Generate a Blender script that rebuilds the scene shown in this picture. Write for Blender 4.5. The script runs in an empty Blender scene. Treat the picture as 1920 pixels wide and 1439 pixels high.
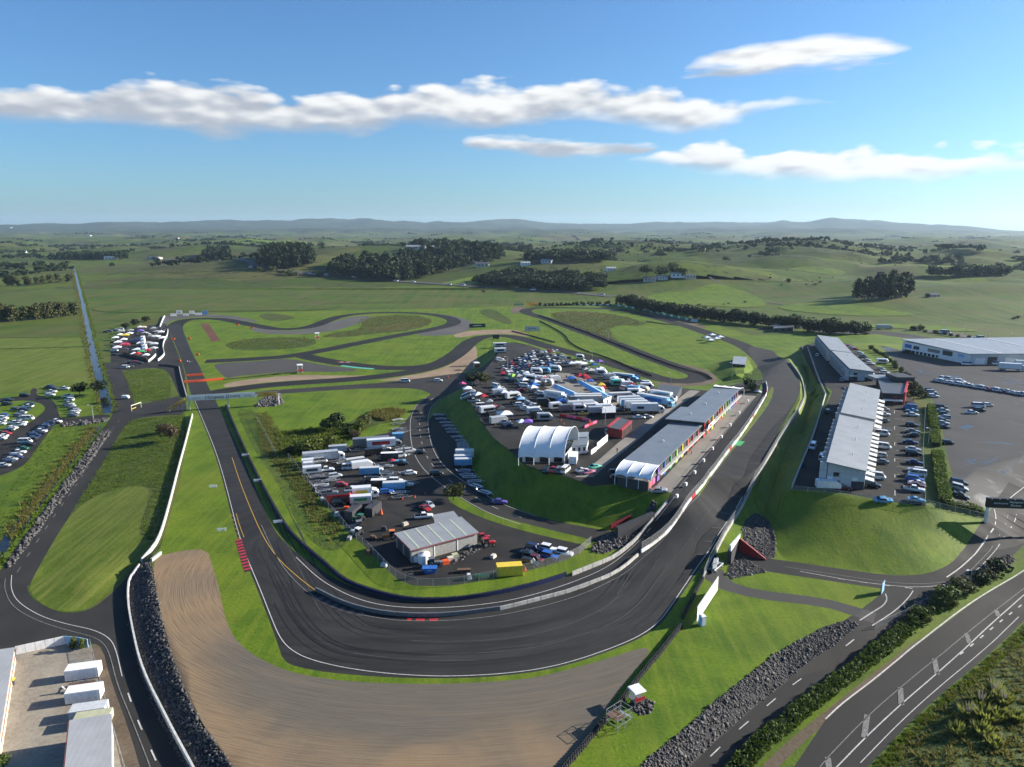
import bpy, bmesh, math, random, json
import numpy as np
from mathutils import Vector, Matrix
from mathutils.geometry import delaunay_2d_cdt
random.seed(7); rng = np.random.default_rng(7)
sc = bpy.context.scene
COL = sc.collection
R = math.radians

# ------------------------------------------------------------------ camera
CAMH = 80.0; FPX = 1333.0; CX, CY = 960.0, 719.5
PITCH = math.atan((CY - 430.0) / FPX)
cam_d = bpy.data.cameras.new('camera'); cam = bpy.data.objects.new('camera', cam_d); COL.objects.link(cam)
cam.location = (0, 0, CAMH); cam.rotation_euler = (math.pi/2 - PITCH, 0, 0)
cam_d.sensor_fit = 'HORIZONTAL'; cam_d.sensor_width = 36.0; cam_d.lens = 36.0*FPX/1920.0
cam_d.clip_start = 0.5; cam_d.clip_end = 90000
sc.camera = cam
cP, sP = math.cos(PITCH), math.sin(PITCH)

# ------------------------------------------------------------------ exposure, sun, sky
vs = sc.view_settings
vs.view_transform = 'Standard'; vs.look = 'None'; vs.gamma = 1.0; vs.exposure = 1.34
SUN_EL = R(20.0); SUN_AZ = R(74.0)        # azimuth measured from +Y (view direction) towards +X
sun_d = bpy.data.lights.new('sun', 'SUN'); sun_d.energy = 5.0; sun_d.angle = R(0.53); sun_d.color = (1.0, 0.92, 0.80)
sun = bpy.data.objects.new('sun', sun_d); COL.objects.link(sun)
sdir = Vector((math.sin(SUN_AZ)*math.cos(SUN_EL), math.cos(SUN_AZ)*math.cos(SUN_EL), math.sin(SUN_EL)))
sun.rotation_euler = (-sdir).to_track_quat('-Z', 'Y').to_euler(); sun.location = (300, 100, 300)

def ray(x, y):
    u = (x-CX)/FPX; v = -(y-CY)/FPX
    return np.array([u, cP+v*sP, -sP+v*cP])
def azel(x, y):
    d = ray(x, y); return math.atan2(d[0], d[1]), math.atan2(d[2], math.hypot(d[0], d[1]))

w = bpy.data.worlds.new('World'); sc.world = w; w.use_nodes = True
class NT:
    """small helper for building node trees"""
    def __init__(s, nt): s.nt = nt; s.n = nt.nodes; s.l = nt.links
    def node(s, t, **kw):
        nd = s.n.new(t)
        for k, v in kw.items():
            if k.startswith('i_'):
                key = k[2:]; key = int(key) if key.isdigit() else key
                nd.inputs[key].default_value = v
            else: setattr(nd, k, v)
        return nd
    def put(s, sock, v):
        if isinstance(v, (int, float)): sock.default_value = v
        elif isinstance(v, (tuple, list)): sock.default_value = v
        else: s.l.new(v, sock)
    def m(s, op, a, b=0.0, c=None, clamp=False):
        nd = s.n.new('ShaderNodeMath'); nd.operation = op; nd.use_clamp = clamp
        s.put(nd.inputs[0], a); s.put(nd.inputs[1], b)
        if c is not None: s.put(nd.inputs[2], c)
        return nd.outputs[0]
    def ss(s, x, lo, hi, a=0.0, b=1.0):
        nd = s.n.new('ShaderNodeMapRange'); nd.interpolation_type = 'SMOOTHSTEP'
        s.put(nd.inputs[0], x); s.put(nd.inputs[1], lo); s.put(nd.inputs[2], hi); s.put(nd.inputs[3], a); s.put(nd.inputs[4], b)
        return nd.outputs[0]
    def mix(s, f, a, b, blend='MIX'):
        nd = s.n.new('ShaderNodeMix'); nd.data_type = 'RGBA'; nd.blend_type = blend
        s.put(nd.inputs[0], f)
        for sock, v in ((nd.inputs[6], a), (nd.inputs[7], b)):
            if isinstance(v, tuple) and len(v) == 3: v = v + (1,)
            s.put(sock, v)
        return nd.outputs[2]
    def noise(s, vec, scale, detail=3, rough=0.55, dist=0.0, dim='3D'):
        nd = s.n.new('ShaderNodeTexNoise'); nd.noise_dimensions = dim
        if vec is not None: s.l.new(vec, nd.inputs['Vector'])
        nd.inputs['Scale'].default_value = scale; nd.inputs['Detail'].default_value = detail
        nd.inputs['Roughness'].default_value = rough; nd.inputs['Distortion'].default_value = dist
        return nd.outputs[0]

wt = NT(w.node_tree); wt.n.clear()
wout = wt.node('ShaderNodeOutputWorld'); bg = wt.node('ShaderNodeBackground'); wt.l.new(bg.outputs[0], wout.inputs[0])
SKY_STR = 0.056
bg.inputs[1].default_value = SKY_STR
sky = wt.node('ShaderNodeTexSky'); sky.sky_type = 'NISHITA'; sky.sun_disc = False
sky.sun_elevation = SUN_EL; sky.sun_rotation = SUN_AZ; sky.altitude = 60; sky.air_density = 1.0; sky.dust_density = 0.8; sky.ozone_density = 2.5
tc = wt.node('ShaderNodeTexCoord'); sep = wt.node('ShaderNodeSeparateXYZ'); wt.l.new(tc.outputs['Generated'], sep.inputs[0])
AZ = wt.m('ARCTAN2', sep.outputs[0], sep.outputs[1])
EL = wt.m('ARCSINE', sep.outputs[2])
cmb = wt.node('ShaderNodeCombineXYZ'); wt.put(cmb.inputs[0], wt.m('MULTIPLY', AZ, 0.72)); wt.put(cmb.inputs[1], wt.m('MULTIPLY', EL, 1.9))
cv = cmb.outputs[0]
big = wt.noise(cv, 8.0, 5, 0.52, dim='2D')
def billows(vec, octs):
    out = None
    for scl, wgt in octs:
        wn = wt.node('ShaderNodeTexNoise'); wn.inputs['Scale'].default_value = scl*0.7; wn.noise_dimensions = '2D'; wn.inputs['Detail'].default_value = 1; wt.l.new(vec, wn.inputs['Vector'])
        ad = wt.node('ShaderNodeVectorMath'); ad.operation = 'MULTIPLY_ADD'; wt.l.new(wn.outputs[1], ad.inputs[0]); ad.inputs[1].default_value = (0.7/scl,)*3; wt.l.new(vec, ad.inputs[2])
        vn = wt.node('ShaderNodeTexVoronoi'); vn.voronoi_dimensions = '2D'; vn.feature = 'SMOOTH_F1'; vn.inputs['Smoothness'].default_value = 0.45; vn.inputs['Scale'].default_value = scl; wt.l.new(ad.outputs[0], vn.inputs['Vector'])
        q = wt.m('MULTIPLY', wt.m('SUBTRACT', 1.0, wt.m('MULTIPLY', vn.outputs['Distance'], 1.25)), wgt); out = q if out is None else wt.m('ADD', out, q)
    return out
puff = billows(cv, ((17.0, 0.62), (41.0, 0.27), (90.0, 0.11)))
cmb2 = wt.node('ShaderNodeCombineXYZ'); wt.put(cmb2.inputs[0], wt.m('MULTIPLY', wt.m('ADD', AZ, 0.008), 0.72)); wt.put(cmb2.inputs[1], wt.m('MULTIPLY', wt.m('ADD', EL, 0.009), 1.9))
puff2 = billows(cmb2.outputs[0], ((17.0, 0.66), (41.0, 0.34)))
cmb3 = wt.node('ShaderNodeCombineXYZ'); wt.put(cmb3.inputs[0], wt.m('MULTIPLY', AZ, 0.30)); wt.put(cmb3.inputs[1], wt.m('MULTIPLY', EL, 2.2))
streak = wt.noise(cmb3.outputs[0], 34.0, 6, 0.62, dim='2D')

def curve_of(pts):
    """piecewise curve  azimuth -> elevation, from directions"""
    az0, az1 = -1.2, 1.2; e0, e1 = 0.0, 0.6
    nd = wt.node('ShaderNodeFloatCurve'); cu = nd.mapping.curves[0]
    pp = sorted(((azel(x, y)) for x, y in pts))
    xs = [((a-az0)/(az1-az0), (e-e0)/(e1-e0)) for a, e in pp]
    xs = [(0.0, xs[0][1])] + xs + [(1.0, xs[-1][1])]
    cu.points[0].location = xs[0]; cu.points[1].location = xs[-1]
    for q in xs[1:-1]: cu.points.new(*q)
    for p_ in cu.points: p_.handle_type = 'AUTO_CLAMPED'
    nd.mapping.update()
    wt.put(nd.inputs[1], wt.m('DIVIDE', wt.m('SUBTRACT', AZ, az0), az1-az0))
    return wt.m('MULTIPLY_ADD', nd.outputs[0], e1-e0, e0)

def band(top, bot, amp_t, amp_b, soft_t, soft_b, tex_t, tex_b):
    T = curve_of(top); B = curve_of(bot)
    thick = wt.m('MAXIMUM', wt.m('SUBTRACT', T, B), 0.0)
    ft = wt.m('ADD', wt.m('SUBTRACT', T, EL), 0.008); fb = wt.m('ADD', wt.m('SUBTRACT', EL, B), 0.012)
    ft = wt.m('ADD', ft, wt.m('MULTIPLY', wt.m('SUBTRACT', tex_t, 0.5), amp_t))
    fb = wt.m('ADD', fb, wt.m('MULTIPLY', wt.m('SUBTRACT', tex_b, 0.5), amp_b))
    a = wt.m('MULTIPLY', wt.ss(ft, 0.0, soft_t), wt.ss(fb, 0.0, soft_b))
    a = wt.m('MULTIPLY', a, wt.ss(thick, 0.0005, 0.012))
    rel = wt.m('DIVIDE', wt.m('SUBTRACT', EL, B), wt.m('MAXIMUM', thick, 0.004))
    return a, rel

bands = []
bands.append(band([(-700,170),(-200,150),(0,150),(110,160),(200,146),(400,158),(540,178),(640,165),(720,172),(800,158),(950,150),(1040,146),(1150,158),(1210,155),(1290,182),(1440,176),(1560,180),(1640,192),(1700,200),(1760,210),(2300,210)],
     [(-700,240),(-200,235),(0,225),(200,246),(320,254),(540,258),(680,252),(800,246),(1000,244),(1200,246),(1350,240),(1420,214),(1560,206),(1640,200),(1700,200),(1760,210),(2300,210)], 0.046, 0.05, 0.024, 0.036, wt.m('ADD', wt.m('MULTIPLY', puff, 0.7), wt.m('MULTIPLY', streak, 0.3)), big))
bands.append(band([(-700,140),(1240,150),(1300,112),(1390,82),(1500,72),(1620,72),(1700,88),(1740,98),(1800,110),(2600,120)],
     [(-700,140),(1240,150),(1300,152),(1400,164),(1500,150),(1620,134),(1700,116),(1740,99),(1800,110),(2600,120)], 0.03, 0.06, 0.02, 0.045, big, streak))
bands.append(band([(-700,310),(1140,310),(1180,296),(1240,286),(1330,270),(1420,280),(1520,276),(1640,284),(1760,284),(1920,276),(2100,270),(2600,265)],
     [(-700,310),(1140,310),(1180,308),(1280,328),(1500,345),(1750,346),(1920,332),(2100,330),(2600,330)], 0.034, 0.03, 0.018, 0.036, puff, big))
bands.append(band([(-700,275),(840,270),(880,258),(960,254),(1060,262),(1200,264),(1270,268),(1400,272),(2600,272)],
     [(-700,275),(840,270),(880,274),(960,284),(1080,292),(1200,284),(1270,272),(1400,272),(2600,272)], 0.026, 0.030, 0.020, 0.022, streak, streak))
A = None; RELS = None
for a, rel in bands:
    if A is None: A, RELS = a, rel
    else:
        nd = wt.node('ShaderNodeMix'); nd.data_type = 'FLOAT'; wt.put(nd.inputs[0], wt.ss(wt.m('SUBTRACT', a, A), -0.1, 0.1)); wt.put(nd.inputs[2], RELS); wt.put(nd.inputs[3], rel)
        RELS = nd.outputs[0]; A = wt.m('MAXIMUM', A, a)
# a few thin streaks of stratus elsewhere
edge = wt.m('SUBTRACT', puff, puff2)
lightc = wt.m('ADD', wt.m('MULTIPLY', RELS, 0.75), wt.m('MULTIPLY', edge, 1.0))
lightc = wt.m('ADD', lightc, wt.m('MULTIPLY', wt.m('SUBTRACT', big, 0.5), 0.8))
lightc = wt.m('ADD', lightc, wt.m('MULTIPLY', wt.m('ADD', AZ, 0.25), 0.5))
lf = wt.ss(lightc, -0.05, 0.95)
CLD = wt.mix(lf, (3.3, 3.6, 4.1), (7.0, 7.05, 7.0))
hz = wt.ss(EL, 0.0, 0.16)
A2 = wt.m('MULTIPLY', wt.m('SUBTRACT', wt.m('MULTIPLY', A, 1.18), wt.m('MULTIPLY', streak, wt.m('SUBTRACT', 1.0, A))), 0.95, clamp=True)
sky_col = wt.mix(1.0, sky.outputs[0], (0.56, 0.88, 1.20), 'MULTIPLY')
wt.l.new(wt.mix(A2, sky_col, CLD), bg.inputs[0])
w.cycles.sampling_method = 'MANUAL'; w.cycles.sample_map_resolution = 512
sc.cycles.use_denoising = True
try: sc.cycles.denoiser = 'OPENIMAGEDENOISE'
except Exception: pass
sc.cycles.max_bounces = 5; sc.cycles.diffuse_bounces = 2; sc.cycles.glossy_bounces = 2; sc.cycles.transmission_bounces = 3; sc.cycles.transparent_max_bounces = 12; sc.cycles.volume_bounces = 0
sc.cycles.caustics_reflective = False; sc.cycles.caustics_refractive = False
sc.cycles.use_adaptive_sampling = True; sc.cycles.adaptive_threshold = 0.02

# ------------------------------------------------------------------ terrain height
def hash2(ix, iy, seed):
    n = (ix.astype(np.int64)*374761393 + iy.astype(np.int64)*668265263 + seed*1274126177) & 0x7fffffff
    n = ((n ^ (n >> 13)) * 1274126177) & 0x7fffffff
    return ((n ^ (n >> 16)) & 0xffff) / 65535.0
def vnoise(x, y, seed=0):
    ix = np.floor(x); iy = np.floor(y); fx = x-ix; fy = y-iy
    fx = fx*fx*fx*(fx*(fx*6-15)+10); fy = fy*fy*fy*(fy*(fy*6-15)+10)
    a = hash2(ix, iy, seed); b = hash2(ix+1, iy, seed); c = hash2(ix, iy+1, seed); d = hash2(ix+1, iy+1, seed)
    return (a+(b-a)*fx)*(1-fy) + (c+(d-c)*fx)*fy
def fbm(x, y, o=4, seed=0):
    s = 0; a = 0.5; t = 0
    for k in range(o):
        s = s + a*vnoise(x*2**k, y*2**k, seed+k*17); t += a; a *= 0.5
    return s/t
def sstep(x, a, b):
    t = np.clip((x-a)/(b-a), 0, 1); return t*t*(3-2*t)
def at_z(x, y, z=0.0):
    d = ray(x, y); t = (z-CAMH)/d[2]; return np.array([d[0]*t, d[1]*t, z])
def inpoly(P, X, Y):
    if X.size < 40:
        P = np.asarray(P); x0, y0 = P[:, 0, None], P[:, 1, None]; Q = np.roll(P, -1, 0); x1, y1 = Q[:, 0, None], Q[:, 1, None]
        return (((y0 > Y) != (y1 > Y)) & (X < (x1-x0)*(Y-y0)/np.where(y1 == y0, 1, y1-y0)+x0)).sum(0) % 2 == 1
    c = np.zeros(X.shape, bool); n = len(P)
    for i in range(n):
        x0, y0 = P[i]; x1, y1 = P[(i+1) % n]
        cond = (y0 > Y) != (y1 > Y)
        if y1 != y0: c ^= cond & (X < (x1-x0)*(Y-y0)/(y1-y0)+x0)
    return c
def dpoly(P, X, Y, closed=True):
    if X.size < 40 and closed:
        P = np.asarray(P); A0 = P[:, :, None]; D = np.roll(P, -1, 0)[:, :, None]-A0; L = (D*D).sum(1)+1e-9
        t = np.clip(((X-A0[:, 0])*D[:, 0]+(Y-A0[:, 1])*D[:, 1])/L, 0, 1)
        return np.sqrt(((X-A0[:, 0]-t*D[:, 0])**2+(Y-A0[:, 1]-t*D[:, 1])**2).min(0))
    best = np.full(X.shape, 1e12); n = len(P)
    for i in range(n if closed else n-1):
        x0, y0 = P[i]; x1, y1 = P[(i+1) % n]; dx, dy = x1-x0, y1-y0; L = dx*dx+dy*dy+1e-9
        t = np.clip(((X-x0)*dx+(Y-y0)*dy)/L, 0, 1)
        best = np.minimum(best, (X-x0-t*dx)**2+(Y-y0-t*dy)**2)
    return np.sqrt(best)

PLAT = []   # (inner world polygon, outer world polygon, height)
def plateau(z, inner, outer, z0=0.0):
    PLAT.append((np.array([at_z(*p, z)[:2] for p in inner]), np.array([at_z(*p, z0)[:2] for p in outer]), z))
# paddock, pit lane, suites terrace
ZP, ZS = 7.0, 8.0
plateau(ZP,
 [(868,733),(884,758),(900,788),(926,822),(960,848),(985,872),(1012,882),(1062,893),(1112,912),(1190,903),(1240,922),(1262,926),(1300,900),(1400,895),(1440,860),(1475,800),(1500,750),(1500,705),(1478,672),(1452,690),(1432,715),(1398,722),(1345,730),(1270,735),(1190,730),(1120,705),(1040,672),(985,655),(940,655),(925,675),(900,705)],
 [(838,738),(840,770),(856,805),(876,838),(888,872),(906,910),(940,935),(985,955),(1060,976),(1130,990),(1196,1006),(1180,1030),(1120,1070),(1060,1100),(1080,1120),(1250,1115),(1330,1072),(1362,1048),(1402,1049),(1440,1010),(1475,930),(1500,850),(1535,760),(1525,690),(1510,635),(1480,620),(1436,655),(1420,690),(1395,705),(1330,724),(1250,730),(1160,708),(1080,678),(1020,655),(980,640),(925,645),(900,685),(870,712)])
plateau(ZS, [(1490,912),(1526,822),(1556,738),(1535,700),(1512,652),(1540,645),(1640,645),(1720,660),(1920,676),(2200,690),(2200,820),(1940,850),(1830,880),(1780,930),(1736,946),(1600,930)],
 [(1412,950),(1440,890),(1480,815),(1512,760),(1516,720),(1500,680),(1505,640),(1560,622),(1700,632),(1900,640),(2400,640),(2400,930),(1980,990),(1905,1025),(1850,1035),(1826,1040),(1772,1078),(1700,1080),(1560,1064),(1470,1052),(1440,1000)])
# mound with the spectator terrace by the hairpin
plateau(3.0, [(1374,676),(1392,676),(1396,700),(1380,704)], [(1322,690),(1345,678),(1372,662),(1400,664),(1412,690),(1408,712),(1380,722),(1350,712)])
# lower ground on the left
plateau(-2.2, [(262,1060),(238,1094),(236,1125),(243,1182),(256,1242),(274,1292),(299,1352),(345,1441),(380,1520),(-900,1900),(-2500,800),(-900,770),(0,770),(120,795),(200,815),(130,930),(70,1030),(90,1110),(160,1130),(215,1090)],
 [(361,775),(357,830),(348,880),(323,975),(305,1022),(268,1056),(285,1062),(291,1090),(302,1150),(322,1220),(347,1290),(382,1360),(432,1425),(490,1520),(-900,2100),(-3200,700),(-900,690),(0,690),(200,700),(335,740)])
# lower road on the right
plateau(-2.6, [(1262,1470),(1340,1392),(1420,1322),(1480,1275),(1560,1250),(1660,1240),(1800,1220),(1950,1180),(2600,1160),(2600,1900),(1200,1600)],
 [(1185,1475),(1205,1432),(1270,1380),(1350,1310),(1450,1230),(1540,1180),(1592,1162),(1640,1130),(1740,1120),(1880,1070),(2700,1000),(2700,2200),(1060,1700)])
# rough bank at the bottom right corner rises again
plateau(-0.5, [(1760,1470),(1840,1370),(1930,1290),(2600,1150),(2600,1900),(1760,1700)], [(1640,1470),(1715,1372),(1790,1305),(1850,1250),(1930,1180),(2700,1010),(2700,2200),(1640,1800)], -2.6)

def at0(x, y): return at_z(x, y, 0.0)
HILLS = []  # centre x, y, height, rx, ry, rotation
def hill(px, py, hgt, rx, ry, rot=0):
    p = at0(px, py); HILLS.append((p[0], p[1], hgt, rx, ry, R(rot)))
hill(560, 508, 30, 230, 180); hill(700, 498, 44, 300, 220, 20); hill(830, 500, 44, 280, 220); hill(620, 484, 34, 420, 260)
hill(960, 500, 30, 240, 180); hill(1080, 516, 28, 220, 130); hill(1275, 534, 34, 140, 110); hill(1345, 528, 22, 190, 120); hill(1500, 516, 22, 220, 130)
hill(1640, 548, 16, 140, 90); hill(1560, 492, 40, 360, 240); hill(1850, 500, 34, 380, 200); hill(1880, 562, 16, 170, 90); hill(1390, 500, 32, 340, 200)
hill(400, 482, 36, 220, 220); hill(1750, 522, 20, 200, 110); hill(1470, 545, 12, 120, 80); hill(1760, 575, 9, 140, 70); hill(1140, 486, 36, 300, 200)
SKYL = [(-1500,424),(-700,424),(-300,423),(0,424),(150,423),(200,419),(300,420),(420,417),(520,416),(600,414),(655,410),(690,408),(740,414),(800,418),(880,417),(960,415),(1040,420),(1120,422),(1200,420),(1260,421),(1340,419),(1420,419),(1465,415),(1520,418),(1560,414),(1640,415),(1700,420),(1760,423),(1820,428),(1880,433),(1960,436),(2300,436),(3200,434)]
SKA = np.array([azel(x, y)[0] for x, y in SKYL]); SKE = np.array([math.tan(azel(x, y)[1]) for x, y in SKYL])
def Hfar(X, Y):
    r = np.hypot(X, Y); az = np.arctan2(X, Y)
    h = np.zeros(X.shape)
    for cx, cy, hh, rx, ry, ro in HILLS:
        dx, dy = X-cx, Y-cy; c, s = math.cos(ro), math.sin(ro)
        u = (dx*c+dy*s)/rx; v = (-dx*s+dy*c)/ry
        h = np.maximum(h, hh*np.exp(-(u*u+v*v)*0.9))
    # rolling country: starts nearer on the right than on the left
    start = 2300 - 1500*sstep(az, -0.15, 0.25)
    roll = sstep(r, start, start+900)
    n = fbm(X/340+3.1, Y/340+1.7, 4, 5)
    h = h + roll*(n-0.40)*np.clip(44+r*0.009, 0, 80) + sstep(r, 900, 2500)*(fbm(X/90, Y/90, 2, 9)-0.5)*3
    mid = sstep(r, 3500, 8000)
    h = h + mid*(fbm(X/1500, Y/1500, 4, 21)-0.45)*70
    # range on the horizon
    tgt = np.interp(az, SKA, SKE)
    D = 13500.0
    ridge = np.exp(-((r-D)/2600.0)**2)
    nz = (fbm(X/900+9, Y/900, 5, 33)-0.5)
    pk = CAMH + tgt*D
    h = h*(1-0.75*ridge) + ridge*(np.maximum(pk, 8) + nz*150*np.clip(pk/150, 0, 1.2)-6)
    low = np.exp(-((r-9000)/1500.0)**2)
    h = h + low*np.clip(pk-30, 0, 200)*0.28*(0.4+1.2*fbm(X/700, Y/700, 4, 41))
    return h
def H(X, Y):
    X = np.atleast_1d(np.asarray(X, float)); Y = np.atleast_1d(np.asarray(Y, float))
    h = np.zeros(X.shape)
    near = (np.abs(X) < 1500) & (Y < 900)
    if near.any():
        x, y = X[near], Y[near]; hn = np.zeros(x.shape)
        for I, O, z in PLAT:
            bx0, by0 = O.min(0); bx1, by1 = O.max(0)
            s = (x >= bx0) & (x <= bx1) & (y >= by0) & (y <= by1)
            if not s.any(): continue
            xs, ys = x[s], y[s]
            oo = inpoly(O, xs, ys)
            if not oo.any(): continue
            ii = inpoly(I, xs, ys); oo |= ii
            base = hn[s]
            f = np.zeros(xs.shape); f[ii] = 1
            b = oo & ~ii
            if b.any():
                di = dpoly(I, xs[b], ys[b]); do = dpoly(O, xs[b], ys[b]); q_ = do/(di+do+1e-6); f[b] = 0.65*q_+0.35*sstep(q_, 0, 1)
            if z > 0 or base.size == 0: nv = np.maximum(base, z*f)
            elif z == -0.5: nv = base*(1-f) + z*f
            else: nv = base*(1-f) + z*f
            hn[s] = nv
        h[near] = hn
    far = Y > 560
    far |= np.abs(X) > 700
    if far.any(): h[far] += Hfar(X[far], Y[far])*sstep(np.hypot(X[far], Y[far]), 620, 800)
    return h
def h1(x, y): return float(H([x], [y])[0])
def at(px, py):
    """ground point seen in direction (px,py)"""
    d = ray(px, py)
    if py > 585:
        t = np.linspace((10-CAMH)/d[2], (-5-CAMH)/d[2], 40); X = d[0]*t; Y = d[1]*t; Z = CAMH+d[2]*t; g = Z-H(X, Y); k = np.nonzero(g < 0)[0]
        if len(k) == 0 or k[0] == 0: return at_z(px, py, 0.0)
        k = k[0]; f = g[k-1]/(g[k-1]-g[k]); tt = t[k-1]+(t[k]-t[k-1])*f
        return np.array([d[0]*tt, d[1]*tt, CAMH+d[2]*tt])
    t = np.geomspace(350, 26000, 700); X = d[0]*t; Y = d[1]*t; Z = CAMH+d[2]*t
    g = Z - H(X, Y); k = np.nonzero(g < 0)[0]
    if len(k) == 0: return np.array([X[-1], Y[-1], float(H(X[-1:], Y[-1:])[0])])
    k = max(k[0], 1); f = g[k-1]/(g[k-1]-g[k]); tt = t[k-1]+(t[k]-t[k-1])*f
    return np.array([d[0]*tt, d[1]*tt, h1(d[0]*tt, d[1]*tt)])
def gz(x, y): return h1(x, y)

# ------------------------------------------------------------------ materials
MATS = {}
def mat(name):
    m = bpy.data.materials.new(name); m.use_nodes = True; MATS[name] = m
    t = NT(m.node_tree); b = m.node_tree.nodes['Principled BSDF']; return m, t, b
def geo_pos(t):
    g = t.node('ShaderNodeNewGeometry'); return g.outputs['Position']
def plain(name, col, rough=0.6, metal=0.0, vary=0.12, scale=1.5, spec=0.4):
    """painted or moulded surface with slight grime"""
    if name in MATS: return MATS[name]
    m, t, b = mat(name)
    p = geo_pos(t); n = t.noise(p, scale, 4)
    c0 = tuple(x*(1-vary) for x in col[:3]); c1 = tuple(min(1, x*(1+vary*0.6)) for x in col[:3])
    t.l.new(t.mix(t.ss(n, 0.3, 0.7), c0, c1), b.inputs['Base Color'])
    b.inputs['Roughness'].default_value = rough; b.inputs['Metallic'].default_value = metal
    b.inputs['Specular IOR Level'].default_value = spec
    return m
def bump(t, b, h, dist, strength=1.0):
    bp = t.node('ShaderNodeBump'); bp.inputs['Distance'].default_value = dist; bp.inputs['Strength'].default_value = strength
    t.l.new(h, bp.inputs['Height']); t.l.new(bp.outputs[0], b.inputs['Normal'])
def grass(name, c_lo, c_hi, c_dry, dry=0.5, patch=14.0, fine=1.2, streak=None, bumpd=0.12, rough=0.75):
    m, t, b = mat(name); p = geo_pos(t)
    n1 = t.noise(p, 1/patch, 5, 0.6); n2 = t.noise(p, fine, 4, 0.65); n3 = t.noise(p, 1/60.0, 3, 0.5)
    c = t.mix(t.ss(n1, 0.33, 0.66), c_lo, c_hi)
    c = t.mix(t.m('MULTIPLY', t.ss(n3, 0.45, 0.75), dry), c, c_dry)
    c = t.mix(t.ss(n2, 0.25, 0.8, 0.0, 0.6), c, tuple(x*0.55 for x in c_lo))
    n4 = t.noise(p, 0.28, 5, 0.7, 0.6); c = t.mix(t.ss(n4, 0.56, 0.78, 0, 0.5), c, c_dry)
    if streak:
        ang, wl, amt = streak
        mp = t.node('ShaderNodeMapping'); t.l.new(p, mp.inputs[0]); mp.inputs['Rotation'].default_value = (0, 0, R(ang)); mp.inputs['Scale'].default_value = (1, 0.035, 1)
        s_ = t.noise(mp.outputs[0], 1/wl, 3, 0.6)
        c = t.mix(t.ss(s_, 0.4, 0.65, 0, amt), c, c_dry)
    t.l.new(c, b.inputs['Base Color']); b.inputs['Roughness'].default_value = rough; b.inputs['Specular IOR Level'].default_value = 0.15
    bump(t, b, n2, bumpd, 0.9)
    return m
grass('grass_mown', (0.058, 0.116, 0.006), (0.118, 0.190, 0.008), (0.170, 0.195, 0.020), 0.55, 11, 1.4, (58, 2.0, 0.35))
grass('grass_verge', (0.062, 0.110, 0.008), (0.112, 0.165, 0.011), (0.165, 0.170, 0.032), 0.55, 9, 1.6)
grass('grass_rough', (0.050, 0.086, 0.008), (0.096, 0.136, 0.013), (0.130, 0.125, 0.045), 0.7, 7, 0.9, None, 0.5)
grass('grass_striped', (0.070, 0.112, 0.009), (0.110, 0.158, 0.013), (0.175, 0.185, 0.040), 0.6, 12, 1.2, (25, 1.3, 0.55))
grass('scrub_ground', (0.042, 0.070, 0.010), (0.085, 0.110, 0.020), (0.130, 0.105, 0.042), 0.9, 6, 0.8, None, 0.6)
grass('pasture_near', (0.044, 0.088, 0.008), (0.084, 0.134, 0.011), (0.112, 0.102, 0.030), 0.8, 34, 0.5, (3, 7.0, 0.6), 0.3)

def asphalt(name, c0, c1, patch=9.0, rough=0.86, grain=5.0, wet=False):
    m, t, b = mat(name); p = geo_pos(t)
    n1 = t.noise(p, 1/patch, 5, 0.62, 0.4); n2 = t.noise(p, grain, 2, 0.7); n3 = t.noise(p, 1/45.0, 3, 0.5)
    c = t.mix(t.ss(n1, 0.32, 0.7), c0, c1)
    c = t.mix(t.ss(n3, 0.4, 0.7, 0, 0.5), c, tuple(x*0.72 for x in c0))
    c = t.mix(t.ss(n2, 0.3, 0.75, 0, 0.28), c, tuple(x*1.8 for x in c1))
    t.l.new(c, b.inputs['Base Color'])
    t.l.new(t.ss(n1, 0.3, 0.7, rough-0.12, rough+0.08), b.inputs['Roughness']); b.inputs['Specular IOR Level'].default_value = 0.22
    if wet:
        pn = t.noise(p, 0.06, 5, 0.6, 1.2); pud = t.m('MULTIPLY', t.ss(pn, 0.53, 0.66), t.ss(n3, 0.42, 0.6)); rr = t.node('ShaderNodeMix'); t.put(rr.inputs[0], pud); rr.inputs[2].default_value = 0.75; rr.inputs[3].default_value = 0.3; t.l.new(rr.outputs[0], b.inputs['Roughness']); t.l.new(t.ss(pud, 0, 1, 0.25, 0.8), b.inputs['Specular IOR Level'])
    bump(t, b, n2, 0.02, 0.5)
    return m
asphalt('asphalt_dark', (0.009, 0.009, 0.0093), (0.016, 0.0155, 0.015), 11)
asphalt('asphalt_old', (0.070, 0.067, 0.064), (0.100, 0.096, 0.090), 8)
asphalt('asphalt_road', (0.021, 0.0202, 0.019), (0.034, 0.032, 0.0295), 12)
asphalt('asphalt_lot', (0.0135, 0.0128, 0.0122), (0.030, 0.028, 0.026), 7)
asphalt('asphalt_park', (0.028, 0.027, 0.0265), (0.046, 0.044, 0.0425), 14, 0.8, 5.0, True)
asphalt('concrete_apron', (0.17, 0.155, 0.135), (0.24, 0.22, 0.19), 9, 0.85, 3)
asphalt('concrete_yard', (0.20, 0.175, 0.14), (0.28, 0.25, 0.20), 5, 0.85, 2)
asphalt('chip_seal', (0.045, 0.043, 0.041), (0.068, 0.064, 0.060), 6, 0.85, 3)
asphalt('rock_bed', (0.020, 0.020, 0.022), (0.045, 0.044, 0.045), 2, 0.9, 2)
asphalt('bare_earth', (0.085, 0.062, 0.042), (0.13, 0.10, 0.07), 6, 0.95, 1.5)
asphalt('red_earth', (0.085, 0.035, 0.022), (0.13, 0.06, 0.04), 6, 0.95, 1.5)
asphalt('gravel_tan', (0.19, 0.135, 0.085), (0.27, 0.20, 0.135), 8, 0.95, 2.5)

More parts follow.
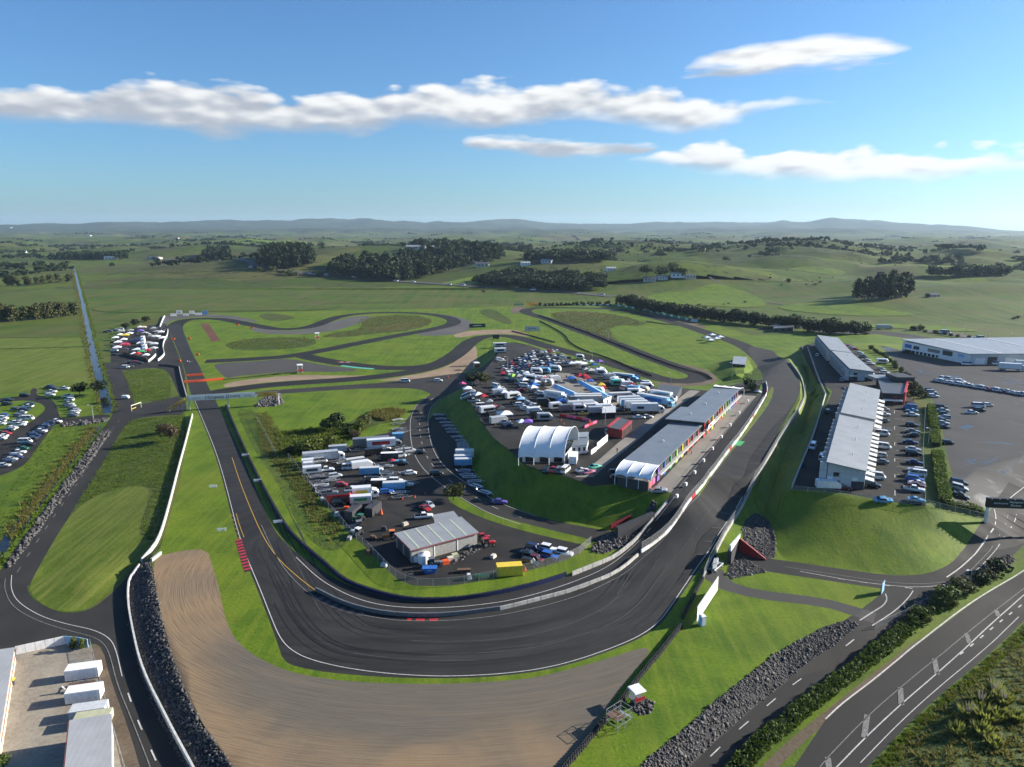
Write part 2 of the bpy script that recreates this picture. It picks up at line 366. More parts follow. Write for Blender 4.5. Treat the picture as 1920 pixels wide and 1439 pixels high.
# racing surface of the big bend: worn lines follow the curve (long polar streaks about the bend's centre)
m, t, b = mat('asphalt_track'); p = geo_pos(t)
bc = at_z(800, 1010, 0)
mp = t.node('ShaderNodeMapping'); t.l.new(p, mp.inputs[0]); mp.inputs['Location'].default_value = (-bc[0], -bc[1], 0)
sx = t.node('ShaderNodeSeparateXYZ'); t.l.new(mp.outputs[0], sx.inputs[0])
rad = t.m('SQRT', t.m('ADD', t.m('MULTIPLY', sx.outputs[0], sx.outputs[0]), t.m('MULTIPLY', t.m('MULTIPLY', sx.outputs[1], sx.outputs[1]), 1.9)))
ang = t.m('ARCTAN2', sx.outputs[1], sx.outputs[0])
cb = t.node('ShaderNodeCombineXYZ'); t.put(cb.inputs[0], rad); t.put(cb.inputs[1], t.m('MULTIPLY', ang, 5.0))
stk = t.noise(cb.outputs[0], 0.30, 5, 0.62)
n1 = t.noise(p, 0.10, 5, 0.6); n2 = t.noise(p, 5.0, 2, 0.7)
c = t.mix(t.ss(n1, 0.3, 0.7), (0.0135, 0.013, 0.0125), (0.0245, 0.0235, 0.022))
c = t.mix(t.ss(stk, 0.38, 0.66, 0, 0.85), c, (0.0070, 0.0067, 0.0066))
stk2 = t.noise(cb.outputs[0], 1.6, 3, 0.6); c = t.mix(t.ss(stk2, 0.60, 0.78, 0, 0.4), c, (0.060, 0.057, 0.053))
c = t.mix(t.ss(n2, 0.35, 0.75, 0, 0.15), c, (0.05, 0.048, 0.046))
t.l.new(c, b.inputs['Base Color']); b.inputs['Roughness'].default_value = 0.8; b.inputs['Specular IOR Level'].default_value = 0.35; bump(t, b, n2, 0.015, 0.4)

# raked gravel bed
m, t, b = mat('gravel_raked'); p = geo_pos(t)
gc = at_z(850, 1040, 0)
mp = t.node('ShaderNodeMapping'); t.l.new(p, mp.inputs[0]); mp.inputs['Location'].default_value = (-gc[0], -gc[1], 0)
sx = t.node('ShaderNodeSeparateXYZ'); t.l.new(mp.outputs[0], sx.inputs[0])
rad = t.m('SQRT', t.m('ADD', t.m('MULTIPLY', sx.outputs[0], sx.outputs[0]), t.m('MULTIPLY', t.m('MULTIPLY', sx.outputs[1], sx.outputs[1]), 1.5)))
ang = t.m('ARCTAN2', sx.outputs[1], sx.outputs[0])
cb = t.node('ShaderNodeCombineXYZ'); t.put(cb.inputs[0], rad); t.put(cb.inputs[1], t.m('MULTIPLY', ang, 2.2))
n0 = t.noise(p, 0.045, 4, 0.55, 0.5); n2 = t.noise(p, 3.2, 3, 0.7); rake = t.noise(cb.outputs[0], 3.4, 2, 0.6); rake2 = t.noise(cb.outputs[0], 0.5, 4, 0.6)
# browner where soil has worked up, greyer along the kerb side
sxp = t.node('ShaderNodeSeparateXYZ'); t.l.new(p, sxp.inputs[0])
soil = t.m('ADD', t.m('MULTIPLY', t.ss(rad, 66, 92), 0.7), t.m('MULTIPLY', t.m('SUBTRACT', n0, 0.5), 1.6))
soil = t.m('ADD', soil, t.ss(sxp.outputs[0], -35.0, -75.0, 0.0, 0.75))
soil = t.m('SUBTRACT', soil, t.ss(sxp.outputs[0], -10.0, 40.0, 0.0, 0.35))
c = t.mix(t.ss(soil, 0.1, 0.95), (0.128, 0.113, 0.090), (0.262, 0.180, 0.104))
c = t.mix(t.ss(rake, 0.45, 0.62, 0, 0.28), c, (0.070, 0.056, 0.042))
c = t.mix(t.ss(rake2, 0.48, 0.75, 0, 0.3), c, (0.235, 0.18, 0.12))
c = t.mix(t.ss(n2, 0.4, 0.8, 0, 0.3), c, (0.09, 0.08, 0.07))
t.l.new(c, b.inputs['Base Color']); b.inputs['Roughness'].default_value = 0.95; b.inputs['Specular IOR Level'].default_value = 0.1
bump(t, b, t.m('ADD', t.m('MULTIPLY', rake, 1.0), t.m('MULTIPLY', n2, 0.3)), 0.10, 0.7)

m, t, b = mat('canal_water'); p = geo_pos(t)
b.inputs['Base Color'].default_value = (0.015, 0.022, 0.035, 1); b.inputs['Roughness'].default_value = 0.18; b.inputs['IOR'].default_value = 1.33; b.inputs['Specular IOR Level'].default_value = 0.35
bump(t, b, t.noise(p, 1.2, 2), 0.02, 0.3)

# far country: patchwork of paddocks
m, t, b = mat('farmland'); p = geo_pos(t)
mp = t.node('ShaderNodeMapping'); t.l.new(p, mp.inputs[0]); mp.inputs['Scale'].default_value = (1/260., 1/420., 0.0); mp.inputs['Rotation'].default_value = (0, 0, R(12))
wob = t.node('ShaderNodeVectorMath'); wob.operation = 'MULTIPLY_ADD'
nzv = t.node('ShaderNodeTexNoise'); nzv.inputs['Scale'].default_value = 0.004; t.l.new(p, nzv.inputs['Vector']); t.l.new(nzv.outputs[1], wob.inputs[0]); wob.inputs[1].default_value = (0.7, 0.7, 0); t.l.new(mp.outputs[0], wob.inputs[2])
vo = t.node('ShaderNodeTexVoronoi'); vo.feature = 'F1'; vo.distance = 'CHEBYCHEV'; t.l.new(wob.outputs[0], vo.inputs['Vector']); vo.inputs['Scale'].default_value = 1.0
sep_ = t.node('ShaderNodeSeparateColor'); t.l.new(vo.outputs['Color'], sep_.inputs[0])
c = t.mix(sep_.outputs[0], (0.044, 0.078, 0.011), (0.088, 0.128, 0.017))
c = t.mix(t.ss(sep_.outputs[1], 0.62, 0.85, 0, 0.7), c, (0.098, 0.092, 0.036))
c = t.mix(t.ss(sep_.outputs[2], 0.88, 0.93, 0, 0.6), c, (0.11, 0.075, 0.045))
n1 = t.noise(p, 0.011, 6, 0.65); n2 = t.noise(p, 0.05, 5, 0.7)
c = t.mix(t.ss(n1, 0.42, 0.66, 0, 0.75), c, (0.060, 0.064, 0.026)); c = t.mix(t.ss(n2, 0.52, 0.66, 0, 0.9), c, (0.018, 0.024, 0.009))
mps = t.node('ShaderNodeMapping'); t.l.new(p, mps.inputs[0]); mps.inputs['Scale'].default_value = (0.06, 1, 1); mps.inputs['Rotation'].default_value = (0, 0, R(-4))
n3 = t.noise(mps.outputs[0], 0.07, 4, 0.65); c = t.mix(t.ss(n3, 0.48, 0.7, 0, 0.6), c, (0.085, 0.076, 0.032))
sl = t.node('ShaderNodeNewGeometry'); sz = t.node('ShaderNodeSeparateXYZ'); t.l.new(sl.outputs['Position'], sz.inputs[0])
bush = t.m('MULTIPLY', t.ss(t.m('ADD', sz.outputs[2], t.m('MULTIPLY', n1, 90)), 70, 105), 0.92)
c = t.mix(bush, c, (0.030, 0.045, 0.020))
t.l.new(c, b.inputs['Base Color']); b.inputs['Roughness'].default_value = 0.9; b.inputs['Specular IOR Level'].default_value = 0.1
# ------------------------------------------------------------------ tagging helpers
def tag(o, label=None, cat=None, group=None, kind=None):
    if label: o['label'] = label
    if cat: o['category'] = cat
    if group: o['group'] = group
    if kind: o['kind'] = kind
    return o
def link(name, me, parent=None, m=None, loc=None, rz=None, smooth=False):
    o = bpy.data.objects.new(name, me); COL.objects.link(o)
    if m is not None:
        for q in (m if isinstance(m, (list, tuple)) else [m]):
            me.materials.append(MATS[q] if isinstance(q, str) else q)
    if parent is not None: o.parent = parent
    if loc is not None: o.location = loc
    if rz is not None: o.rotation_euler = (0, 0, rz)
    if smooth: me.polygons.foreach_set('use_smooth', [True]*len(me.polygons))
    return o
def empty(name, loc=(0, 0, 0), rz=0.0):
    o = bpy.data.objects.new(name, None); COL.objects.link(o); o.location = loc; o.rotation_euler = (0, 0, rz); o.empty_display_size = 0.3
    return o
def mesh_np(name, v, f):
    me = bpy.data.meshes.new(name); me.from_pydata([tuple(map(float, q)) for q in v], [], [tuple(map(int, q)) for q in f]); me.update(); return me
def mesh_tri(name, v, tri):
    """fast path for large triangle meshes"""
    v = np.asarray(v, np.float32); tri = np.asarray(tri, np.int32)
    me = bpy.data.meshes.new(name); me.vertices.add(len(v)); me.vertices.foreach_set('co', v.ravel())
    me.loops.add(tri.size); me.loops.foreach_set('vertex_index', tri.ravel())
    me.polygons.add(len(tri)); me.polygons.foreach_set('loop_start', np.arange(0, tri.size, 3, dtype=np.int32)); me.polygons.foreach_set('loop_total', np.full(len(tri), 3, np.int32))
    me.update(calc_edges=True); me.validate(); return me
class MB:
    """collects simple shapes into one mesh"""
    def __init__(s): s.v = []; s.f = []; s.mi = []; s.cur = 0
    def add(s, v, f):
        o = len(s.v); s.v += [tuple(map(float, q)) for q in v]; s.f += [tuple(i+o for i in q) for q in f]; s.mi += [s.cur]*len(f); return s
    def box(s, x0, x1, y0, y1, z0, z1):
        return s.hexa([(x0,y0,z0),(x1,y0,z0),(x1,y1,z0),(x0,y1,z0),(x0,y0,z1),(x1,y0,z1),(x1,y1,z1),(x0,y1,z1)])
    def hexa(s, p):
        return s.add(p, [(3,2,1,0),(4,5,6,7),(0,1,5,4),(1,2,6,5),(2,3,7,6),(3,0,4,7)])
    def bar(s, a, b, r, n=6, r2=None):
        a = Vector(a); b = Vector(b); d = (b-a)
        if d.length < 1e-6: return s
        d.normalize(); u = d.orthogonal().normalized(); w_ = d.cross(u); r2 = r if r2 is None else r2
        v = [a+(u*math.cos(k*2*math.pi/n)+w_*math.sin(k*2*math.pi/n))*r for k in range(n)]+[b+(u*math.cos(k*2*math.pi/n)+w_*math.sin(k*2*math.pi/n))*r2 for k in range(n)]
        f = [(k, (k+1) % n, n+(k+1) % n, n+k) for k in range(n)]+[tuple(range(n-1, -1, -1)), tuple(range(n, 2*n))]
        return s.add(v, f)
    def slab(s, pts, z0, z1):
        n = len(pts); v = [(p[0], p[1], z0) for p in pts]+[(p[0], p[1], z1) for p in pts]
        a = sum(pts[i][0]*pts[(i+1) % n][1]-pts[(i+1) % n][0]*pts[i][1] for i in range(n))
        if a < 0: v = v[:n][::-1]+v[n:][::-1]
        return s.add(v, [tuple(range(n-1, -1, -1)), tuple(range(n, 2*n))]+[(k, (k+1) % n, n+(k+1) % n, n+k) for k in range(n)])
    def prism(s, prof, y0, y1, axis='y'):
        """profile [(a,z)] extruded along the other horizontal axis"""
        n = len(prof)
        if axis == 'y': v = [(a, y0, z) for a, z in prof]+[(a, y1, z) for a, z in prof]
        else: v = [(y0, a, z) for a, z in prof]+[(y1, a, z) for a, z in prof]
        return s.add(v, [tuple(range(n)), tuple(range(2*n-1, n-1, -1))]+[(k, n+k, n+(k+1) % n, (k+1) % n) for k in range(n)])
    def mesh(s, name):
        me = bpy.data.meshes.new(name); me.from_pydata(s.v, [], s.f); me.update()
        if any(s.mi): me.polygons.foreach_set('material_index', s.mi)
        bm = bmesh.new(); bm.from_mesh(me); bmesh.ops.recalc_face_normals(bm, faces=bm.faces[:]); bm.to_mesh(me); bm.free()
        return me
    def build(s, name, m=None, parent=None, loc=None, rz=None, smooth=False):
        return link(name, s.mesh(name), parent, m, loc, rz, smooth)
def dup(o, parent=None):
    c = o.copy(); COL.objects.link(c)
    if parent is not None: c.parent = parent
    for ch in o.children: dup(ch, c)
    return c
def chaikin(P, n=2, closed=True):
    P = [np.asarray(p, float) for p in P]
    for _ in range(n):
        Q = []
        L = len(P)
        if not closed: Q.append(P[0])
        for i in range(L if closed else L-1):
            a, b = P[i], P[(i+1) % L]; Q += [a*0.75+b*0.25, a*0.25+b*0.75]
        if not closed: Q.append(P[-1])
        P = Q
    return P
def resample(P, step):
    P = np.array([np.asarray(p, float)[:2] for p in P]); d = np.r_[0, np.cumsum(np.hypot(*np.diff(P, axis=0).T))]
    n = max(2, int(d[-1]/step)+1); s = np.linspace(0, d[-1], n)
    return np.c_[np.interp(s, d, P[:, 0]), np.interp(s, d, P[:, 1])]
def wpts(px): return [at(*p)[:2] for p in px]
def wline(px, step=2.0, smooth=2): return resample(chaikin(wpts(px), smooth, False), step)
def offset_line(P, o):
    P = np.asarray(P); t_ = np.gradient(P, axis=0); t_ /= np.hypot(t_[:, 0], t_[:, 1])[:, None]+1e-9
    return P+np.c_[-t_[:, 1], t_[:, 0]]*o

# ------------------------------------------------------------------ ground zones
ZONES = []   # (zone name, list of world faces)
def zone(name, px, smooth=2): ZONES.append((name, [chaikin(wpts(px), smooth)]))
def zline(name, px, width, smooth=2, step=6.0, pts=None):
    P = wline(px, step, smooth) if pts is None else pts
    wv = width if not isinstance(width, (list, tuple)) else np.interp(np.linspace(0, 1, len(P)), np.linspace(0, 1, len(width)), width)[:, None]
    t_ = np.gradient(P, axis=0); t_ /= np.hypot(t_[:, 0], t_[:, 1])[:, None]+1e-9; nrm = np.c_[-t_[:, 1], t_[:, 0]]
    a = P+nrm*wv/2; b = P-nrm*wv/2
    ZONES.append((name, [[a[i], a[i+1], b[i+1], b[i]] for i in range(len(P)-1)]))
    return P
NEAR = [(-640, 980), (760, 980), (760, 500), (330, 60), (-330, 60), (-640, 500)]
ZONES.append(('pasture', [[np.array(p, float) for p in NEAR]]))
# left paddocks with their own mowing
zone('field_left', [(-200,640),(150,632),(168,690),(182,715),(150,728),(40,735),(-200,745)], 0)
zone('field_car_park', [(-200,745),(40,738),(150,728),(190,715),(200,750),(206,776),(150,786),(100,800),(60,850),(0,890),(-200,960)], 0)
zone('verge', [(195,700),(205,770),(222,795),(180,850),(120,920),(60,1000),(20,1060),(-10,1090),(-150,1200),(-200,960),(0,890),(60,850),(100,800),(150,786),(206,780),(188,730)], 1)
zone('grass', [(300,622),(300,604),(340,590),(600,583),(900,578),(1000,570),(1200,576),(1330,606),(1440,638),(1540,606),(1760,636),(1830,640),(1690,660),(1660,700),(1540,760),(1480,905),(1740,950),(1850,975),(1850,1000),(1770,1090),(1660,1150),(1600,1160),(1400,1300),(1180,1480),(440,1480),(290,1060),(300,1030),(345,880),(352,780)], 1)
zone('rough_paddock', [(232,697),(260,693),(300,692),(316,700),(322,740),(310,752),(245,752),(238,730)], 1)
zone('rough_paddock', [(232,800),(248,787),(300,782),(345,780),(352,800),(340,880),(322,930),(300,1000),(285,1015),(270,1010),(262,990),(280,945),(286,918),(270,910),(240,912),(200,922),(160,940),(140,950),(150,930),(190,870)], 1)
zone('striped_paddock', [(140,955),(190,925),(240,913),(268,912),(280,918),(276,945),(262,985),(262,1005),(285,1018),(296,1012),(270,1046),(245,1065),(225,1090),(195,1120),(165,1142),(130,1148),(100,1142),(75,1130),(58,1112),(55,1092),(62,1075),(90,1030)], 1)
zone('rough_bank', [(480,770),(560,860),(580,905),(600,945),(640,990),(655,1015),(630,1035),(600,1030),(560,990),(520,905),(480,850),(455,800),(440,765)], 1)
zone('scrub_ground', [(515,812),(560,806),(620,800),(660,790),(720,770),(770,765),(745,790),(690,800),(640,840),(590,852),(545,862),(522,835)], 2)
zone('scrub_ground', [(420,645),(460,636),(510,633),(570,633),(595,640),(590,648),(540,655),(470,658),(430,655)])
zone('scrub_ground', [(675,600),(690,595),(740,591),(790,593),(812,600),(805,610),(760,622),(700,626),(640,634),(600,632),(620,625),(670,618),(680,610)])
zone('scrub_ground', [(1028,588),(1060,584),(1120,586),(1180,595),(1215,608),(1200,612),(1160,610),(1140,618),(1150,632),(1165,645),(1130,635),(1090,618),(1050,605)])
zone('scrub_ground', [(480,590),(520,588),(560,596),(530,602),(500,602)])
zone('scrub_ground', [(890,585),(920,577),(960,600),(958,610),(940,606)])
# lower-right verge and rough hillside
zone('verge_right', [(1190,1480),(1280,1470),(1500,1290),(1660,1165),(1760,1130),(1870,1075),(1990,1010),(2100,960),(2300,1200),(2000,1480)], 0)
zone('dirt_strip', [(1418,1446),(1480,1388),(1560,1324),(1640,1260),(1720,1198),(1732,1202),(1650,1270),(1572,1336),(1495,1402),(1440,1460)], 1)
zone('rough_hillside', [(1640,1475),(1702,1372),(1777,1303),(1840,1250),(1925,1172),(2100,1000),(2400,1200),(2200,1500)], 0)
# old paving and run-off
zone('old_runoff', [(296,612),(308,593),(330,590),(425,590),(482,601),(482,606),(412,595),(362,595),(325,600),(312,606),(312,618)], 1)
zone('old_runoff', [(480,614),(520,621),(560,621),(600,611),(640,599),(670,593),(700,593),(680,603),(655,613),(620,622),(560,628),(500,627),(465,619)], 2)
zone('old_runoff', [(790,586),(850,592),(880,601),(889,610),(880,620),(850,628),(820,630),(775,629),(800,621),(845,611),(856,602)], 2)
zone('gravel_dark', [(400,682),(480,678),(540,672),(600,684),(680,694),(640,698),(560,697),(500,700),(440,706),(425,711),(405,692)], 1)
zone('red_earth', [(375,607),(391,607),(413,639),(397,641)], 0)
zone('gravel_trap', [(416,722),(440,715),(520,706),(560,703),(640,705),(700,704),(640,709),(560,713),(480,719),(425,728)], 2)
zone('gravel_trap', [(895,648),(894,690),(870,700),(820,707),(750,714),(700,715),(760,706),(810,697),(845,684),(865,670),(880,655)], 1)
zone('gravel_trap', [(848,630),(860,624),(900,619),(960,618),(985,624),(1000,634),(960,626),(900,627),(860,634)], 2)
zone('gravel_brown', [(1185,578),(1230,586),(1270,596),(1300,604),(1325,612),(1322,617),(1292,609),(1260,600),(1225,592)], 1)
zone('gravel_brown', [(1240,680),(1290,684),(1330,696),(1347,710),(1342,719),(1310,724),(1270,726),(1210,720),(1250,716),(1300,714),(1318,709),(1306,701),(1270,690)], 2)
zone('gravel_brown', [(955,578),(975,574),(990,576),(975,586),(962,590)], 1)
zone('gravel_bed', [(287,1056),(300,1042),(345,1032),(388,1030),(398,1060),(410,1100),(418,1140),(426,1170),(440,1197),(465,1222),(500,1242),(540,1259),(600,1272),(680,1280),(780,1283),(860,1282),(950,1277),(1010,1270),(1080,1252),(1150,1232),(1200,1215),(1220,1217),(1207,1240),(1180,1270),(1130,1340),(1080,1410),(1050,1450),(1030,1490),(460,1490),(430,1428),(380,1362),(345,1292),(320,1222),(302,1152),(290,1092)], 1)
# service roads and yards
zone('yard_left', [(-10,748),(40,745),(57,743),(56,734),(62,728),(70,729),(68,741),(82,744),(98,750),(107,762),(111,780),(116,785),(150,782),(205,776),(206,784),(150,791),(115,794),(100,798),(95,806),(85,820),(70,840),(50,870),(20,886),(-40,905),(-40,840),(10,820),(35,802),(55,793),(72,780),(84,770),(84,762),(72,755),(50,751),(20,753),(-40,757),(-40,748)], 1)
zone('far_paddock', [(213,640),(225,622),(265,612),(300,608),(312,606),(322,635),(336,668),(344,690),(349,715),(352,745),(338,748),(318,700),(300,690),(260,692),(232,696),(215,690),(205,680)], 1)
zline('canal_road', [(15,1105),(32,1074),(62,1027),(102,967),(147,905),(191,835),(207,810),(225,787),(234,768),(232,747),(225,720),(217,707),(211,690),(205,680)], 8.5)
zone('canal_road', [(208,806),(222,778),(240,765),(300,750),(345,742),(352,778),(300,779),(250,786),(233,802)], 1)
zone('bottom_yard', [(-150,1150),(0,1080),(52,1080),(50,1100),(58,1120),(85,1138),(115,1149),(150,1149),(180,1137),(205,1117),(235,1087),(250,1063),(262,1056),(240,1090),(238,1122),(244,1182),(257,1242),(275,1292),(300,1352),(345,1441),(365,1490),(275,1490),(240,1380),(217,1315),(203,1262),(192,1216),(175,1205),(30,1225),(-150,1250)], 1)
zone('compound', [(-150,1245),(30,1222),(120,1203),(170,1211),(185,1270),(200,1330),(215,1370),(245,1490),(-200,1490)], 0)
zone('dirt_verge', [(168,1206),(192,1214),(207,1275),(243,1372),(277,1490),(240,1490),(210,1362),(187,1290)], 1)
zone('infield_yard', [(556,876),(577,907),(607,944),(640,982),(660,1007),(683,1023),(715,1058),(757,1098),(830,1100),(900,1090),(1000,1068),(1075,1047),(1105,1022),(1040,1007),(960,987),(900,967),(850,942),(835,915),(815,885),(790,850),(780,820),(787,775),(775,772),(762,788),(740,808),(690,820),(640,845),(600,853)], 1)
zone('service_road', [(470,742),(480,734),(555,729),(655,722),(730,717),(800,708),(860,700),(905,688),(930,668),(912,702),(880,722),(850,735),(812,748),(804,735),(770,728),(730,728),(655,730),(555,737)], 1)
ROAD = zline('paddock_road', [(893,712),(855,725),(825,739),(797,757),(785,782),(787,820),(795,850),(812,877),(842,902),(880,927),(920,950),(960,966),(1022,986),(1067,995),(1110,1003),(1150,1009),(1200,1014)], 8.2, 2, 4)
zone('infield_yard', [(803,785),(822,774),(838,780),(852,802),(872,840),(884,875),(900,908),(930,932),(905,932),(850,897),(815,860),(805,820)], 1)
zone('grass', [(838,932),(850,932),(900,957),(960,976),(1040,996),(1105,1011),(1112,1019),(1095,1022),(1040,1010),(960,990),(900,970),(848,946)], 1)
zone('paddock_lot', [(905,700),(928,668),(936,647),(960,642),(1000,650),(1050,668),(1100,685),(1150,703),(1200,720),(1250,729),(1300,728),(1345,729),(1400,716),(1432,712),(1418,743),(1258,924),(1236,928),(1190,904),(1110,913),(1060,894),(1010,883),(985,874),(958,848),(925,822),(900,790),(885,760),(868,733),(880,715)], 0)
zone('paddock_concrete', [(1005,706),(1060,697),(1110,712),(1150,738),(1165,758),(1125,768),(1085,758),(1050,740),(1010,720)], 1)
zone('grass', [(1282,727),(1352,721),(1338,733),(1305,732)], 1)
zone('pit_apron', [(1392,741),(1418,743),(1258,924),(1226,916)], 0)
zone('pit_apron', [(1295,732),(1312,734),(1280,757),(1240,787),(1190,830),(1140,870),(1112,895),(1078,895),(1120,865),(1160,830),(1220,785),(1260,757)], 0)
# suites terrace, car parks, roads on the right
zone('suites_lot', [(1484,918),(1524,820),(1560,735),(1533,720),(1500,650),(1535,640),(1600,648),(1640,685),(1690,725),(1722,762),(1724,800),(1736,950),(1700,945),(1650,938),(1560,922)], 0)
zone('visitor_car_park', [(1650,648),(1700,660),(1760,676),(1920,690),(2150,710),(2150,930),(1960,960),(1905,962),(1850,952),(1790,948),(1788,900),(1776,850),(1766,800),(1756,762),(1740,740),(1700,700)], 0)
zone('kart_track', [(1420,622),(1480,612),(1560,628),(1640,626),(1680,632),(1740,640),(1760,636),(1700,626),(1640,620),(1560,620),(1500,606),(1420,615)], 1)
zline('entrance_road', [(1380,1046),(1440,1060),(1500,1068),(1560,1077),(1620,1086),(1680,1094),(1730,1095),(1780,1090),(1820,1072),(1846,1045),(1870,1015),(1893,985),(1912,955),(1935,925)], [7.5, 7.5, 8, 9, 10, 12], 2, 4)
zline('entrance_road', [(1280,1480),(1332,1419),(1382,1371),(1430,1331),(1477,1291),(1522,1259),(1566,1228),(1606,1196),(1640,1172),(1680,1146),(1708,1122),(1722,1098)], [7.6, 7.6, 7.6, 8.5, 12], 2, 4)
zline('path', [(1332,1068),(1350,1095),(1400,1111),(1450,1119),(1510,1125),(1560,1133),(1600,1146),(1640,1160)], [6, 4.2, 4.0, 4.2], 2, 4)
zone('public_road', [(2100,975),(1990,1030),(1910,1079),(1837,1121),(1750,1186),(1695,1229),(1640,1276),(1580,1321),(1547,1351),(1487,1441),(1460,1490),(1595,1490),(1625,1441),(1702,1359),(1777,1291),(1840,1239),(1920,1164),(2010,1085),(2110,1010)], 0)
# racing circuit
TR_A = [(328,628),(326,611),(345,600),(375,597.5),(415,598),(455,606),(490,613),(520,618),(560,617),(590,611.5),(612,602),(640,592.5),(690,587),(745,586),(800,588.5),(835,594),(851,600),(852,606),(838,612),(800,620),(742,630),(692,640),(642,650),(592,660),(540,669),(480,673),(430,676),(385,678)]
TR_B = [(560,665),(590,673),(635,681),(680,687),(730,691),(780,690),(812,686),(837,677),(862,660),(880,642),(900,632.5),(930,629),(960,631),(985,637),(1022,649),(1072,662),(1122,675),(1172,690),(1210,702),(1240,711.5),(1272,716),(1300,714),(1314,708),(1308,701),(1285,694),(1235,677),(1185,657),(1135,637),(1085,620),(1047,605),(1015,595),(992,589),(983,584),(992,579),(1022,577),(1072,577.5),(1135,579),(1177,582.5),(1215,593),(1247,601),(1290,612),(1335,628),(1375,640),(1410,656),(1440,680)]
TR_C = [(396,739),(423,732.5),(490,723.5),(557,718),(655,712),(705,707),(767,699),(810,689),(837,677)]
zline('circuit_far', TR_A, 12.5, 2, 6); zline('circuit_far', TR_B, 12.5, 2, 6); zline('circuit_far', TR_C, 12, 2, 6)
zone('circuit', [(314,610),(322,632),(335,662),(346,692),(354,728),(360,745),(374,780),(391,820),(409,870),(426,935),(438,985),(455,1040),(472,1080),(488,1120),(505,1165),(520,1205),(531,1240),(560,1252),(620,1262),(700,1269),(780,1272),(860,1272),(940,1268),(1020,1258),(1090,1240),(1160,1215),(1205,1195),(1240,1170),(1262,1140),(1285,1105),(1305,1075),(1330,1040),(1365,985),(1395,935),(1415,895),(1440,850),(1460,810),(1480,775),(1497,745),(1502,722),(1495,700),(1478,680),(1455,662),(1440,655),(1400,648),(1410,672),(1422,690),(1432,712),(1428,735),(1418,743),(1390,775),(1353,817),(1315,858),(1273,905),(1258,924),(1251,942),(1222,972),(1197,1007),(1172,1035),(1142,1052),(1070,1080),(1047,1086),(1010,1098),(960,1110),(917,1119),(855,1128),(805,1130),(755,1128),(705,1116),(655,1099),(616,1079),(590,1060),(560,1040),(527,1012),(505,977),(480,917),(465,882),(450,845),(425,795),(410,762),(395,735),(382,705),(372,682),(362,667),(347,630),(339,607)], 1)
zone('grass', [(1452,725),(1446,752),(1424,783),(1388,828),(1363,857),(1313,930),(1305,927),(1352,856),(1380,822),(1415,780),(1436,752),(1444,728)], 1)
# rock revetments
RK1 = [(239,1092),(262,1060),(284,1054),(290,1092),(302,1152),(320,1222),(345,1292),(380,1362),(430,1428),(460,1490),(365,1490),(345,1441),(300,1352),(275,1292),(257,1242),(244,1182),(238,1122)]
RK2 = [(1180,1480),(1205,1430),(1270,1378),(1350,1308),(1450,1228),(1540,1178),(1592,1162),(1610,1172),(1575,1202),(1500,1254),(1420,1320),(1340,1390),(1268,1456),(1250,1480)]
RK3 = [(1400,972),(1418,962),(1440,973),(1452,1000),(1455,1044),(1440,1050),(1425,1042),(1396,1022),(1391,992)]
RK4 = [(1362,1078),(1371,1042),(1385,1037),(1420,1062),(1440,1073),(1400,1080),(1370,1086)]
RK5 = [(1205+22*math.cos(k*math.pi/5), 1325+17*math.sin(k*math.pi/5)) for k in range(10)]
RK6 = [(478,764),(492,748),(512,738),(526,740),(531,758),(508,763)]
RK7 = [(1690,1140),(1760,1105),(1845,1062),(1890,1040),(1905,1050),(1850,1092),(1800,1120),(1720,1150)]
RK8 = [(1142,1000),(1190,990),(1212,960),(1222,940),(1232,944),(1222,970),(1200,1002),(1178,1022),(1130,1040),(1106,1034),(1120,1018)]
for k_ in (RK1, RK2, RK3, RK4, RK5, RK6, RK8): zone('rock_slope', k_, 1)
# canal and drain
CANAL = [(138,502),(150,545),(160,592),(170,640),(178,680),(188,712),(197,745),(203,775)]
CANAL2 = [(183,800),(165,822),(140,850),(112,885),(85,922),(55,962),(22,1005),(-10,1042),(-60,1110),(-130,1180)]
zline('canal', CANAL, 4.6, 1, 8); zline('canal', CANAL2, 3.6, 1, 5)

ZMAT = {'pasture':'pasture_near','field_left':'grass_striped','field_car_park':'grass_mown','verge':'grass_verge','grass':'grass_mown','rough_paddock':'grass_rough','striped_paddock':'grass_striped','rough_bank':'grass_rough',
 'scrub_ground':'scrub_ground','verge_right':'grass_verge','rough_hillside':'scrub_ground','old_runoff':'asphalt_old','gravel_dark':'chip_seal','red_earth':'red_earth','gravel_trap':'gravel_tan','gravel_brown':'bare_earth','gravel_bed':'gravel_raked',
 'yard_left':'asphalt_lot','far_paddock':'asphalt_lot','canal_road':'asphalt_road','bottom_yard':'asphalt_road','compound':'concrete_yard','dirt_verge':'bare_earth','infield_yard':'asphalt_lot','service_road':'asphalt_road','paddock_road':'asphalt_road',
 'paddock_lot':'asphalt_lot','paddock_concrete':'concrete_apron','pit_apron':'concrete_apron','suites_lot':'asphalt_lot','visitor_car_park':'asphalt_park','kart_track':'asphalt_road','entrance_road':'asphalt_road','path':'chip_seal','public_road':'asphalt_road',
 'circuit_far':'asphalt_dark','circuit':'asphalt_track','dirt_strip':'bare_earth','rock_slope':'rock_bed','canal':'canal_water'}
ZNAME = {'circuit':'racing_circuit','circuit_far':'far_circuit','pasture':'ground','grass':'mown_grass','canal':'canal_water'}

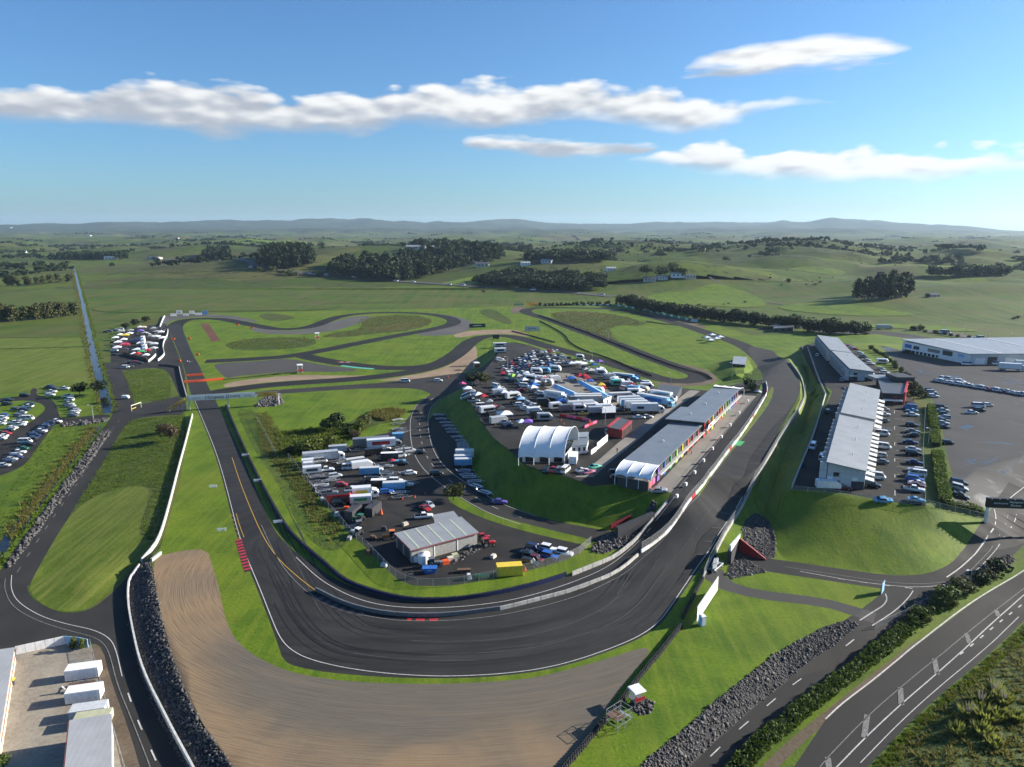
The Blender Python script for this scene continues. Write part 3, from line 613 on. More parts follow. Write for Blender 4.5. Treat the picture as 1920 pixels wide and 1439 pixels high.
def build_ground():
    V = []; E = []
    for k, (nm, faces) in enumerate(ZONES):
        for P in faces:
            i0 = len(V); n = len(P); V += [Vector((float(p[0]), float(p[1]))) for p in P]; E += [(i0+j, i0+(j+1) % n) for j in range(n)]
    for I, O, z in PLAT:
        for P in (I, O):
            for k in range(len(P)):
                a, b = P[k], P[(k+1) % len(P)]
                if all(abs(q[0]) < 300+q[1]*0.4 and 62 < q[1] < 970 for q in (a, b)):
                    E.append((len(V), len(V)+1)); V += [Vector(map(float, a)), Vector(map(float, b))]
    NP = np.array(NEAR, float)
    for step, y0, y1 in ((4.0, 62, 260), (7.0, 260, 420), (14.0, 420, 640), (24.0, 640, 976)):
        xs = np.arange(-640, 760, step); ys = np.arange(y0, y1, step); X, Y = np.meshgrid(xs, ys)
        X = X+np.where((np.arange(len(ys)) % 2)[:, None], step/2, 0); X = X.ravel(); Y = Y.ravel()
        s = inpoly(NP, X, Y) & (np.abs(X) < 130+Y*0.85) & (dpoly(NP, X, Y) > 1)
        V += [Vector((float(a), float(b))) for a, b in zip(X[s], Y[s])]
    vo_, eo, fo = delaunay_2d_cdt(V, E, [], 0, 0.02, False)[:3]
    vo_ = np.array([tuple(v) for v in vo_]); T = np.array(fo)
    C = vo_[T].mean(1); zid = np.full(len(T), -1)
    for k, (nm, faces) in enumerate(ZONES):
        for P in faces:
            P = np.array(P); lo = P.min(0); hi = P.max(0)
            s = np.nonzero((C[:, 0] >= lo[0]) & (C[:, 0] <= hi[0]) & (C[:, 1] >= lo[1]) & (C[:, 1] <= hi[1]))[0]
            if len(s): zid[s[inpoly(P, C[s, 0], C[s, 1])]] = k
    V3 = np.c_[vo_, H(vo_[:, 0], vo_[:, 1])]
    names = np.array([ZONES[k][0] if k >= 0 else '' for k in zid])
    for nm in dict(ZONES):
        fl = T[names == nm]
        if not len(fl): continue
        us, inv = np.unique(fl.ravel(), return_inverse=True)
        o = link(ZNAME.get(nm, nm), mesh_tri(nm, V3[us], inv.reshape(-1, 3)), None, ZMAT[nm], smooth=True)
        o.data.set_sharp_from_angle(angle=R(16)); tag(o, kind='structure')
build_ground()

# ------------------------------------------------------------------ far terrain
def build_far():
    na, nr = 560, 330
    az = np.linspace(R(-62), R(62), na); r = np.r_[np.geomspace(60, 900, 60), np.geomspace(915, 4000, 150), np.geomspace(4040, 21000, nr-210)]
    A_, R_ = np.meshgrid(az, r); X = np.sin(A_)*R_; Y = np.cos(A_)*R_
    Z = H(X.ravel(), Y.ravel())
    inn = inpoly(np.array([(-635, 975), (755, 975), (755, 500), (325, 62), (-325, 62), (-635, 500)], float), X.ravel(), Y.ravel())
    Z = Z-0.25; v = np.c_[X.ravel(), Y.ravel(), Z]
    i = np.arange(len(r)-1)[:, None]*na+np.arange(na-1)[None, :]; i = i.ravel()
    q = np.c_[i, i+1, i+na+1, i+na]; q = q[~inn[q].all(1)]
    tri = np.r_[q[:, [0, 1, 2]], q[:, [0, 2, 3]]]
    us, inv = np.unique(tri.ravel(), return_inverse=True)
    o = link('hills', mesh_tri('hills', v[us], inv.reshape(-1, 3)), None, 'farmland', smooth=True); tag(o, kind='structure')
    # low plain under and behind everything
    mb = MB(); mb.add([(-25500, -20000, -9), (25500, -20000, -9), (25500, 23500, -9), (-25500, 23500, -9)], [(0, 1, 2, 3)])
    o = mb.build('plain', 'farmland'); tag(o, kind='structure')
build_far()
# ------------------------------------------------------------------ vegetation
def leafmat(name, c0, c1, trans=0.25):
    m, t, b = mat(name); p = geo_pos(t); oi = t.node('ShaderNodeObjectInfo')
    n = t.noise(p, 0.9, 3, 0.7); n2 = t.noise(p, 0.11, 2)
    f = t.m('ADD', t.m('MULTIPLY', t.ss(n, 0.25, 0.75), 0.6), t.m('MULTIPLY', oi.outputs['Random'], 0.4))
    c = t.mix(f, c0, c1); c = t.mix(t.ss(n2, 0.45, 0.75, 0, 0.35), c, tuple(x*0.6 for x in c0))
    t.l.new(c, b.inputs['Base Color']); b.inputs['Roughness'].default_value = 0.7; b.inputs['Specular IOR Level'].default_value = 0.2
    tr = t.node('ShaderNodeBsdfTranslucent'); t.l.new(c, tr.inputs[0]); ms = t.node('ShaderNodeMixShader'); ms.inputs[0].default_value = trans
    t.l.new(b.outputs[0], ms.inputs[1]); t.l.new(tr.outputs[0], ms.inputs[2]); t.l.new(ms.outputs[0], t.n['Material Output'].inputs[0])
    return m
leafmat('leaf_dark', (0.014, 0.026, 0.009), (0.034, 0.052, 0.017))
leafmat('leaf_mid', (0.034, 0.058, 0.011), (0.080, 0.112, 0.022))
leafmat('leaf_fresh', (0.040, 0.074, 0.010), (0.100, 0.140, 0.020))
leafmat('leaf_light', (0.060, 0.085, 0.014), (0.130, 0.150, 0.030))
leafmat('leaf_hedge', (0.060, 0.105, 0.010), (0.125, 0.180, 0.018))
leafmat('leaf_olive', (0.050, 0.060, 0.018), (0.100, 0.105, 0.040))
leafmat('leaf_brown', (0.060, 0.045, 0.025), (0.110, 0.085, 0.050))
leafmat('grass_tuft', (0.080, 0.125, 0.012), (0.150, 0.185, 0.026), 0.45)
leafmat('tuft_dry', (0.110, 0.115, 0.022), (0.205, 0.185, 0.055), 0.45)
leafmat('pampas_leaf', (0.120, 0.150, 0.025), (0.230, 0.240, 0.055), 0.5)
leafmat('plume', (0.45, 0.40, 0.30), (0.62, 0.56, 0.45), 0.3)
plain('bark', (0.09, 0.065, 0.045), 0.9, 0, 0.35, 2)

def leafcloud(centres, radii, n, size, flat=1.0, seed=0, inner=0.55):
    """n leaf-clump quads spread through a set of lobes"""
    g = np.random.default_rng(seed); centres = np.asarray(centres, float); radii = np.asarray(radii, float)
    wgt = (radii.prod(1))**(2/3); k = g.choice(len(centres), n, p=wgt/wgt.sum())
    d = g.normal(size=(n, 3)); d /= np.linalg.norm(d, axis=1)[:, None]
    rr = inner+(1-inner)*g.random(n)**0.5
    P = centres[k]+d*radii[k]*rr[:, None]
    nn = d*0.8+g.normal(size=(n, 3))*0.6; nn /= np.linalg.norm(nn, axis=1)[:, None]
    a = np.cross(nn, g.normal(size=(n, 3))); a /= np.linalg.norm(a, axis=1)[:, None]; b = np.cross(nn, a)
    s = size*(0.6+0.8*g.random(n))[:, None]; a = a*s; b = b*s*0.75*flat
    V = np.stack([P-a-b*0.4, P+a*0.3-b, P+a+b*0.3, P-a*0.4+b], 1).reshape(-1, 3)
    i = np.arange(n)[:, None]*4; T = np.concatenate([i+[0, 1, 2], i+[0, 2, 3]], 1).reshape(-1, 3)
    return V, T
def lobes(kind, g):
    L = []; Rr = []
    if kind == 'broad':
        for k in range(9):
            a = g.random()*6.28; r = 0.16+0.16*g.random(); L.append((math.cos(a)*r, math.sin(a)*r, 0.42+0.36*g.random())); q = 0.15+0.10*g.random(); Rr.append((q*1.1, q*1.1, q*0.9))
        L.append((0, 0, 0.62)); Rr.append((0.26, 0.26, 0.30))
    elif kind == 'pine':
        for k in range(11):
            z = 0.28+0.66*k/10; a = k*2.4; r = 0.20*(1-z)+0.05; L.append((math.cos(a)*r*0.8, math.sin(a)*r*0.8, z)); q = 0.24*(1.08-z)+0.05; Rr.append((q, q, 0.085))
    elif kind == 'row':
        for k in range(8):
            a = g.random()*6.28; L.append((math.cos(a)*0.14, math.sin(a)*0.14, 0.26+0.6*k/7)); q = 0.14+0.07*g.random(); Rr.append((q, q, q))
    elif kind == 'shrub':
        for k in range(7):
            a = g.random()*6.28; r = 0.25*g.random(); L.append((math.cos(a)*r, math.sin(a)*r, 0.28+0.42*g.random())); q = 0.20+0.14*g.random(); Rr.append((q*1.2, q*1.2, q))
    elif kind == 'umbrella':
        for k in range(9):
            a = k*0.7; r = 0.10+0.22*g.random(); L.append((math.cos(a)*r, math.sin(a)*r, 0.84+0.08*g.random())); Rr.append((0.15, 0.15, 0.055))
    return L, Rr
CROWN = {}; TRUNK = {}
for kind, nleaf, size in (('broad', 520, 0.055), ('pine', 520, 0.055), ('row', 460, 0.055), ('shrub', 420, 0.07), ('umbrella', 300, 0.045)):
    for v in range(3):
        g = np.random.default_rng(hash((kind, v)) % 1000 if False else len(kind)*31+v)
        L, Rr = lobes(kind, g); V, T = leafcloud(L, Rr, nleaf, size, 1.0, v+11)
        CROWN[kind, v] = (V, T)
    mb = MB(); top = {'broad': 0.55, 'pine': 0.9, 'row': 0.6, 'shrub': 0.35, 'umbrella': 0.86}[kind]
    mb.bar((0, 0, -0.02), (0.01, 0, top*0.5), 0.028, 6, 0.02); mb.bar((0.01, 0, top*0.5), (0, 0.01, top), 0.02, 5, 0.008)
    for k in range(4):
        a = k*1.6+0.3; z0 = top*(0.5+0.1*k); mb.bar((0, 0, z0), (math.cos(a)*0.18, math.sin(a)*0.18, z0+0.16), 0.011, 4, 0.004)
    TRUNK[kind] = mb
_tm = {}
def tree_meshes(kind, v, leaf):
    if (kind, v, leaf) not in _tm:
        V, T = CROWN[kind, v]; me = mesh_tri('crown', V, T); me.materials.append(MATS[leaf])
        if kind not in _tm:
            tm = TRUNK[kind].mesh('trunk'); tm.materials.append(MATS['bark']); _tm[kind] = tm
        _tm[kind, v, leaf] = me
    return _tm[kind, v, leaf], _tm[kind]
ORD = ['first','second','third','fourth','fifth','sixth','seventh','eighth','ninth','tenth','eleventh','twelfth','thirteenth','fourteenth','fifteenth','sixteenth','seventeenth','eighteenth','nineteenth','twentieth']
def ordn(i):
    i -= 1
    if i < 20: return ORD[i]
    t_ = {2:'twenty',3:'thirty',4:'forty',5:'fifty',6:'sixty',7:'seventy',8:'eighty',9:'ninety'}[(i+1)//10]
    return t_+'-'+ORD[(i+1) % 10-1] if (i+1) % 10 else {2:'twentieth',3:'thirtieth',4:'fortieth',5:'fiftieth',6:'sixtieth'}.get((i+1)//10, t_+'ieth')
def tree_at(p, hgt, kind, leaf, label, name='tree', group=None, wide=1.0, cat='tree'):
    cm, tm = tree_meshes(kind, random.randrange(3), leaf)
    r = empty(name, (p[0], p[1], p[2]-0.05), random.random()*6.28); r.scale = (hgt*wide, hgt*wide, hgt)
    tag(r, label, cat, group)
    for nm, me in (('trunk', tm), ('crown', cm)):
        o = bpy.data.objects.new(nm, me); COL.objects.link(o); o.parent = r
    return r
def tree(px, py, hgt, kind, leaf, label, **k): return tree_at(at(px, py), hgt, kind, leaf, label, **k)
def tree_row(px, n, hgt, kind, leaf, what, group, jit=1.5, wide=1.0, name='tree', end='from the left end', cat='tree'):
    W = [at(*p) for p in px]; d = np.r_[0, np.cumsum([np.hypot(*(W[i+1]-W[i])[:2]) for i in range(len(W)-1)])]
    for i in range(n):
        s = d[-1]*(i+0.5)/n; x = np.interp(s, d, [q[0] for q in W])+random.uniform(-jit, jit); y = np.interp(s, d, [q[1] for q in W])+random.uniform(-jit, jit)
        tree_at((x, y, gz(x, y)), hgt*random.uniform(0.8, 1.15), kind, leaf, f'{ordn(i+1)} tree {end} {what}' if cat == 'tree' else f'{ordn(i+1)} {cat} {end} {what}', name=name, group=group, wide=wide, cat=cat)

def joined(name, pts, protos, m, smin, smax, label=None, wide=1.0, seed=3, thin=1.0):
    """many small plants too far off or too many to pick apart, joined into one object"""
    g = np.random.default_rng(seed); VV = []; TT = []; o = 0
    for p in pts:
        V, T = protos[g.integers(len(protos))]
        if thin < 1:
            nq = len(T)//2; kq = max(6, int(nq*thin)); q = g.choice(nq, kq, replace=False); V = V.reshape(-1, 4, 3)[q].reshape(-1, 3)
            c_ = V.reshape(-1, 4, 3).mean(1, keepdims=True); V = (c_+(V.reshape(-1, 4, 3)-c_)*thin**-0.42).reshape(-1, 3); i = np.arange(kq)[:, None]*4; T = np.concatenate([i+[0, 1, 2], i+[0, 2, 3]], 1).reshape(-1, 3)
        s = smin+(smax-smin)*g.random(); a = g.random()*6.28; c, sn = math.cos(a), math.sin(a)
        W = V*[s*wide, s*wide, s]; W = np.c_[W[:, 0]*c-W[:, 1]*sn, W[:, 0]*sn+W[:, 1]*c, W[:, 2]]+p
        VV.append(W); TT.append(T+o); o += len(W)
    ob = link(name, mesh_tri(name, np.concatenate(VV), np.concatenate(TT)), None, m); tag(ob, label, None, None, 'stuff'); return ob
def scatter(px, density, zoff=-0.05, seed=1, poly=None):
    P = np.array(wpts(px)) if poly is None else poly; lo, hi = P.min(0), P.max(0); g = np.random.default_rng(seed)
    n = int((hi-lo).prod()*density); X = lo[0]+g.random(n)*(hi-lo)[0]; Y = lo[1]+g.random(n)*(hi-lo)[1]
    s = inpoly(P, X, Y); X, Y = X[s], Y[s]
    return np.c_[X, Y, H(X, Y)+zoff] if len(X) else np.zeros((0, 3))
cr = lambda k: [CROWN[k, v] for v in range(3)]

# --- woods far off, each reading as one mass
woods = [('pine_plantation', [(484,504),(535,506),(586,500),(590,484),(540,478),(490,484)], 0.012, 'pine', 'leaf_dark', 20, 27, 0.8),
 ('hillside_wood', [(612,516),(680,524),(740,528),(800,522),(880,500),(935,490),(960,480),(900,474),(820,478),(760,486),(680,494),(620,506)], 0.0062, 'pine', 'leaf_dark', 15, 26, 1.2),
 ('roadside_wood', [(888,532),(940,540),(1010,545),(1090,548),(1132,545),(1130,532),(1080,520),(1000,516),(930,518)], 0.012, 'broad', 'leaf_dark', 10, 16, 1.2),
 ('hilltop_wood', [(985,492),(1060,496),(1150,492),(1150,482),(1060,480),(1000,482)], 0.005, 'broad', 'leaf_dark', 12, 20, 1.2),
 ('hilltop_wood', [(760,470),(840,474),(940,476),(1000,470),(940,462),(840,460),(780,462)], 0.0020, 'broad', 'leaf_dark', 12, 22, 1.2),
 ('distant_shelterbelt', [(110,487),(240,487),(240,483),(110,482)], 0.006, 'row', 'leaf_dark', 13, 18, 1.1),
 ('hill_pines', [(380,488),(428,486),(432,474),(392,476)], 0.010, 'pine', 'leaf_dark', 16, 24, 0.9),
 ('willow_flat', [(600,522),(560,520),(480,508),(470,503),(500,506),(560,513),(610,516)], 0.004, 'shrub', 'leaf_olive', 6, 10, 1.2),
 ('pine_belt', [(1648,497),(1740,497),(1812,492),(1812,486),(1740,488),(1650,490)], 0.006, 'broad', 'leaf_dark', 10, 16, 1.1)]
for i, (nm, px, den, kind, lf_, s0, s1, wd) in enumerate(woods):
    pts = scatter(px, den, -0.2, 50+i)
    if len(pts): joined(nm, pts[:420], cr(kind), lf_, s0, s1, None, wd, 60+i, 0.22)
# scattered trees of the far country
g = np.random.default_rng(5); L_ = []
for k in range(210):   # hedgerows, shelterbelts and copses
    az = g.uniform(-0.72, 0.72); r = math.exp(g.uniform(math.log(1500), math.log(8500))); cx, cy = math.sin(az)*r, math.cos(az)*r; a_ = g.normal()*0.35+(1.57 if g.random() < 0.25 else 0); ln = g.uniform(60, 420)
    n_ = int(ln/11)
    if k % 3 == 0: q = np.c_[g.normal(size=n_)*ln*0.25, g.normal(size=n_)*ln*0.12]
    else: q = np.c_[np.linspace(-ln/2, ln/2, n_), g.normal(size=n_)*5]
    L_.append(np.c_[cx+q[:, 0]*math.cos(a_)-q[:, 1]*math.sin(a_), cy+q[:, 0]*math.sin(a_)+q[:, 1]*math.cos(a_)])
q = np.concatenate(L_); q = q[(np.hypot(q[:, 0], q[:, 1]) > 1400)]
dist_pts = np.c_[q, H(q[:, 0], q[:, 1])-0.3]
joined('distant_trees', dist_pts, cr('broad')+cr('shrub'), 'leaf_dark', 6, 14, None, 1.3, 8, 0.05)
g = np.random.default_rng(6); n = 2600; az = g.uniform(-0.5, 0.75, n); r = np.exp(g.uniform(math.log(760), math.log(2600), n)); X = np.sin(az)*r; Y = np.cos(az)*r
s = (fbm(X/120+5, Y/120, 3, 13) > 0.62) & (az > -0.05) & (g.random(n) < 0.5)
joined('hillside_scrub', np.c_[X[s], Y[s], H(X[s], Y[s])-0.2], cr('shrub'), 'leaf_olive', 1.5, 4, None, 1.5, 9, 0.08)

# --- rows and groups one can tell apart
tree_row([(-30,605),(40,602),(142,592)], 22, 14, 'row', 'leaf_olive', 'in the tall row across the left paddocks', 'row of tall trees in the left paddocks', 3, 1.15)
tree_row([(-30,537),(60,536),(136,528)], 14, 14, 'row', 'leaf_olive', 'in the far row beyond the canal', 'far row of trees left of the canal', 4, 1.3)
tree_row([(1165,572),(1220,585),(1290,596),(1370,605),(1440,612),(1505,617)], 48, 12.5, 'shrub', 'leaf_dark', 'in the long dark shelterbelt', 'dark shelterbelt trees behind the far loop', 3, 0.95)
tree_row([(1512,622),(1560,626),(1622,628)], 11, 12, 'shrub', 'leaf_dark', 'in the dark clump behind the kart track', 'dark clump behind the kart track', 2.5, 1.1)
tree_row([(1606,560),(1630,563),(1670,562),(1706,556)], 11, 21, 'row', 'leaf_dark', 'in the front of the hillside pine stand', 'pine stand on the right hillside', 4, 1.05)
tree_row([(1612,553),(1650,552),(1700,550)], 9, 23, 'row', 'leaf_dark', 'in the back of the hillside pine stand', 'pine stand on the right hillside', 5, 1.05)
tree_row([(1742,518),(1800,518),(1888,517)], 20, 17, 'shrub', 'leaf_dark', 'in the belt on the far right ridge', 'tree belt on the far right ridge', 4, 1.0)
tree_row([(1205,520),(1240,522),(1290,517)], 6, 16, 'broad', 'leaf_mid', 'on the knoll with the houses', 'trees on the knoll with the houses', 8, 1.1)
tree_row([(1010,575),(1075,573),(1145,571)], 18, 4.5, 'shrub', 'leaf_dark', 'in the low row behind the far loop', 'low trees behind the far loop', 1.2, 0.9)
tree_row([(1632,655),(1660,672),(1690,700),(1720,728),(1738,750)], 22, 3.0, 'shrub', 'leaf_dark', 'of the dark hedge between suites and visitor car park', 'shrubs between suites and visitor car park', 0.6, 1.1, 'shrub', 'along', 'shrub')
tree_row([(1730,623),(1800,633),(1860,640),(1920,648)], 12, 3.2, 'shrub', 'leaf_dark', 'on the motorway edge behind the warehouse', 'shrubs on the motorway edge', 1.5, 1.2, 'shrub', 'from the left', 'shrub')
for px, py, hh, kind, lf_, lab in [
 (209,502,11,'broad','leaf_dark','lone dark tree in the open paddock right of the canal'),(135,507,9,'broad','leaf_dark','round tree at the far end of the canal'),
 (255,610,6,'shrub','leaf_dark','left dark bush above the far left paddock'),(272,603,6,'shrub','leaf_dark','middle dark bush above the far left paddock'),(236,616,5,'shrub','leaf_dark','low dark bush behind the parked cars of the far left paddock'),
 (150,741,7,'broad','leaf_dark','left tree of the pair beside the canal and car park'),(182,741,8,'broad','leaf_dark','right tree of the pair beside the canal and car park'),(196,756,3,'shrub','leaf_dark','small dark bush at the edge of the canal'),
 (318,828,7,'broad','leaf_brown','bare brown tree beside the white boundary wall'),(310,812,5,'shrub','leaf_brown','bare brown bush behind the brown tree by the boundary wall'),
 (636,806,8,'broad','leaf_dark','tallest dark tree in the swampy infield clump'),(618,812,6.5,'broad','leaf_mid','round green tree left of the tallest infield tree'),(684,796,5.5,'shrub','leaf_olive','olive bush at the right of the infield clump'),
 (674,806,4.5,'shrub','leaf_light','pale bush below the olive bush in the infield clump'),(567,852,6,'shrub','leaf_light','left yellow-green willow by the lorry yard'),(590,848,6.5,'shrub','leaf_light','right yellow-green willow by the lorry yard'),
 (620,838,5,'shrub','leaf_light','yellowish bush behind the grey lorry'),(668,822,4,'shrub','leaf_brown','brown bush behind the long transporter'),(655,815,4,'shrub','leaf_dark','dark low bush in the middle of the infield clump'),(545,850,3.5,'shrub','leaf_brown','brown bush at the left end of the swampy clump'),
 (850,938,5.6,'broad','leaf_olive','round tree at the tip of the grass berm beside the paddock road'),
 (888,722,6,'broad','leaf_dark','left tree of the dark group at the paddock entrance'),(900,721,6.5,'broad','leaf_olive','middle tree of the dark group at the paddock entrance'),(911,722,5.5,'broad','leaf_olive','right tree of the dark group at the paddock entrance'),
 (1404,727,5,'shrub','leaf_dark','left dark bush behind the north canopy'),(1412,735,4.5,'shrub','leaf_dark','right dark bush behind the north canopy'),
 (1712,752,6,'broad','leaf_dark','near dark tree by the black and red building'),(1704,738,6,'broad','leaf_dark','far dark tree by the black and red building'),
 (1712,620,5,'shrub','leaf_dark','wide dark bush beside the motorway lorry'),(1726,620,5,'shrub','leaf_dark','second dark bush beside the motorway lorry'),
 (1163,478,20,'broad','leaf_dark','tall lone tree on the middle hillside'),(1238,486,19,'broad','leaf_dark','tall tree behind the knoll'),(1362,492,12,'broad','leaf_mid','lone tree in the hazy valley'),
 (1760,486,30,'umbrella','leaf_dark','left flat-topped pine on the right ridge'),(1772,485,31,'umbrella','leaf_dark','middle flat-topped pine on the right ridge'),(1783,487,28,'umbrella','leaf_dark','right flat-topped pine on the right ridge'),
 (1478,530,6,'shrub','leaf_dark','dark bush on the bright hillside left of the pines'),(1740,558,4,'shrub','leaf_dark','bush beside the small barn')]:
    tree(px, py, hh, kind, lf_, lab, wide=1.25 if kind in ('shrub', 'broad') else 1.0)
# shrubs between the access road and the public road
for i, (px, py, hh, lf_) in enumerate([(1722,1160,3.0,'leaf_mid'),(1738,1150,2.2,'leaf_light'),(1755,1140,3.4,'leaf_mid'),(1772,1130,4.6,'leaf_mid'),(1800,1112,4.4,'leaf_olive'),(1816,1112,2.6,'leaf_light'),(1838,1098,3.6,'leaf_dark'),(1872,1075,4.4,'leaf_dark'),(1856,1088,2.6,'leaf_olive'),(1788,1140,2.0,'leaf_light'),(1735,1168,2.2,'leaf_light'),(1708,1172,2.6,'leaf_mid')]):
    tree(px, py, hh, 'shrub', lf_, f'{ordn(i+1)} shrub of the planting between access road and public road', name='shrub', group='shrubs beside the public road', wide=1.2, cat='shrub')

def hedge(px, wdt, hgt, label, leaf='leaf_hedge', dens=30, lsz=0.22, name='hedge', seed=2):
    P = wline(px, 1.0, 1); g = np.random.default_rng(seed); L = len(P)
    n = int(L*(wdt+2*hgt)*dens/3); i = g.integers(0, L-1, n); f = g.random(n)[:, None]; c = P[i]*(1-f)+P[i+1]*f
    t_ = P[i+1]-P[i]; t_ /= np.hypot(*t_.T)[:, None]+1e-9; nr = np.c_[-t_[:, 1], t_[:, 0]]
    side = g.random(n)*(wdt+2*hgt); off = np.where(side < hgt, -wdt/2, np.where(side < hgt+wdt, side-hgt-wdt/2, wdt/2)); z = np.where(side < hgt, side, np.where(side < hgt+wdt, hgt, side-hgt-wdt))
    wob = (vnoise(c[:, 0]*0.5, c[:, 1]*0.5, 3)-0.5)*0.5
    xy = c+nr*(off+wob*0.6+g.normal(size=n)*0.08)[:, None]; Z = H(xy[:, 0], xy[:, 1])+z+wob*(z/hgt)+g.normal(size=n)*0.06
    V, T = leafcloud(np.zeros((1, 3)), np.ones((1, 3))*1e-3, n, lsz, 1, seed); V = V.reshape(n, 4, 3)+np.c_[xy, Z][:, None, :]
    r = empty(name, (P[0][0], P[0][1], gz(*P[0]))); tag(r, label, 'hedge')
    o = link('foliage', mesh_tri('foliage', V.reshape(-1, 3)-np.array(r.location), T), r, leaf)
    mb = MB()   # dark twiggy core
    for k in range(0, L-1):
        a, b = P[k], P[k+1]; d = b-a; d = d/ (np.hypot(*d)+1e-9); q = np.array([-d[1], d[0]])*wdt*0.36; za, zb = gz(*a)-r.location[2], gz(*b)-r.location[2]; o_ = np.array(r.location[:2])
        p4 = [a-q-o_, b-q-o_, b+q-o_, a+q-o_]; zz = [za, zb, zb, za]
        mb.add([(x, y, z0-0.1) for (x, y), z0 in zip(p4, zz)]+[(x, y, z0+hgt*0.82) for (x, y), z0 in zip(p4, zz)], [(4,5,6,7),(0,1,5,4),(2,3,7,6),(1,2,6,5),(3,0,4,7)])
    mb.build('branches', 'leaf_dark', r)
hedge([(1745,764),(1749,790),(1752,808)], 2.6, 1.6, 'short clipped green hedge at the far end of the suites car park')
hedge([(1752,812),(1755,838)], 2.8, 1.6, 'clipped hedge block beside the gap in the suites hedge', seed=3)
hedge([(1757,852),(1761,885),(1766,915),(1772,946)], 3.0, 1.7, 'long clipped green hedge beside the suites car park', seed=4)
hedge([(1768,947),(1800,953),(1846,966)], 2.2, 1.4, 'low clipped hedge running to the entrance gantry', seed=5)
hedge([(1362,1470),(1390,1436),(1432,1396),(1480,1356),(1540,1308),(1600,1262),(1660,1214),(1704,1180)], 2.5, 1.5, 'long dark-green hedge between access road and public road', 'leaf_fresh', 40, 0.24, seed=6)
hedge([(1330,548),(1331,549)], 2, 1.0, 'field hedge line behind the knoll', 'leaf_dark', 6, 0.6, seed=7) if False else None

# tufted rough ground
def blades(n, hgt, spread, seed):
    g = np.random.default_rng(seed); a = g.random(n)*6.28; r = spread*g.random(n)**0.5; b = np.c_[np.cos(a)*r, np.sin(a)*r, np.zeros(n)]
    ln = np.c_[np.cos(a), np.sin(a)]*(0.3+0.5*g.random(n))[:, None]*hgt*0.7; tip = b+np.c_[ln, hgt*(0.6+0.5*g.random(n))]; w_ = np.c_[-np.sin(a), np.cos(a), np.zeros(n)]*hgt*0.16
    V = np.stack([b-w_, b+w_, tip], 1).reshape(-1, 3); return V, np.arange(n*3).reshape(-1, 3)
TUFT = [blades(9, 1.0, 0.35, k) for k in range(4)]
def tufts(name, px, den, m, s0, s1, seed, wide=1.0, mx=14000):
    pts = scatter(px, den, -0.03, seed)[:mx]
    if len(pts): joined(name, pts, TUFT, m, s0, s1, None, wide, seed)
tufts('rough_grass', [(1640,1475),(1702,1372),(1777,1303),(1840,1250),(1925,1172),(2060,1060),(2150,1200),(2000,1475)], 1.3, 'tuft_dry', 0.25, 0.7, 21, 1.4)
tufts('rough_grass', [(1560,1475),(1630,1441),(1707,1361),(1782,1293),(1845,1241),(1925,1168),(1960,1150),(1925,1195),(1850,1265),(1770,1330),(1700,1400),(1660,1475)], 5, 'grass_tuft', 0.3, 0.6, 22, 1.1)
tufts('rough_grass', [(232,800),(248,787),(300,782),(345,780),(350,800),(338,880),(320,930),(300,1000),(285,1015),(270,1010),(262,990),(280,945),(286,918),(270,910),(240,912),(200,922),(160,940),(140,950),(150,930),(190,870)], 1.0, 'grass_tuft', 0.22, 0.5, 23, 1.4)
tufts('rough_grass', [(232,697),(300,692),(316,700),(322,740),(310,752),(245,752)], 0.5, 'grass_tuft', 0.3, 0.6, 24, 1.4)
tufts('rough_grass', [(60,850),(110,800),(190,790),(180,800),(140,845),(80,915),(20,995),(-40,1060),(-60,1000),(10,930)], 0.6, 'grass_tuft', 0.2, 0.5, 25, 1.3)
tufts('canal_reeds', [(178,802),(186,800),(140,858),(85,930),(24,1013),(14,1008),(80,918),(132,850)], 4, 'tuft_dry', 0.5, 1.0, 26)
tufts('drain_scrub', [(480,775),(500,772),(560,860),(580,905),(600,945),(640,990),(620,1015),(590,990),(545,910),(490,840)], 1.1, 'tuft_dry', 0.3, 0.8, 27, 1.3)
tufts('swamp_rushes', [(515,812),(560,806),(620,800),(690,795),(640,838),(590,850),(545,860),(522,835)], 1.2, 'grass_tuft', 0.6, 1.2, 28, 1.2)
tufts('swamp_rushes', [(690,782),(700,772),(740,768),(760,770),(750,782),(720,790)], 3, 'tuft_dry', 1.0, 1.9, 29, 0.9)
tufts('infield_scrub', [(675,600),(690,595),(740,591),(790,593),(812,600),(805,610),(760,622),(700,626),(640,634),(600,632),(670,618)], 0.10, 'tuft_dry', 0.5, 1.0, 30, 1.6)
tufts('infield_scrub', [(1028,588),(1060,584),(1120,586),(1180,595),(1215,608),(1160,610),(1140,618),(1165,645),(1130,635),(1050,605)], 0.08, 'tuft_dry', 0.5, 1.1, 31, 1.6)
tufts('infield_scrub', [(420,645),(460,636),(570,633),(595,640),(540,655),(430,655)], 0.15, 'grass_tuft', 0.4, 0.8, 32, 1.6)
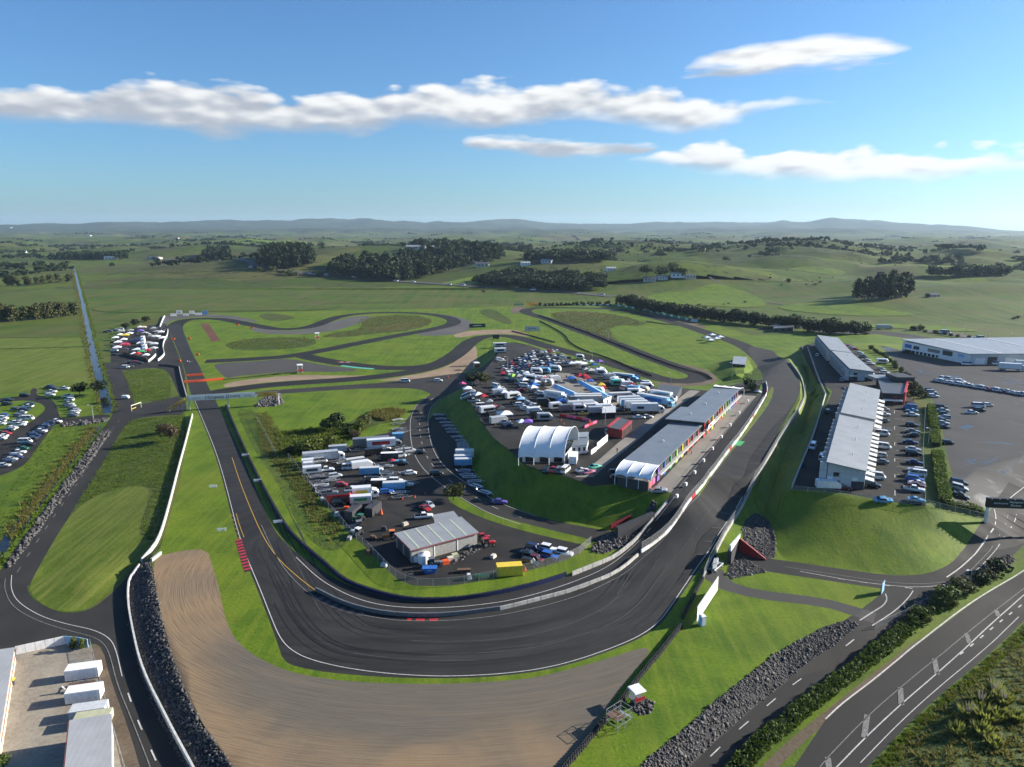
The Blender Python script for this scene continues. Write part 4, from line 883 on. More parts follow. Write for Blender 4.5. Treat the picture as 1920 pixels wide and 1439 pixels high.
# pampas clumps on the rough hillside
pm = {}
for i, (px, py, s) in enumerate([(1838,1322,1.9),(1862,1305,2.3),(1880,1318,1.8),(1815,1345,2.0),(1850,1350,2.2),(1875,1345,1.7),(1795,1375,1.7),(1840,1375,1.8),(1862,1398,1.6),(1905,1350,1.6)]):
    p = at(px, py); r = empty('pampas_grass', tuple(p), i*1.3); r.scale = (s, s, s)
    tag(r, f'{ordn(i+1)} yellow-green pampas clump on the rough hillside, counted from the left' if False else f'{ordn(i+1)} yellow-green pampas clump among the group on the rough hillside', 'pampas', 'pampas clumps on the rough hillside')
    if 'leaves' not in pm:
        V, T = blades(90, 0.95, 0.45, 5); pm['leaves'] = mesh_tri('leaves', V*[1.3, 1.3, 1], T); pm['leaves'].materials.append(MATS['pampas_leaf'])
        mb = MB()
        for k in range(7): a = k*0.9; mb.bar((math.cos(a)*0.15, math.sin(a)*0.15, 0.6), (math.cos(a)*0.35, math.sin(a)*0.35, 1.35), 0.05, 5, 0.02)
        pm['plume'] = mb.mesh('plumes'); pm['plume'].materials.append(MATS['plume'])
    o = bpy.data.objects.new('leaves', pm['leaves']); COL.objects.link(o); o.parent = r
    if i < 4: o = bpy.data.objects.new('plumes', pm['plume']); COL.objects.link(o); o.parent = r; tag(o, None, None, None, 'stuff')

# ------------------------------------------------------------------ rocks
m, t, b = mat('basalt'); p = geo_pos(t); n = t.noise(p, 2.3, 2, 0.8); n2 = t.noise(p, 0.3, 2)
c = t.mix(t.ss(n, 0.25, 0.75), (0.022, 0.021, 0.022), (0.125, 0.117, 0.112)); t.l.new(c, b.inputs['Base Color']); b.inputs['Roughness'].default_value = 0.85
def rocks(px, spacing, size, seed, name='rock_revetment', mx=14000):
    pts = scatter(px, 1/spacing**2, 0.0, seed)[:mx]; g = np.random.default_rng(seed); n = len(pts)
    if n == 0: return
    base = np.array([(1,0,0),(0,1,0),(-1,0,0),(0,-1,0),(0,0,1),(0,0,-1)], float); F = np.array([(0,1,4),(1,2,4),(2,3,4),(3,0,4),(1,0,5),(2,1,5),(3,2,5),(0,3,5)])
    V = base[None]*(size*np.exp(g.normal(size=(n, 1, 1))*0.38)*(0.6+0.7*g.random((n, 1, 3))))*(0.75+0.5*g.random((n, 6, 1))); a = g.random(n)*6.28; c, s = np.cos(a)[:, None], np.sin(a)[:, None]
    V = np.stack([V[..., 0]*c-V[..., 1]*s, V[..., 0]*s+V[..., 1]*c, V[..., 2]*0.8+V[..., 0]*0.3], -1)+(pts+[0, 0, size*0.2])[:, None, :]
    o = link(name, mesh_tri(name, V.reshape(-1, 3), (np.arange(n)[:, None, None]*6+F[None]).reshape(-1, 3)), None, 'basalt'); tag(o, None, None, None, 'stuff')
for k, (rk, sp, sz) in enumerate(((RK1, 0.27, 0.19), (RK2, 0.27, 0.19), (RK3, 0.3, 0.21), (RK4, 0.3, 0.21), (RK5, 0.4, 0.3), (RK6, 0.7, 0.5), (RK7, 0.4, 0.28), (RK8, 0.45, 0.33))): rocks(rk, sp, sz, 40+k)
rocks([(112,793),(150,791),(200,785),(206,790),(150,799),(116,800)], 0.7, 0.55, 55, 'causeway_rocks')
rocks([(214,806),(205,815),(150,892),(100,958),(40,1040),(20,1068),(10,1062),(60,990),(120,905),(190,808)], 0.62, 0.4, 56, 'canal_bank_rocks')

for k, (cl_, of_) in enumerate(((CANAL, 3.0), (CANAL, -3.2), (CANAL2, 2.4), (CANAL2, -2.4))):
    P_ = offset_line(wline(cl_, 1.6, 1), of_); g = np.random.default_rng(k); P_ = P_+g.normal(size=P_.shape)*0.7
    joined('canal_bank_plants', np.c_[P_, H(P_[:, 0], P_[:, 1])-0.1], TUFT, 'tuft_dry' if k % 2 else 'grass_tuft', 0.6, 1.5, None, 1.2, 70+k)
# ------------------------------------------------------------------ built things: materials
plain('white_paint', (0.78, 0.78, 0.77), 0.5); plain('white_fabric', (0.80, 0.81, 0.82), 0.6, 0, 0.05, 0.4); plain('concrete', (0.36, 0.35, 0.33), 0.9, 0, 0.25, 1.2)
plain('concrete_pale', (0.52, 0.51, 0.48), 0.9, 0, 0.2, 1.2); plain('steel', (0.42, 0.43, 0.44), 0.45, 0.6); plain('dark_steel', (0.06, 0.06, 0.065), 0.5, 0.4); plain('charcoal', (0.045, 0.045, 0.05), 0.6)
plain('wall_grey', (0.30, 0.31, 0.32), 0.7); plain('wall_light', (0.50, 0.52, 0.53), 0.65); plain('black_paint', (0.02, 0.02, 0.022), 0.5); plain('red_paint', (0.42, 0.025, 0.03), 0.45); plain('red_deep', (0.20, 0.012, 0.015), 0.6)
plain('orange_paint', (0.74, 0.10, 0.025), 0.5); plain('yellow_paint', (0.72, 0.52, 0.05), 0.5); plain('green_paint', (0.05, 0.33, 0.10), 0.5); plain('lime_paint', (0.35, 0.60, 0.08), 0.5); plain('blue_paint', (0.03, 0.13, 0.42), 0.45)
plain('purple_paint', (0.20, 0.10, 0.42), 0.5); plain('pink_paint', (0.70, 0.12, 0.28), 0.5); plain('sky_paint', (0.25, 0.48, 0.70), 0.5); plain('navy_paint', (0.015, 0.022, 0.07), 0.4); plain('rubber', (0.018, 0.018, 0.019), 0.85)
plain('brown_wood', (0.14, 0.075, 0.045), 0.8); plain('rust_trim', (0.22, 0.06, 0.06), 0.6); plain('timber_tan', (0.48, 0.36, 0.27), 0.8); plain('line_white', (0.46, 0.455, 0.43), 0.8, 0, 0.3, 3.0); plain('line_worn', (0.17, 0.167, 0.16), 0.85, 0, 0.4, 2.0); plain('line_yellow', (0.42, 0.26, 0.04), 0.8, 0, 0.25, 3.0)
plain('beige', (0.55, 0.50, 0.42), 0.7); plain('silver_paint', (0.45, 0.46, 0.47), 0.35, 0.5); plain('grey_paint', (0.17, 0.175, 0.18), 0.4, 0.3); plain('maroon', (0.13, 0.015, 0.02), 0.4); plain('skylight_green', (0.42, 0.47, 0.34), 0.4); plain('teal_paint', (0.10, 0.45, 0.36), 0.5)
plain('sign_amber', (0.80, 0.55, 0.18), 0.6, 0, 0.05); plain('tan_tarp', (0.42, 0.42, 0.28), 0.8); plain('light_blue', (0.30, 0.52, 0.72), 0.5); plain('bronze', (0.30, 0.29, 0.27), 0.6)
m, t, b = mat('glass'); b.inputs['Base Color'].default_value = (0.02, 0.025, 0.03, 1); b.inputs['Roughness'].default_value = 0.08; b.inputs['Specular IOR Level'].default_value = 0.7
def metal_roof(name, col, ang, pitch=0.9):
    m, t, b = mat(name); p = geo_pos(t); mp = t.node('ShaderNodeMapping'); t.l.new(p, mp.inputs[0]); mp.inputs['Rotation'].default_value = (0, 0, R(-ang))
    wv = t.node('ShaderNodeTexWave'); wv.wave_type = 'BANDS'; wv.bands_direction = 'X'; t.l.new(mp.outputs[0], wv.inputs['Vector']); wv.inputs['Scale'].default_value = 0.314/pitch*1.0; wv.inputs['Distortion'].default_value = 0
    n = t.noise(p, 0.25, 5, 0.6); n2 = t.noise(p, 1.7, 3)
    c = t.mix(t.ss(n, 0.3, 0.7), tuple(x*0.85 for x in col), col); c = t.mix(t.ss(n2, 0.6, 0.8, 0, 0.2), c, tuple(x*0.7 for x in col))
    t.l.new(c, b.inputs['Base Color']); b.inputs['Roughness'].default_value = 0.48; b.inputs['Metallic'].default_value = 0.25
    bump(t, b, wv.outputs[1], 0.012, 0.4); return m
metal_roof('roof_blue_grey', (0.215, 0.24, 0.265), 61); metal_roof('roof_grey', (0.29, 0.30, 0.305), 62); metal_roof('roof_shed', (0.33, 0.34, 0.345), 32); metal_roof('roof_white', (0.33, 0.35, 0.37), -5); metal_roof('roof_dark', (0.10, 0.105, 0.11), 20); metal_roof('roof_pale', (0.46, 0.46, 0.45), 12)
# wire mesh: fine wires, mostly gaps
m, t, b = mat('wire_mesh'); b.inputs['Base Color'].default_value = (0.42, 0.42, 0.41, 1); b.inputs['Roughness'].default_value = 0.5; b.inputs['Metallic'].default_value = 0.3
tr = t.node('ShaderNodeBsdfTransparent'); ms = t.node('ShaderNodeMixShader'); ms.inputs[0].default_value = 0.22
t.l.new(tr.outputs[0], ms.inputs[1]); t.l.new(b.outputs[0], ms.inputs[2]); t.l.new(ms.outputs[0], t.n['Material Output'].inputs[0])

def text(s, size, m, parent, loc, rot, name='lettering', shear=0.0, sx=1.0, extr=0.004):
    cu = bpy.data.curves.new(name, 'FONT'); cu.body = s; cu.size = size; cu.extrude = extr; cu.align_x = 'CENTER'; cu.align_y = 'CENTER'; cu.shear = shear; cu.resolution_u = 2
    o = bpy.data.objects.new('tmp', cu); me = bpy.data.meshes.new_from_object(o); bpy.data.objects.remove(o); bpy.data.curves.remove(cu)
    ob = link(name, me, parent, m); ob.location = loc; ob.rotation_euler = rot; ob.scale = (sx, 1, 1); return ob
m, t, b = mat('vinyl'); b.inputs['Base Color'].default_value = (0.95, 0.92, 0.86, 1); b.inputs['Roughness'].default_value = 0.6
tr = t.node('ShaderNodeBsdfTranslucent'); tr.inputs[0].default_value = (0.95, 0.95, 0.94, 1); ms = t.node('ShaderNodeMixShader'); ms.inputs[0].default_value = 0.55
t.l.new(b.outputs[0], ms.inputs[1]); t.l.new(tr.outputs[0], ms.inputs[2]); t.l.new(ms.outputs[0], t.n['Material Output'].inputs[0])
m, t, b = mat('vinyl_amber'); b.inputs['Base Color'].default_value = (0.80, 0.55, 0.16, 1); b.inputs['Roughness'].default_value = 0.6
tr = t.node('ShaderNodeBsdfTranslucent'); tr.inputs[0].default_value = (0.85, 0.6, 0.2, 1); ms = t.node('ShaderNodeMixShader'); ms.inputs[0].default_value = 0.5
t.l.new(b.outputs[0], ms.inputs[1]); t.l.new(tr.outputs[0], ms.inputs[2]); t.l.new(ms.outputs[0], t.n['Material Output'].inputs[0])
def marks(parent, x, y, z, w_, h, m, n=7, seed=1):
    """lettering too small to read: a row of short strokes"""
    g = random.Random(seed+int(abs(x)*10)); mb = MB()
    for k in range(n):
        a = x-w_/2+w_*k/n; mb.box(a, a+w_/n*0.62, y-0.012, y, z-h/2+h*g.uniform(0, 0.2), z+h/2-h*g.uniform(0, 0.3))
    o = mb.build('print_marks', m, parent); o['kind'] = 'stuff'; return o
UP = lambda rz=0: (math.pi/2, 0, rz)

# ------------------------------------------------------------------ painted lines
def stripe(name, px, width, m, label=None, dash=None, smooth=2, pts=None, off=0.0, lift=0.05, step=1.5):
    P = wline(px, step, smooth) if pts is None else pts
    if off: P = offset_line(P, off)
    t_ = np.gradient(P, axis=0); t_ /= np.hypot(t_[:, 0], t_[:, 1])[:, None]+1e-9; nr = np.c_[-t_[:, 1], t_[:, 0]]*width/2
    A_ = P+nr; B_ = P-nr; zA = H(A_[:, 0], A_[:, 1])+lift; zB = H(B_[:, 0], B_[:, 1])+lift
    v = np.empty((2*len(P), 3)); v[0::2] = np.c_[A_, zA]; v[1::2] = np.c_[B_, zB]
    k = np.arange(len(P)-1)
    if dash: k = k[(k*step) % (dash[0]+dash[1]) < dash[0]]
    q = np.c_[k*2, k*2+1, k*2+3, k*2+2]; tri = np.r_[q[:, [0, 1, 2]], q[:, [0, 2, 3]]]
    o = link(name, mesh_tri(name, v, tri), None, m); tag(o, None, None, None, 'structure'); return o
LW = 'line_white'
def drape(name, px, m, lift=0.35, step=18.0):
    P = [np.array(q) for q in chaikin(wpts(px), 2)]; lo = np.min(P, 0); hi = np.max(P, 0); n = len(P)
    X, Y = np.meshgrid(np.arange(lo[0], hi[0], step), np.arange(lo[1], hi[1], step)); X, Y = X.ravel(), Y.ravel(); s = inpoly(np.array(P), X, Y)
    V = [Vector(map(float, q)) for q in P]+[Vector((float(a), float(b))) for a, b in zip(X[s], Y[s])]
    vo_, _, fo = delaunay_2d_cdt(V, [(i, (i+1) % n) for i in range(n)], [], 1, 0.01, False)[:3]
    vo_ = np.array([tuple(q) for q in vo_]); T = np.array(fo); c = vo_[T].mean(1); T = T[inpoly(np.array(P), c[:, 0], c[:, 1])]
    o = link(name, mesh_tri(name, np.c_[vo_, H(vo_[:, 0], vo_[:, 1])+lift], T), None, m, smooth=True); tag(o, None, None, None, 'structure')
plain('skid', (0.007, 0.007, 0.007), 0.7, 0, 0.3, 0.6); plain('skid_grey', (0.048, 0.046, 0.043), 0.9, 0, 0.35, 0.5)
g_ = random.Random(3)
EDGE = wline([(426,935),(438,985),(455,1040),(472,1080),(488,1120),(505,1165),(540,1215),(600,1250),(680,1264),(780,1271),(860,1271),(940,1267),(1020,1257),(1090,1239),(1160,1214),(1240,1168),(1290,1095),(1330,1040),(1365,985),(1395,935)], 1.5, 2)
for k in range(46):   # tyre marks laid down through the bend
    o_ = g_.uniform(2.0, 17.0); a_ = g_.randrange(0, len(EDGE)-40); n_ = g_.randrange(10, 60); drift = g_.uniform(-1.6, 1.6)
    Q_ = EDGE[a_:a_+n_]; ofs = o_+drift*np.linspace(0, 1, len(Q_))**1.5
    t_ = np.gradient(Q_, axis=0); t_ /= np.hypot(t_[:, 0], t_[:, 1])[:, None]; Q_ = Q_+np.c_[-t_[:, 1], t_[:, 0]]*ofs[:, None]
    stripe('tyre_mark', None, g_.uniform(0.1, 0.28), 'skid' if k % 4 else 'skid_grey', pts=Q_, lift=0.012+0.0004*k)
stripe('edge_line', [(360,745),(374,780),(391,820),(409,870),(426,935),(438,985),(455,1040),(472,1080),(488,1120),(505,1165),(520,1200),(540,1222),(575,1240),(640,1256),(720,1267),(800,1272),(860,1272),(940,1268),(1020,1258),(1090,1240),(1160,1215),(1205,1195),(1240,1170),(1262,1140),(1285,1105),(1305,1075),(1330,1040),(1365,985),(1395,935)], 0.18, LW, off=0.6)
stripe('edge_line', [(1450,728),(1444,752),(1423,783),(1387,828),(1362,857),(1313,930),(1282,960),(1260,990),(1240,1017),(1210,1042),(1185,1065),(1167,1079),(1120,1103),(1092,1114),(1035,1133),(960,1150),(905,1159),(830,1165),(755,1165),(705,1159),(655,1148),(620,1135),(580,1115),(542,1079),(515,1040),(490,985)], 0.18, 'line_worn')
stripe('pit_exit_line', [(1265,932),(1250,952),(1217,992),(1185,1027),(1150,1057),(1108,1079),(1035,1106),(960,1126),(905,1134),(855,1139),(780,1141),(717,1136),(667,1123),(620,1100),(590,1079),(555,1045)], 0.18, LW)
stripe('pit_exit_line', [(435,858),(450,905),(470,955),(492,1005),(520,1048),(560,1084),(592,1108)], 0.2, 'line_yellow')
stripe('pit_lane_line', [(1402,745),(1380,775),(1340,822),(1300,868),(1262,912)], 0.22, 'line_worn'); stripe('pit_lane_line', [(1412,750),(1388,780),(1348,826),(1308,872),(1270,918)], 0.22, 'line_worn')
for off in (-3.7, 3.7): stripe('road_line', None, 0.17, LW, pts=resample(ROAD[10:-8], 1.5), off=off)
stripe('road_line', None, 0.2, LW, pts=resample(ROAD[10:-8], 1.5), off=-2.6, dash=None) if False else None
stripe('road_dashes', None, 0.2, LW, pts=resample(ROAD[8:-8], 1.5), off=0.2, dash=(3, 6))
stripe('road_dashes', [(32,1074),(62,1027),(102,967),(147,905),(191,835),(207,810),(225,787)], 0.2, 'line_worn', dash=(3, 6)); 
stripe('road_line', [(22,1079),(20,1104),(32,1129),(75,1156),(125,1171),(175,1181),(205,1196),(217,1216),(229,1269)], 0.16, LW)
stripe('road_line', [(10,1085),(8,1105),(22,1138),(70,1165),(125,1182),(178,1195),(198,1210),(208,1235),(220,1285),(245,1345),(275,1420),(285,1450)], 0.16, 'line_yellow' if False else 'line_worn')
stripe('road_dashes', [(240,1300),(257,1349),(277,1393),(297,1437)], 0.24, LW, dash=(3, 6))
stripe('road_dashes', [(1332,1419),(1382,1371),(1430,1331),(1477,1291),(1522,1259),(1566,1228),(1606,1196),(1625,1184)], 0.2, LW, dash=(3, 6))
stripe('road_line', [(1635,1174),(1660,1158),(1688,1138),(1705,1120),(1712,1108)], 0.2, LW)
stripe('road_line', [(1470,1063),(1560,1077),(1620,1086),(1680,1094),(1730,1096),(1780,1091),(1812,1078),(1840,1050),(1870,1012),(1886,985),(1890,965)], 0.18, 'line_worn')
stripe('road_line', [(1500,1072),(1600,1090),(1680,1100),(1740,1102),(1800,1092),(1835,1068),(1880,1012),(1902,982),(1906,965)], 0.18, LW)
stripe('road_dashes', [(1570,1085),(1640,1096),(1740,1107)], 0.3, LW, dash=(1.5, 3))
stripe('road_line', [(1864,955),(1868,970),(1866,985)], 0.2, LW); stripe('car_park_line', [(1882,944),(1905,925),(1920,914)], 0.2, LW); stripe('car_park_line', [(1908,948),(1925,935),(1950,915)], 0.2, LW)
stripe('kerb_edge', [(1985,1033),(1910,1079),(1837,1121),(1750,1186),(1695,1229),(1640,1276),(1580,1321),(1550,1350)], 0.25, 'concrete_pale', off=-0.2)
stripe('kerb_edge', [(1775,1083),(1800,1066),(1828,1040),(1850,1010),(1866,988)], 0.3, 'concrete_pale'); stripe('kerb_edge', [(1612,1164),(1640,1146),(1658,1135),(1664,1124),(1660,1114)], 0.25, 'concrete')
# flush median on the public road
MED_L = [(1536,1441),(1552,1420),(1632,1338),(1690,1288),(1760,1231),(1815,1186),(1870,1142),(1920,1104)]; MED_R = [(1567,1441),(1620,1386),(1688,1322),(1755,1265),(1820,1206),(1872,1158),(1920,1116)]
stripe('road_line', MED_L, 0.16, 'line_worn'); stripe('road_line', MED_R, 0.2, LW)
stripe('road_line', [(1625,1438),(1702,1357),(1777,1289),(1840,1237),(1920,1162)], 0.14, LW, off=1.0)
for a, b_ in (((1552,1421),(1556,1452)),((1626,1341),(1620,1384)),((1688,1290),(1690,1322)),((1752,1236),(1757,1265)),((1812,1189),(1818,1207)),((1868,1145),(1872,1157))):
    stripe('median_bar', [a, b_], 0.9, 'line_worn', smooth=0)
stripe('road_dashes', [(1800,1228),(1860,1178),(1915,1135)], 0.25, LW, dash=(1.5, 3))
for k in range(16):   # painted bay lines along the pit straight
    a = at(1345+k*8, 1062-k*20); 
for px in (((1310,1040),(1345,1043)),((1322,1015),(1362,1018)),((1335,990),(1378,993)),((1352,962),(1392,966)),((1372,930),(1408,934)),((1405,870),(1432,872)),((1420,842),(1447,844)),((1432,818),(1457,820)),((1447,792),(1472,794)),((1455,772),(1483,774)),((1462,752),(1490,754))):
    stripe('grid_line', list(px), 0.14, 'line_worn', smooth=0)
for k in range(13):
    y = 1238+k*15; x0 = 224+k*5.3+ (k*k)*0.12
    stripe('rumble_line', [(x0, y), (x0+27+k*0.6, y-1)], 0.3, 'rubber', smooth=0)
for k in range(11):
    stripe('bay_line', [(1676+0.6*k, 770+k*15), (1700+0.7*k, 773+k*15)], 0.12, LW, smooth=0)
for k in range(6): stripe('lane_dash', [(1677+k*0.2, 770+k*30 if k < 5 else 920), (1677+k*0.2, 776+k*30 if k < 5 else 930)], 0.2, LW, smooth=0)

# ------------------------------------------------------------------ walls, barriers, fences
def barrier(name, px, hgt, thick, m, label, cat='barrier', panel=None, piece='panel', smooth=2, cap=None, base=0.0, pts=None):
    P = wline(px, panel or 3.0, smooth) if pts is None else pts
    z = H(P[:, 0], P[:, 1])+base; o0 = np.array([P[0][0], P[0][1], z[0]])
    r = empty(name, tuple(o0)); tag(r, label, cat)
    t_ = np.gradient(P, axis=0); t_ /= np.hypot(t_[:, 0], t_[:, 1])[:, None]+1e-9; nr = np.c_[-t_[:, 1], t_[:, 0]]*thick/2
    if panel:
        for i in range(len(P)-1):
            d = P[i+1]-P[i]; L = np.hypot(*d); dz = z[i+1]-z[i]; mb = MB(); g_ = 0.02*L
            mb.hexa([(g_,-thick/2*1.25,-0.15),(L-g_,-thick/2*1.25,dz-0.15),(L-g_,thick/2*1.25,dz-0.15),(g_,thick/2*1.25,-0.15),(g_,-thick/2,hgt),(L-g_,-thick/2,dz+hgt),(L-g_,thick/2,dz+hgt),(g_,thick/2,hgt)])
            mm = m[i % len(m)] if isinstance(m, list) else m
            mb.build(piece, mm, r, (P[i][0]-o0[0], P[i][1]-o0[1], z[i]-o0[2]), math.atan2(d[1], d[0]))
    else:
        v = []; f = []
        for i in range(len(P)):
            for s in (-1, 1):
                q = P[i]+nr[i]*s; v += [(q[0]-o0[0], q[1]-o0[1], z[i]-o0[2]-0.3), (q[0]-o0[0], q[1]-o0[1], z[i]-o0[2]+hgt)]
        for i in range(len(P)-1):
            a = i*4; b = a+4; f += [(a, b, b+1, a+1), (a+3, b+3, b+2, a+2), (a+1, b+1, b+3, a+3)]
        f += [(0, 1, 3, 2), (len(v)-4, len(v)-2, len(v)-1, len(v)-3)]
        link('wall_run', mesh_np('wall_run', v, f), r, m)
    return r, P, z
def fence(px, hgt, label, post=3.0, smooth=1, on=None, top=0.0, pm='steel', cat='fence', base=0.0, lean=0.0, rail=True):
    P = wline(px, post, smooth); z = H(P[:, 0], P[:, 1])+base; o0 = np.array([P[0][0], P[0][1], z[0]]); r = empty('wire_fence', tuple(o0)); tag(r, label, cat)
    pmesh = MB().bar((0, 0, -0.2), (0, 0, hgt), 0.045, 5).mesh('post'); pmesh.materials.append(MATS[pm])
    v = []; f = []
    for i in range(len(P)):
        o = bpy.data.objects.new('post', pmesh); COL.objects.link(o); o.parent = r; o.location = (P[i][0]-o0[0], P[i][1]-o0[1], z[i]-o0[2])
        v += [(P[i][0]-o0[0], P[i][1]-o0[1], z[i]-o0[2]+0.05), (P[i][0]-o0[0], P[i][1]-o0[1], z[i]-o0[2]+hgt)]
    for i in range(len(P)-1): f.append((2*i, 2*i+2, 2*i+3, 2*i+1))
    link('mesh_panel', mesh_np('mesh_panel', v, f), r, 'wire_mesh')
    if rail:
        mb = MB()
        for i in range(len(P)-1): mb.bar(v[2*i+1], v[2*i+3], 0.03, 4)
        mb.build('top_rail', pm, r)
    return r
barrier('boundary_wall', [(361,780),(350,825),(335,880),(322,932),(312,970),(300,1010),(285,1035),(265,1055)], 1.15, 0.3, 'concrete_pale', 'long white boundary wall curving down beside the left grass', 'wall', 3.5)
barrier('retaining_wall', [(262,1064),(250,1079),(241,1094),(240,1134),(249,1184),(261,1239),(279,1286),(301,1329),(326,1379),(360,1441),(385,1490)], 1.0, 0.35, 'concrete_pale', 'pale concrete wall at the foot of the left rock slope', 'wall', 3.0)
barrier('gravel_kerb_wall', [(284,1054),(302,1040)], 0.9, 0.5, 'concrete', 'short concrete wall end at the top of the raked gravel', 'wall')
barrier('pit_wall', [(1202,1037),(1235,1015),(1260,990),(1282,957),(1307,925),(1335,890),(1360,854),(1385,824),(1410,787),(1430,754),(1440,735),(1436,718)], 0.85, 0.28, ['white_paint','concrete_pale','concrete_pale','white_paint','concrete_pale','concrete','white_paint','concrete_pale','red_paint','concrete_pale','white_paint','concrete_pale','concrete'], 'long white and red pit wall between pit lane and straight', 'wall', 3.6)
fence([(1203,1035),(1236,1013),(1261,988),(1283,955),(1308,923),(1336,888),(1361,852),(1386,822),(1411,785),(1431,752)], 2.6, 'debris fence standing on the pit wall', 4.0, 2)
barrier('pit_exit_wall', [(1196,1043),(1165,1070),(1125,1090),(1060,1113),(1010,1126),(960,1139),(937,1144)], 0.8, 0.3, 'concrete', 'row of concrete blocks between bend and pit exit', 'barrier', 3.2, 'concrete_block')
barrier('pit_exit_wall', [(937,1144),(855,1155),(780,1158),(705,1151),(642,1134),(592,1108)], 0.9, 0.35, 'grey_paint', 'dark faced barrier between bend and pit exit lane', 'barrier', 3.2)
barrier('pit_lane_wall', [(1072,1080),(1142,1052),(1160,1042),(1185,1021),(1210,990),(1235,962),(1251,942)], 1.0, 0.35, 'concrete', 'grey concrete wall on the inside of the pit exit', 'wall', 3.2)
barrier('straight_wall', [(1318,1088),(1330,1057),(1350,1021),(1373,982),(1398,938),(1417,900),(1441,860),(1458,830),(1477,800),(1497,774),(1508,752),(1508,730),(1500,705),(1482,681)], 0.9, 0.35, 'concrete', 'concrete wall along the outside of the pit straight', 'wall', 3.6)
fence([(1319,1088),(1331,1057),(1351,1021),(1374,982),(1399,938),(1418,900),(1442,860),(1459,830),(1478,800),(1498,774),(1509,752),(1509,730)], 2.8, 'tall debris fence along the outside of the pit straight', 4.0, 2)
barrier('terrace_wall', [(1485,917),(1525,820),(1538,775),(1548,742)], 1.1, 0.25, 'wall_light', 'low grey wall between grass bank and suites lane', 'wall', 4.0)
barrier('terrace_wall', [(1548,742),(1530,700),(1504,652)], 1.1, 0.25, 'wall_grey', 'low grey wall below the far suites', 'wall', 4.0)
fence([(541,860),(560,884),(577,907),(607,944),(640,982),(660,1007),(683,1023),(715,1058),(757,1099),(830,1101),(900,1091),(1000,1069),(1075,1048),(1108,1020)], 2.0, 'chain link fence round the infield yard', 3.5)
fence([(480,785),(500,820),(517,855)], 1.6, 'grey fence across the infield grass', 4)
fence([(1735,765),(1730,850),(1734,950)], 1.6, 'fence between suites car park and hedge', 4, 0)
fence([(1485,920),(1560,928),(1690,947),(1770,956),(1845,972)], 1.4, 'low wire fence along the top of the entrance lawn', 4, 1)
fence([(1640,1180),(1705,1150),(1780,1112),(1850,1085)], 1.4, 'wire fence among the shrubs by the public road', 3, 0)
def tyre_wall(px, label, hgt=2, m='rubber', off=0.0, belt=None, step=0.66):
    P = wline(px, step, 2); n = len(P); z = H(P[:, 0], P[:, 1]); o0 = np.array([P[0][0], P[0][1], z[0]])
    r = empty('tyre_wall', tuple(o0)); tag(r, label, 'tyre wall')
    ring = []
    K = 8
    for rr, zz in ((0.33, 0.0), (0.33, 0.21), (0.17, 0.21), (0.17, 0.05)): ring += [(rr*math.cos(k*2*math.pi/K), rr*math.sin(k*2*math.pi/K), zz) for k in range(K)]
    ring = np.array(ring); F = []
    for l in range(3):
        for k in range(K): a = l*K+k; b = l*K+(k+1) % K; F += [(a, b, b+K), (a, b+K, a+K)]
    F = np.array(F); VV = []; TT = []; g = np.random.default_rng(4)
    for i in range(n):
        for l in range(hgt):
            VV.append(ring+[P[i][0]-o0[0]+g.normal()*0.03, P[i][1]-o0[1]+g.normal()*0.03, z[i]-o0[2]+0.22*l]); TT.append(F+len(ring)*(len(VV)-1))
    o = link('tyres', mesh_tri('tyres', np.concatenate(VV), np.concatenate(TT)), r, m); tag(o, None, None, None, 'stuff')
    if belt:
        Q = offset_line(P, belt[0]); f = []; v = []
        for i in range(n): v += [(Q[i][0]-o0[0], Q[i][1]-o0[1], z[i]-o0[2]-0.1), (Q[i][0]-o0[0], Q[i][1]-o0[1], z[i]-o0[2]+0.22*hgt+0.05)]
        n0 = len(v); d_ = offset_line(P, belt[0]+0.06*np.sign(-belt[0]))
        for i in range(n): v += [(d_[i][0]-o0[0], d_[i][1]-o0[1], z[i]-o0[2]-0.1), (d_[i][0]-o0[0], d_[i][1]-o0[1], z[i]-o0[2]+0.22*hgt+0.05)]
        for i in range(n-1): f += [(2*i, 2*i+2, 2*i+3, 2*i+1), (n0+2*i, n0+2*i+1, n0+2*i+3, n0+2*i+2), (2*i+1, 2*i+3, n0+2*i+3, n0+2*i+1)]
        link('belt', mesh_np('belt', v, f), r, belt[1])
tyre_wall([(1277,1176),(1242,1221),(1210,1259),(1180,1296),(1165,1319),(1135,1351),(1100,1396),(1060,1441),(1040,1475)], 'black tyre wall between gravel bed and right lawn', 4)
tyre_wall([(424,762),(440,800),(460,845),(480,887),(512,948),(542,998),(580,1034),(612,1060),(635,1082),(660,1097),(705,1113),(755,1125),(805,1128),(855,1126),(917,1117),(960,1108),(1010,1096),(1060,1080)], 'long tyre wall with a dark blue belt on the inside of the bend', 4, belt=(-0.45, 'navy_paint'))
tyre_wall([(1340,1045),(1322,1080),(1300,1120),(1280,1160)], 'tyre wall below the billboard', 3)
tyre_wall([(420,713),(470,708),(520,702),(566,698)], 'tyre row at the edge of the dark gravel pad', 3, step=0.9)
tyre_wall([(1012,603),(1045,620),(1062,632),(1066,642),(1090,657),(1140,672),(1190,694),(1222,706)], 'black tyre wall between the two tracks of the infield loop', 4, step=1.0)
tyre_wall([(1010,592),(1060,610),(1110,628),(1165,650),(1215,670),(1270,690),(1320,702),(1335,712)], 'black tyre wall inside the far straight', 4, step=1.0)
tyre_wall([(960,622),(1000,632),(1040,643)], 'black tyre wall beside the infield sign', 4, step=1.0)
tyre_wall([(1212,604),(1240,608),(1270,611)], 'short black tyre bank on the far infield grass', 5, step=1.0)
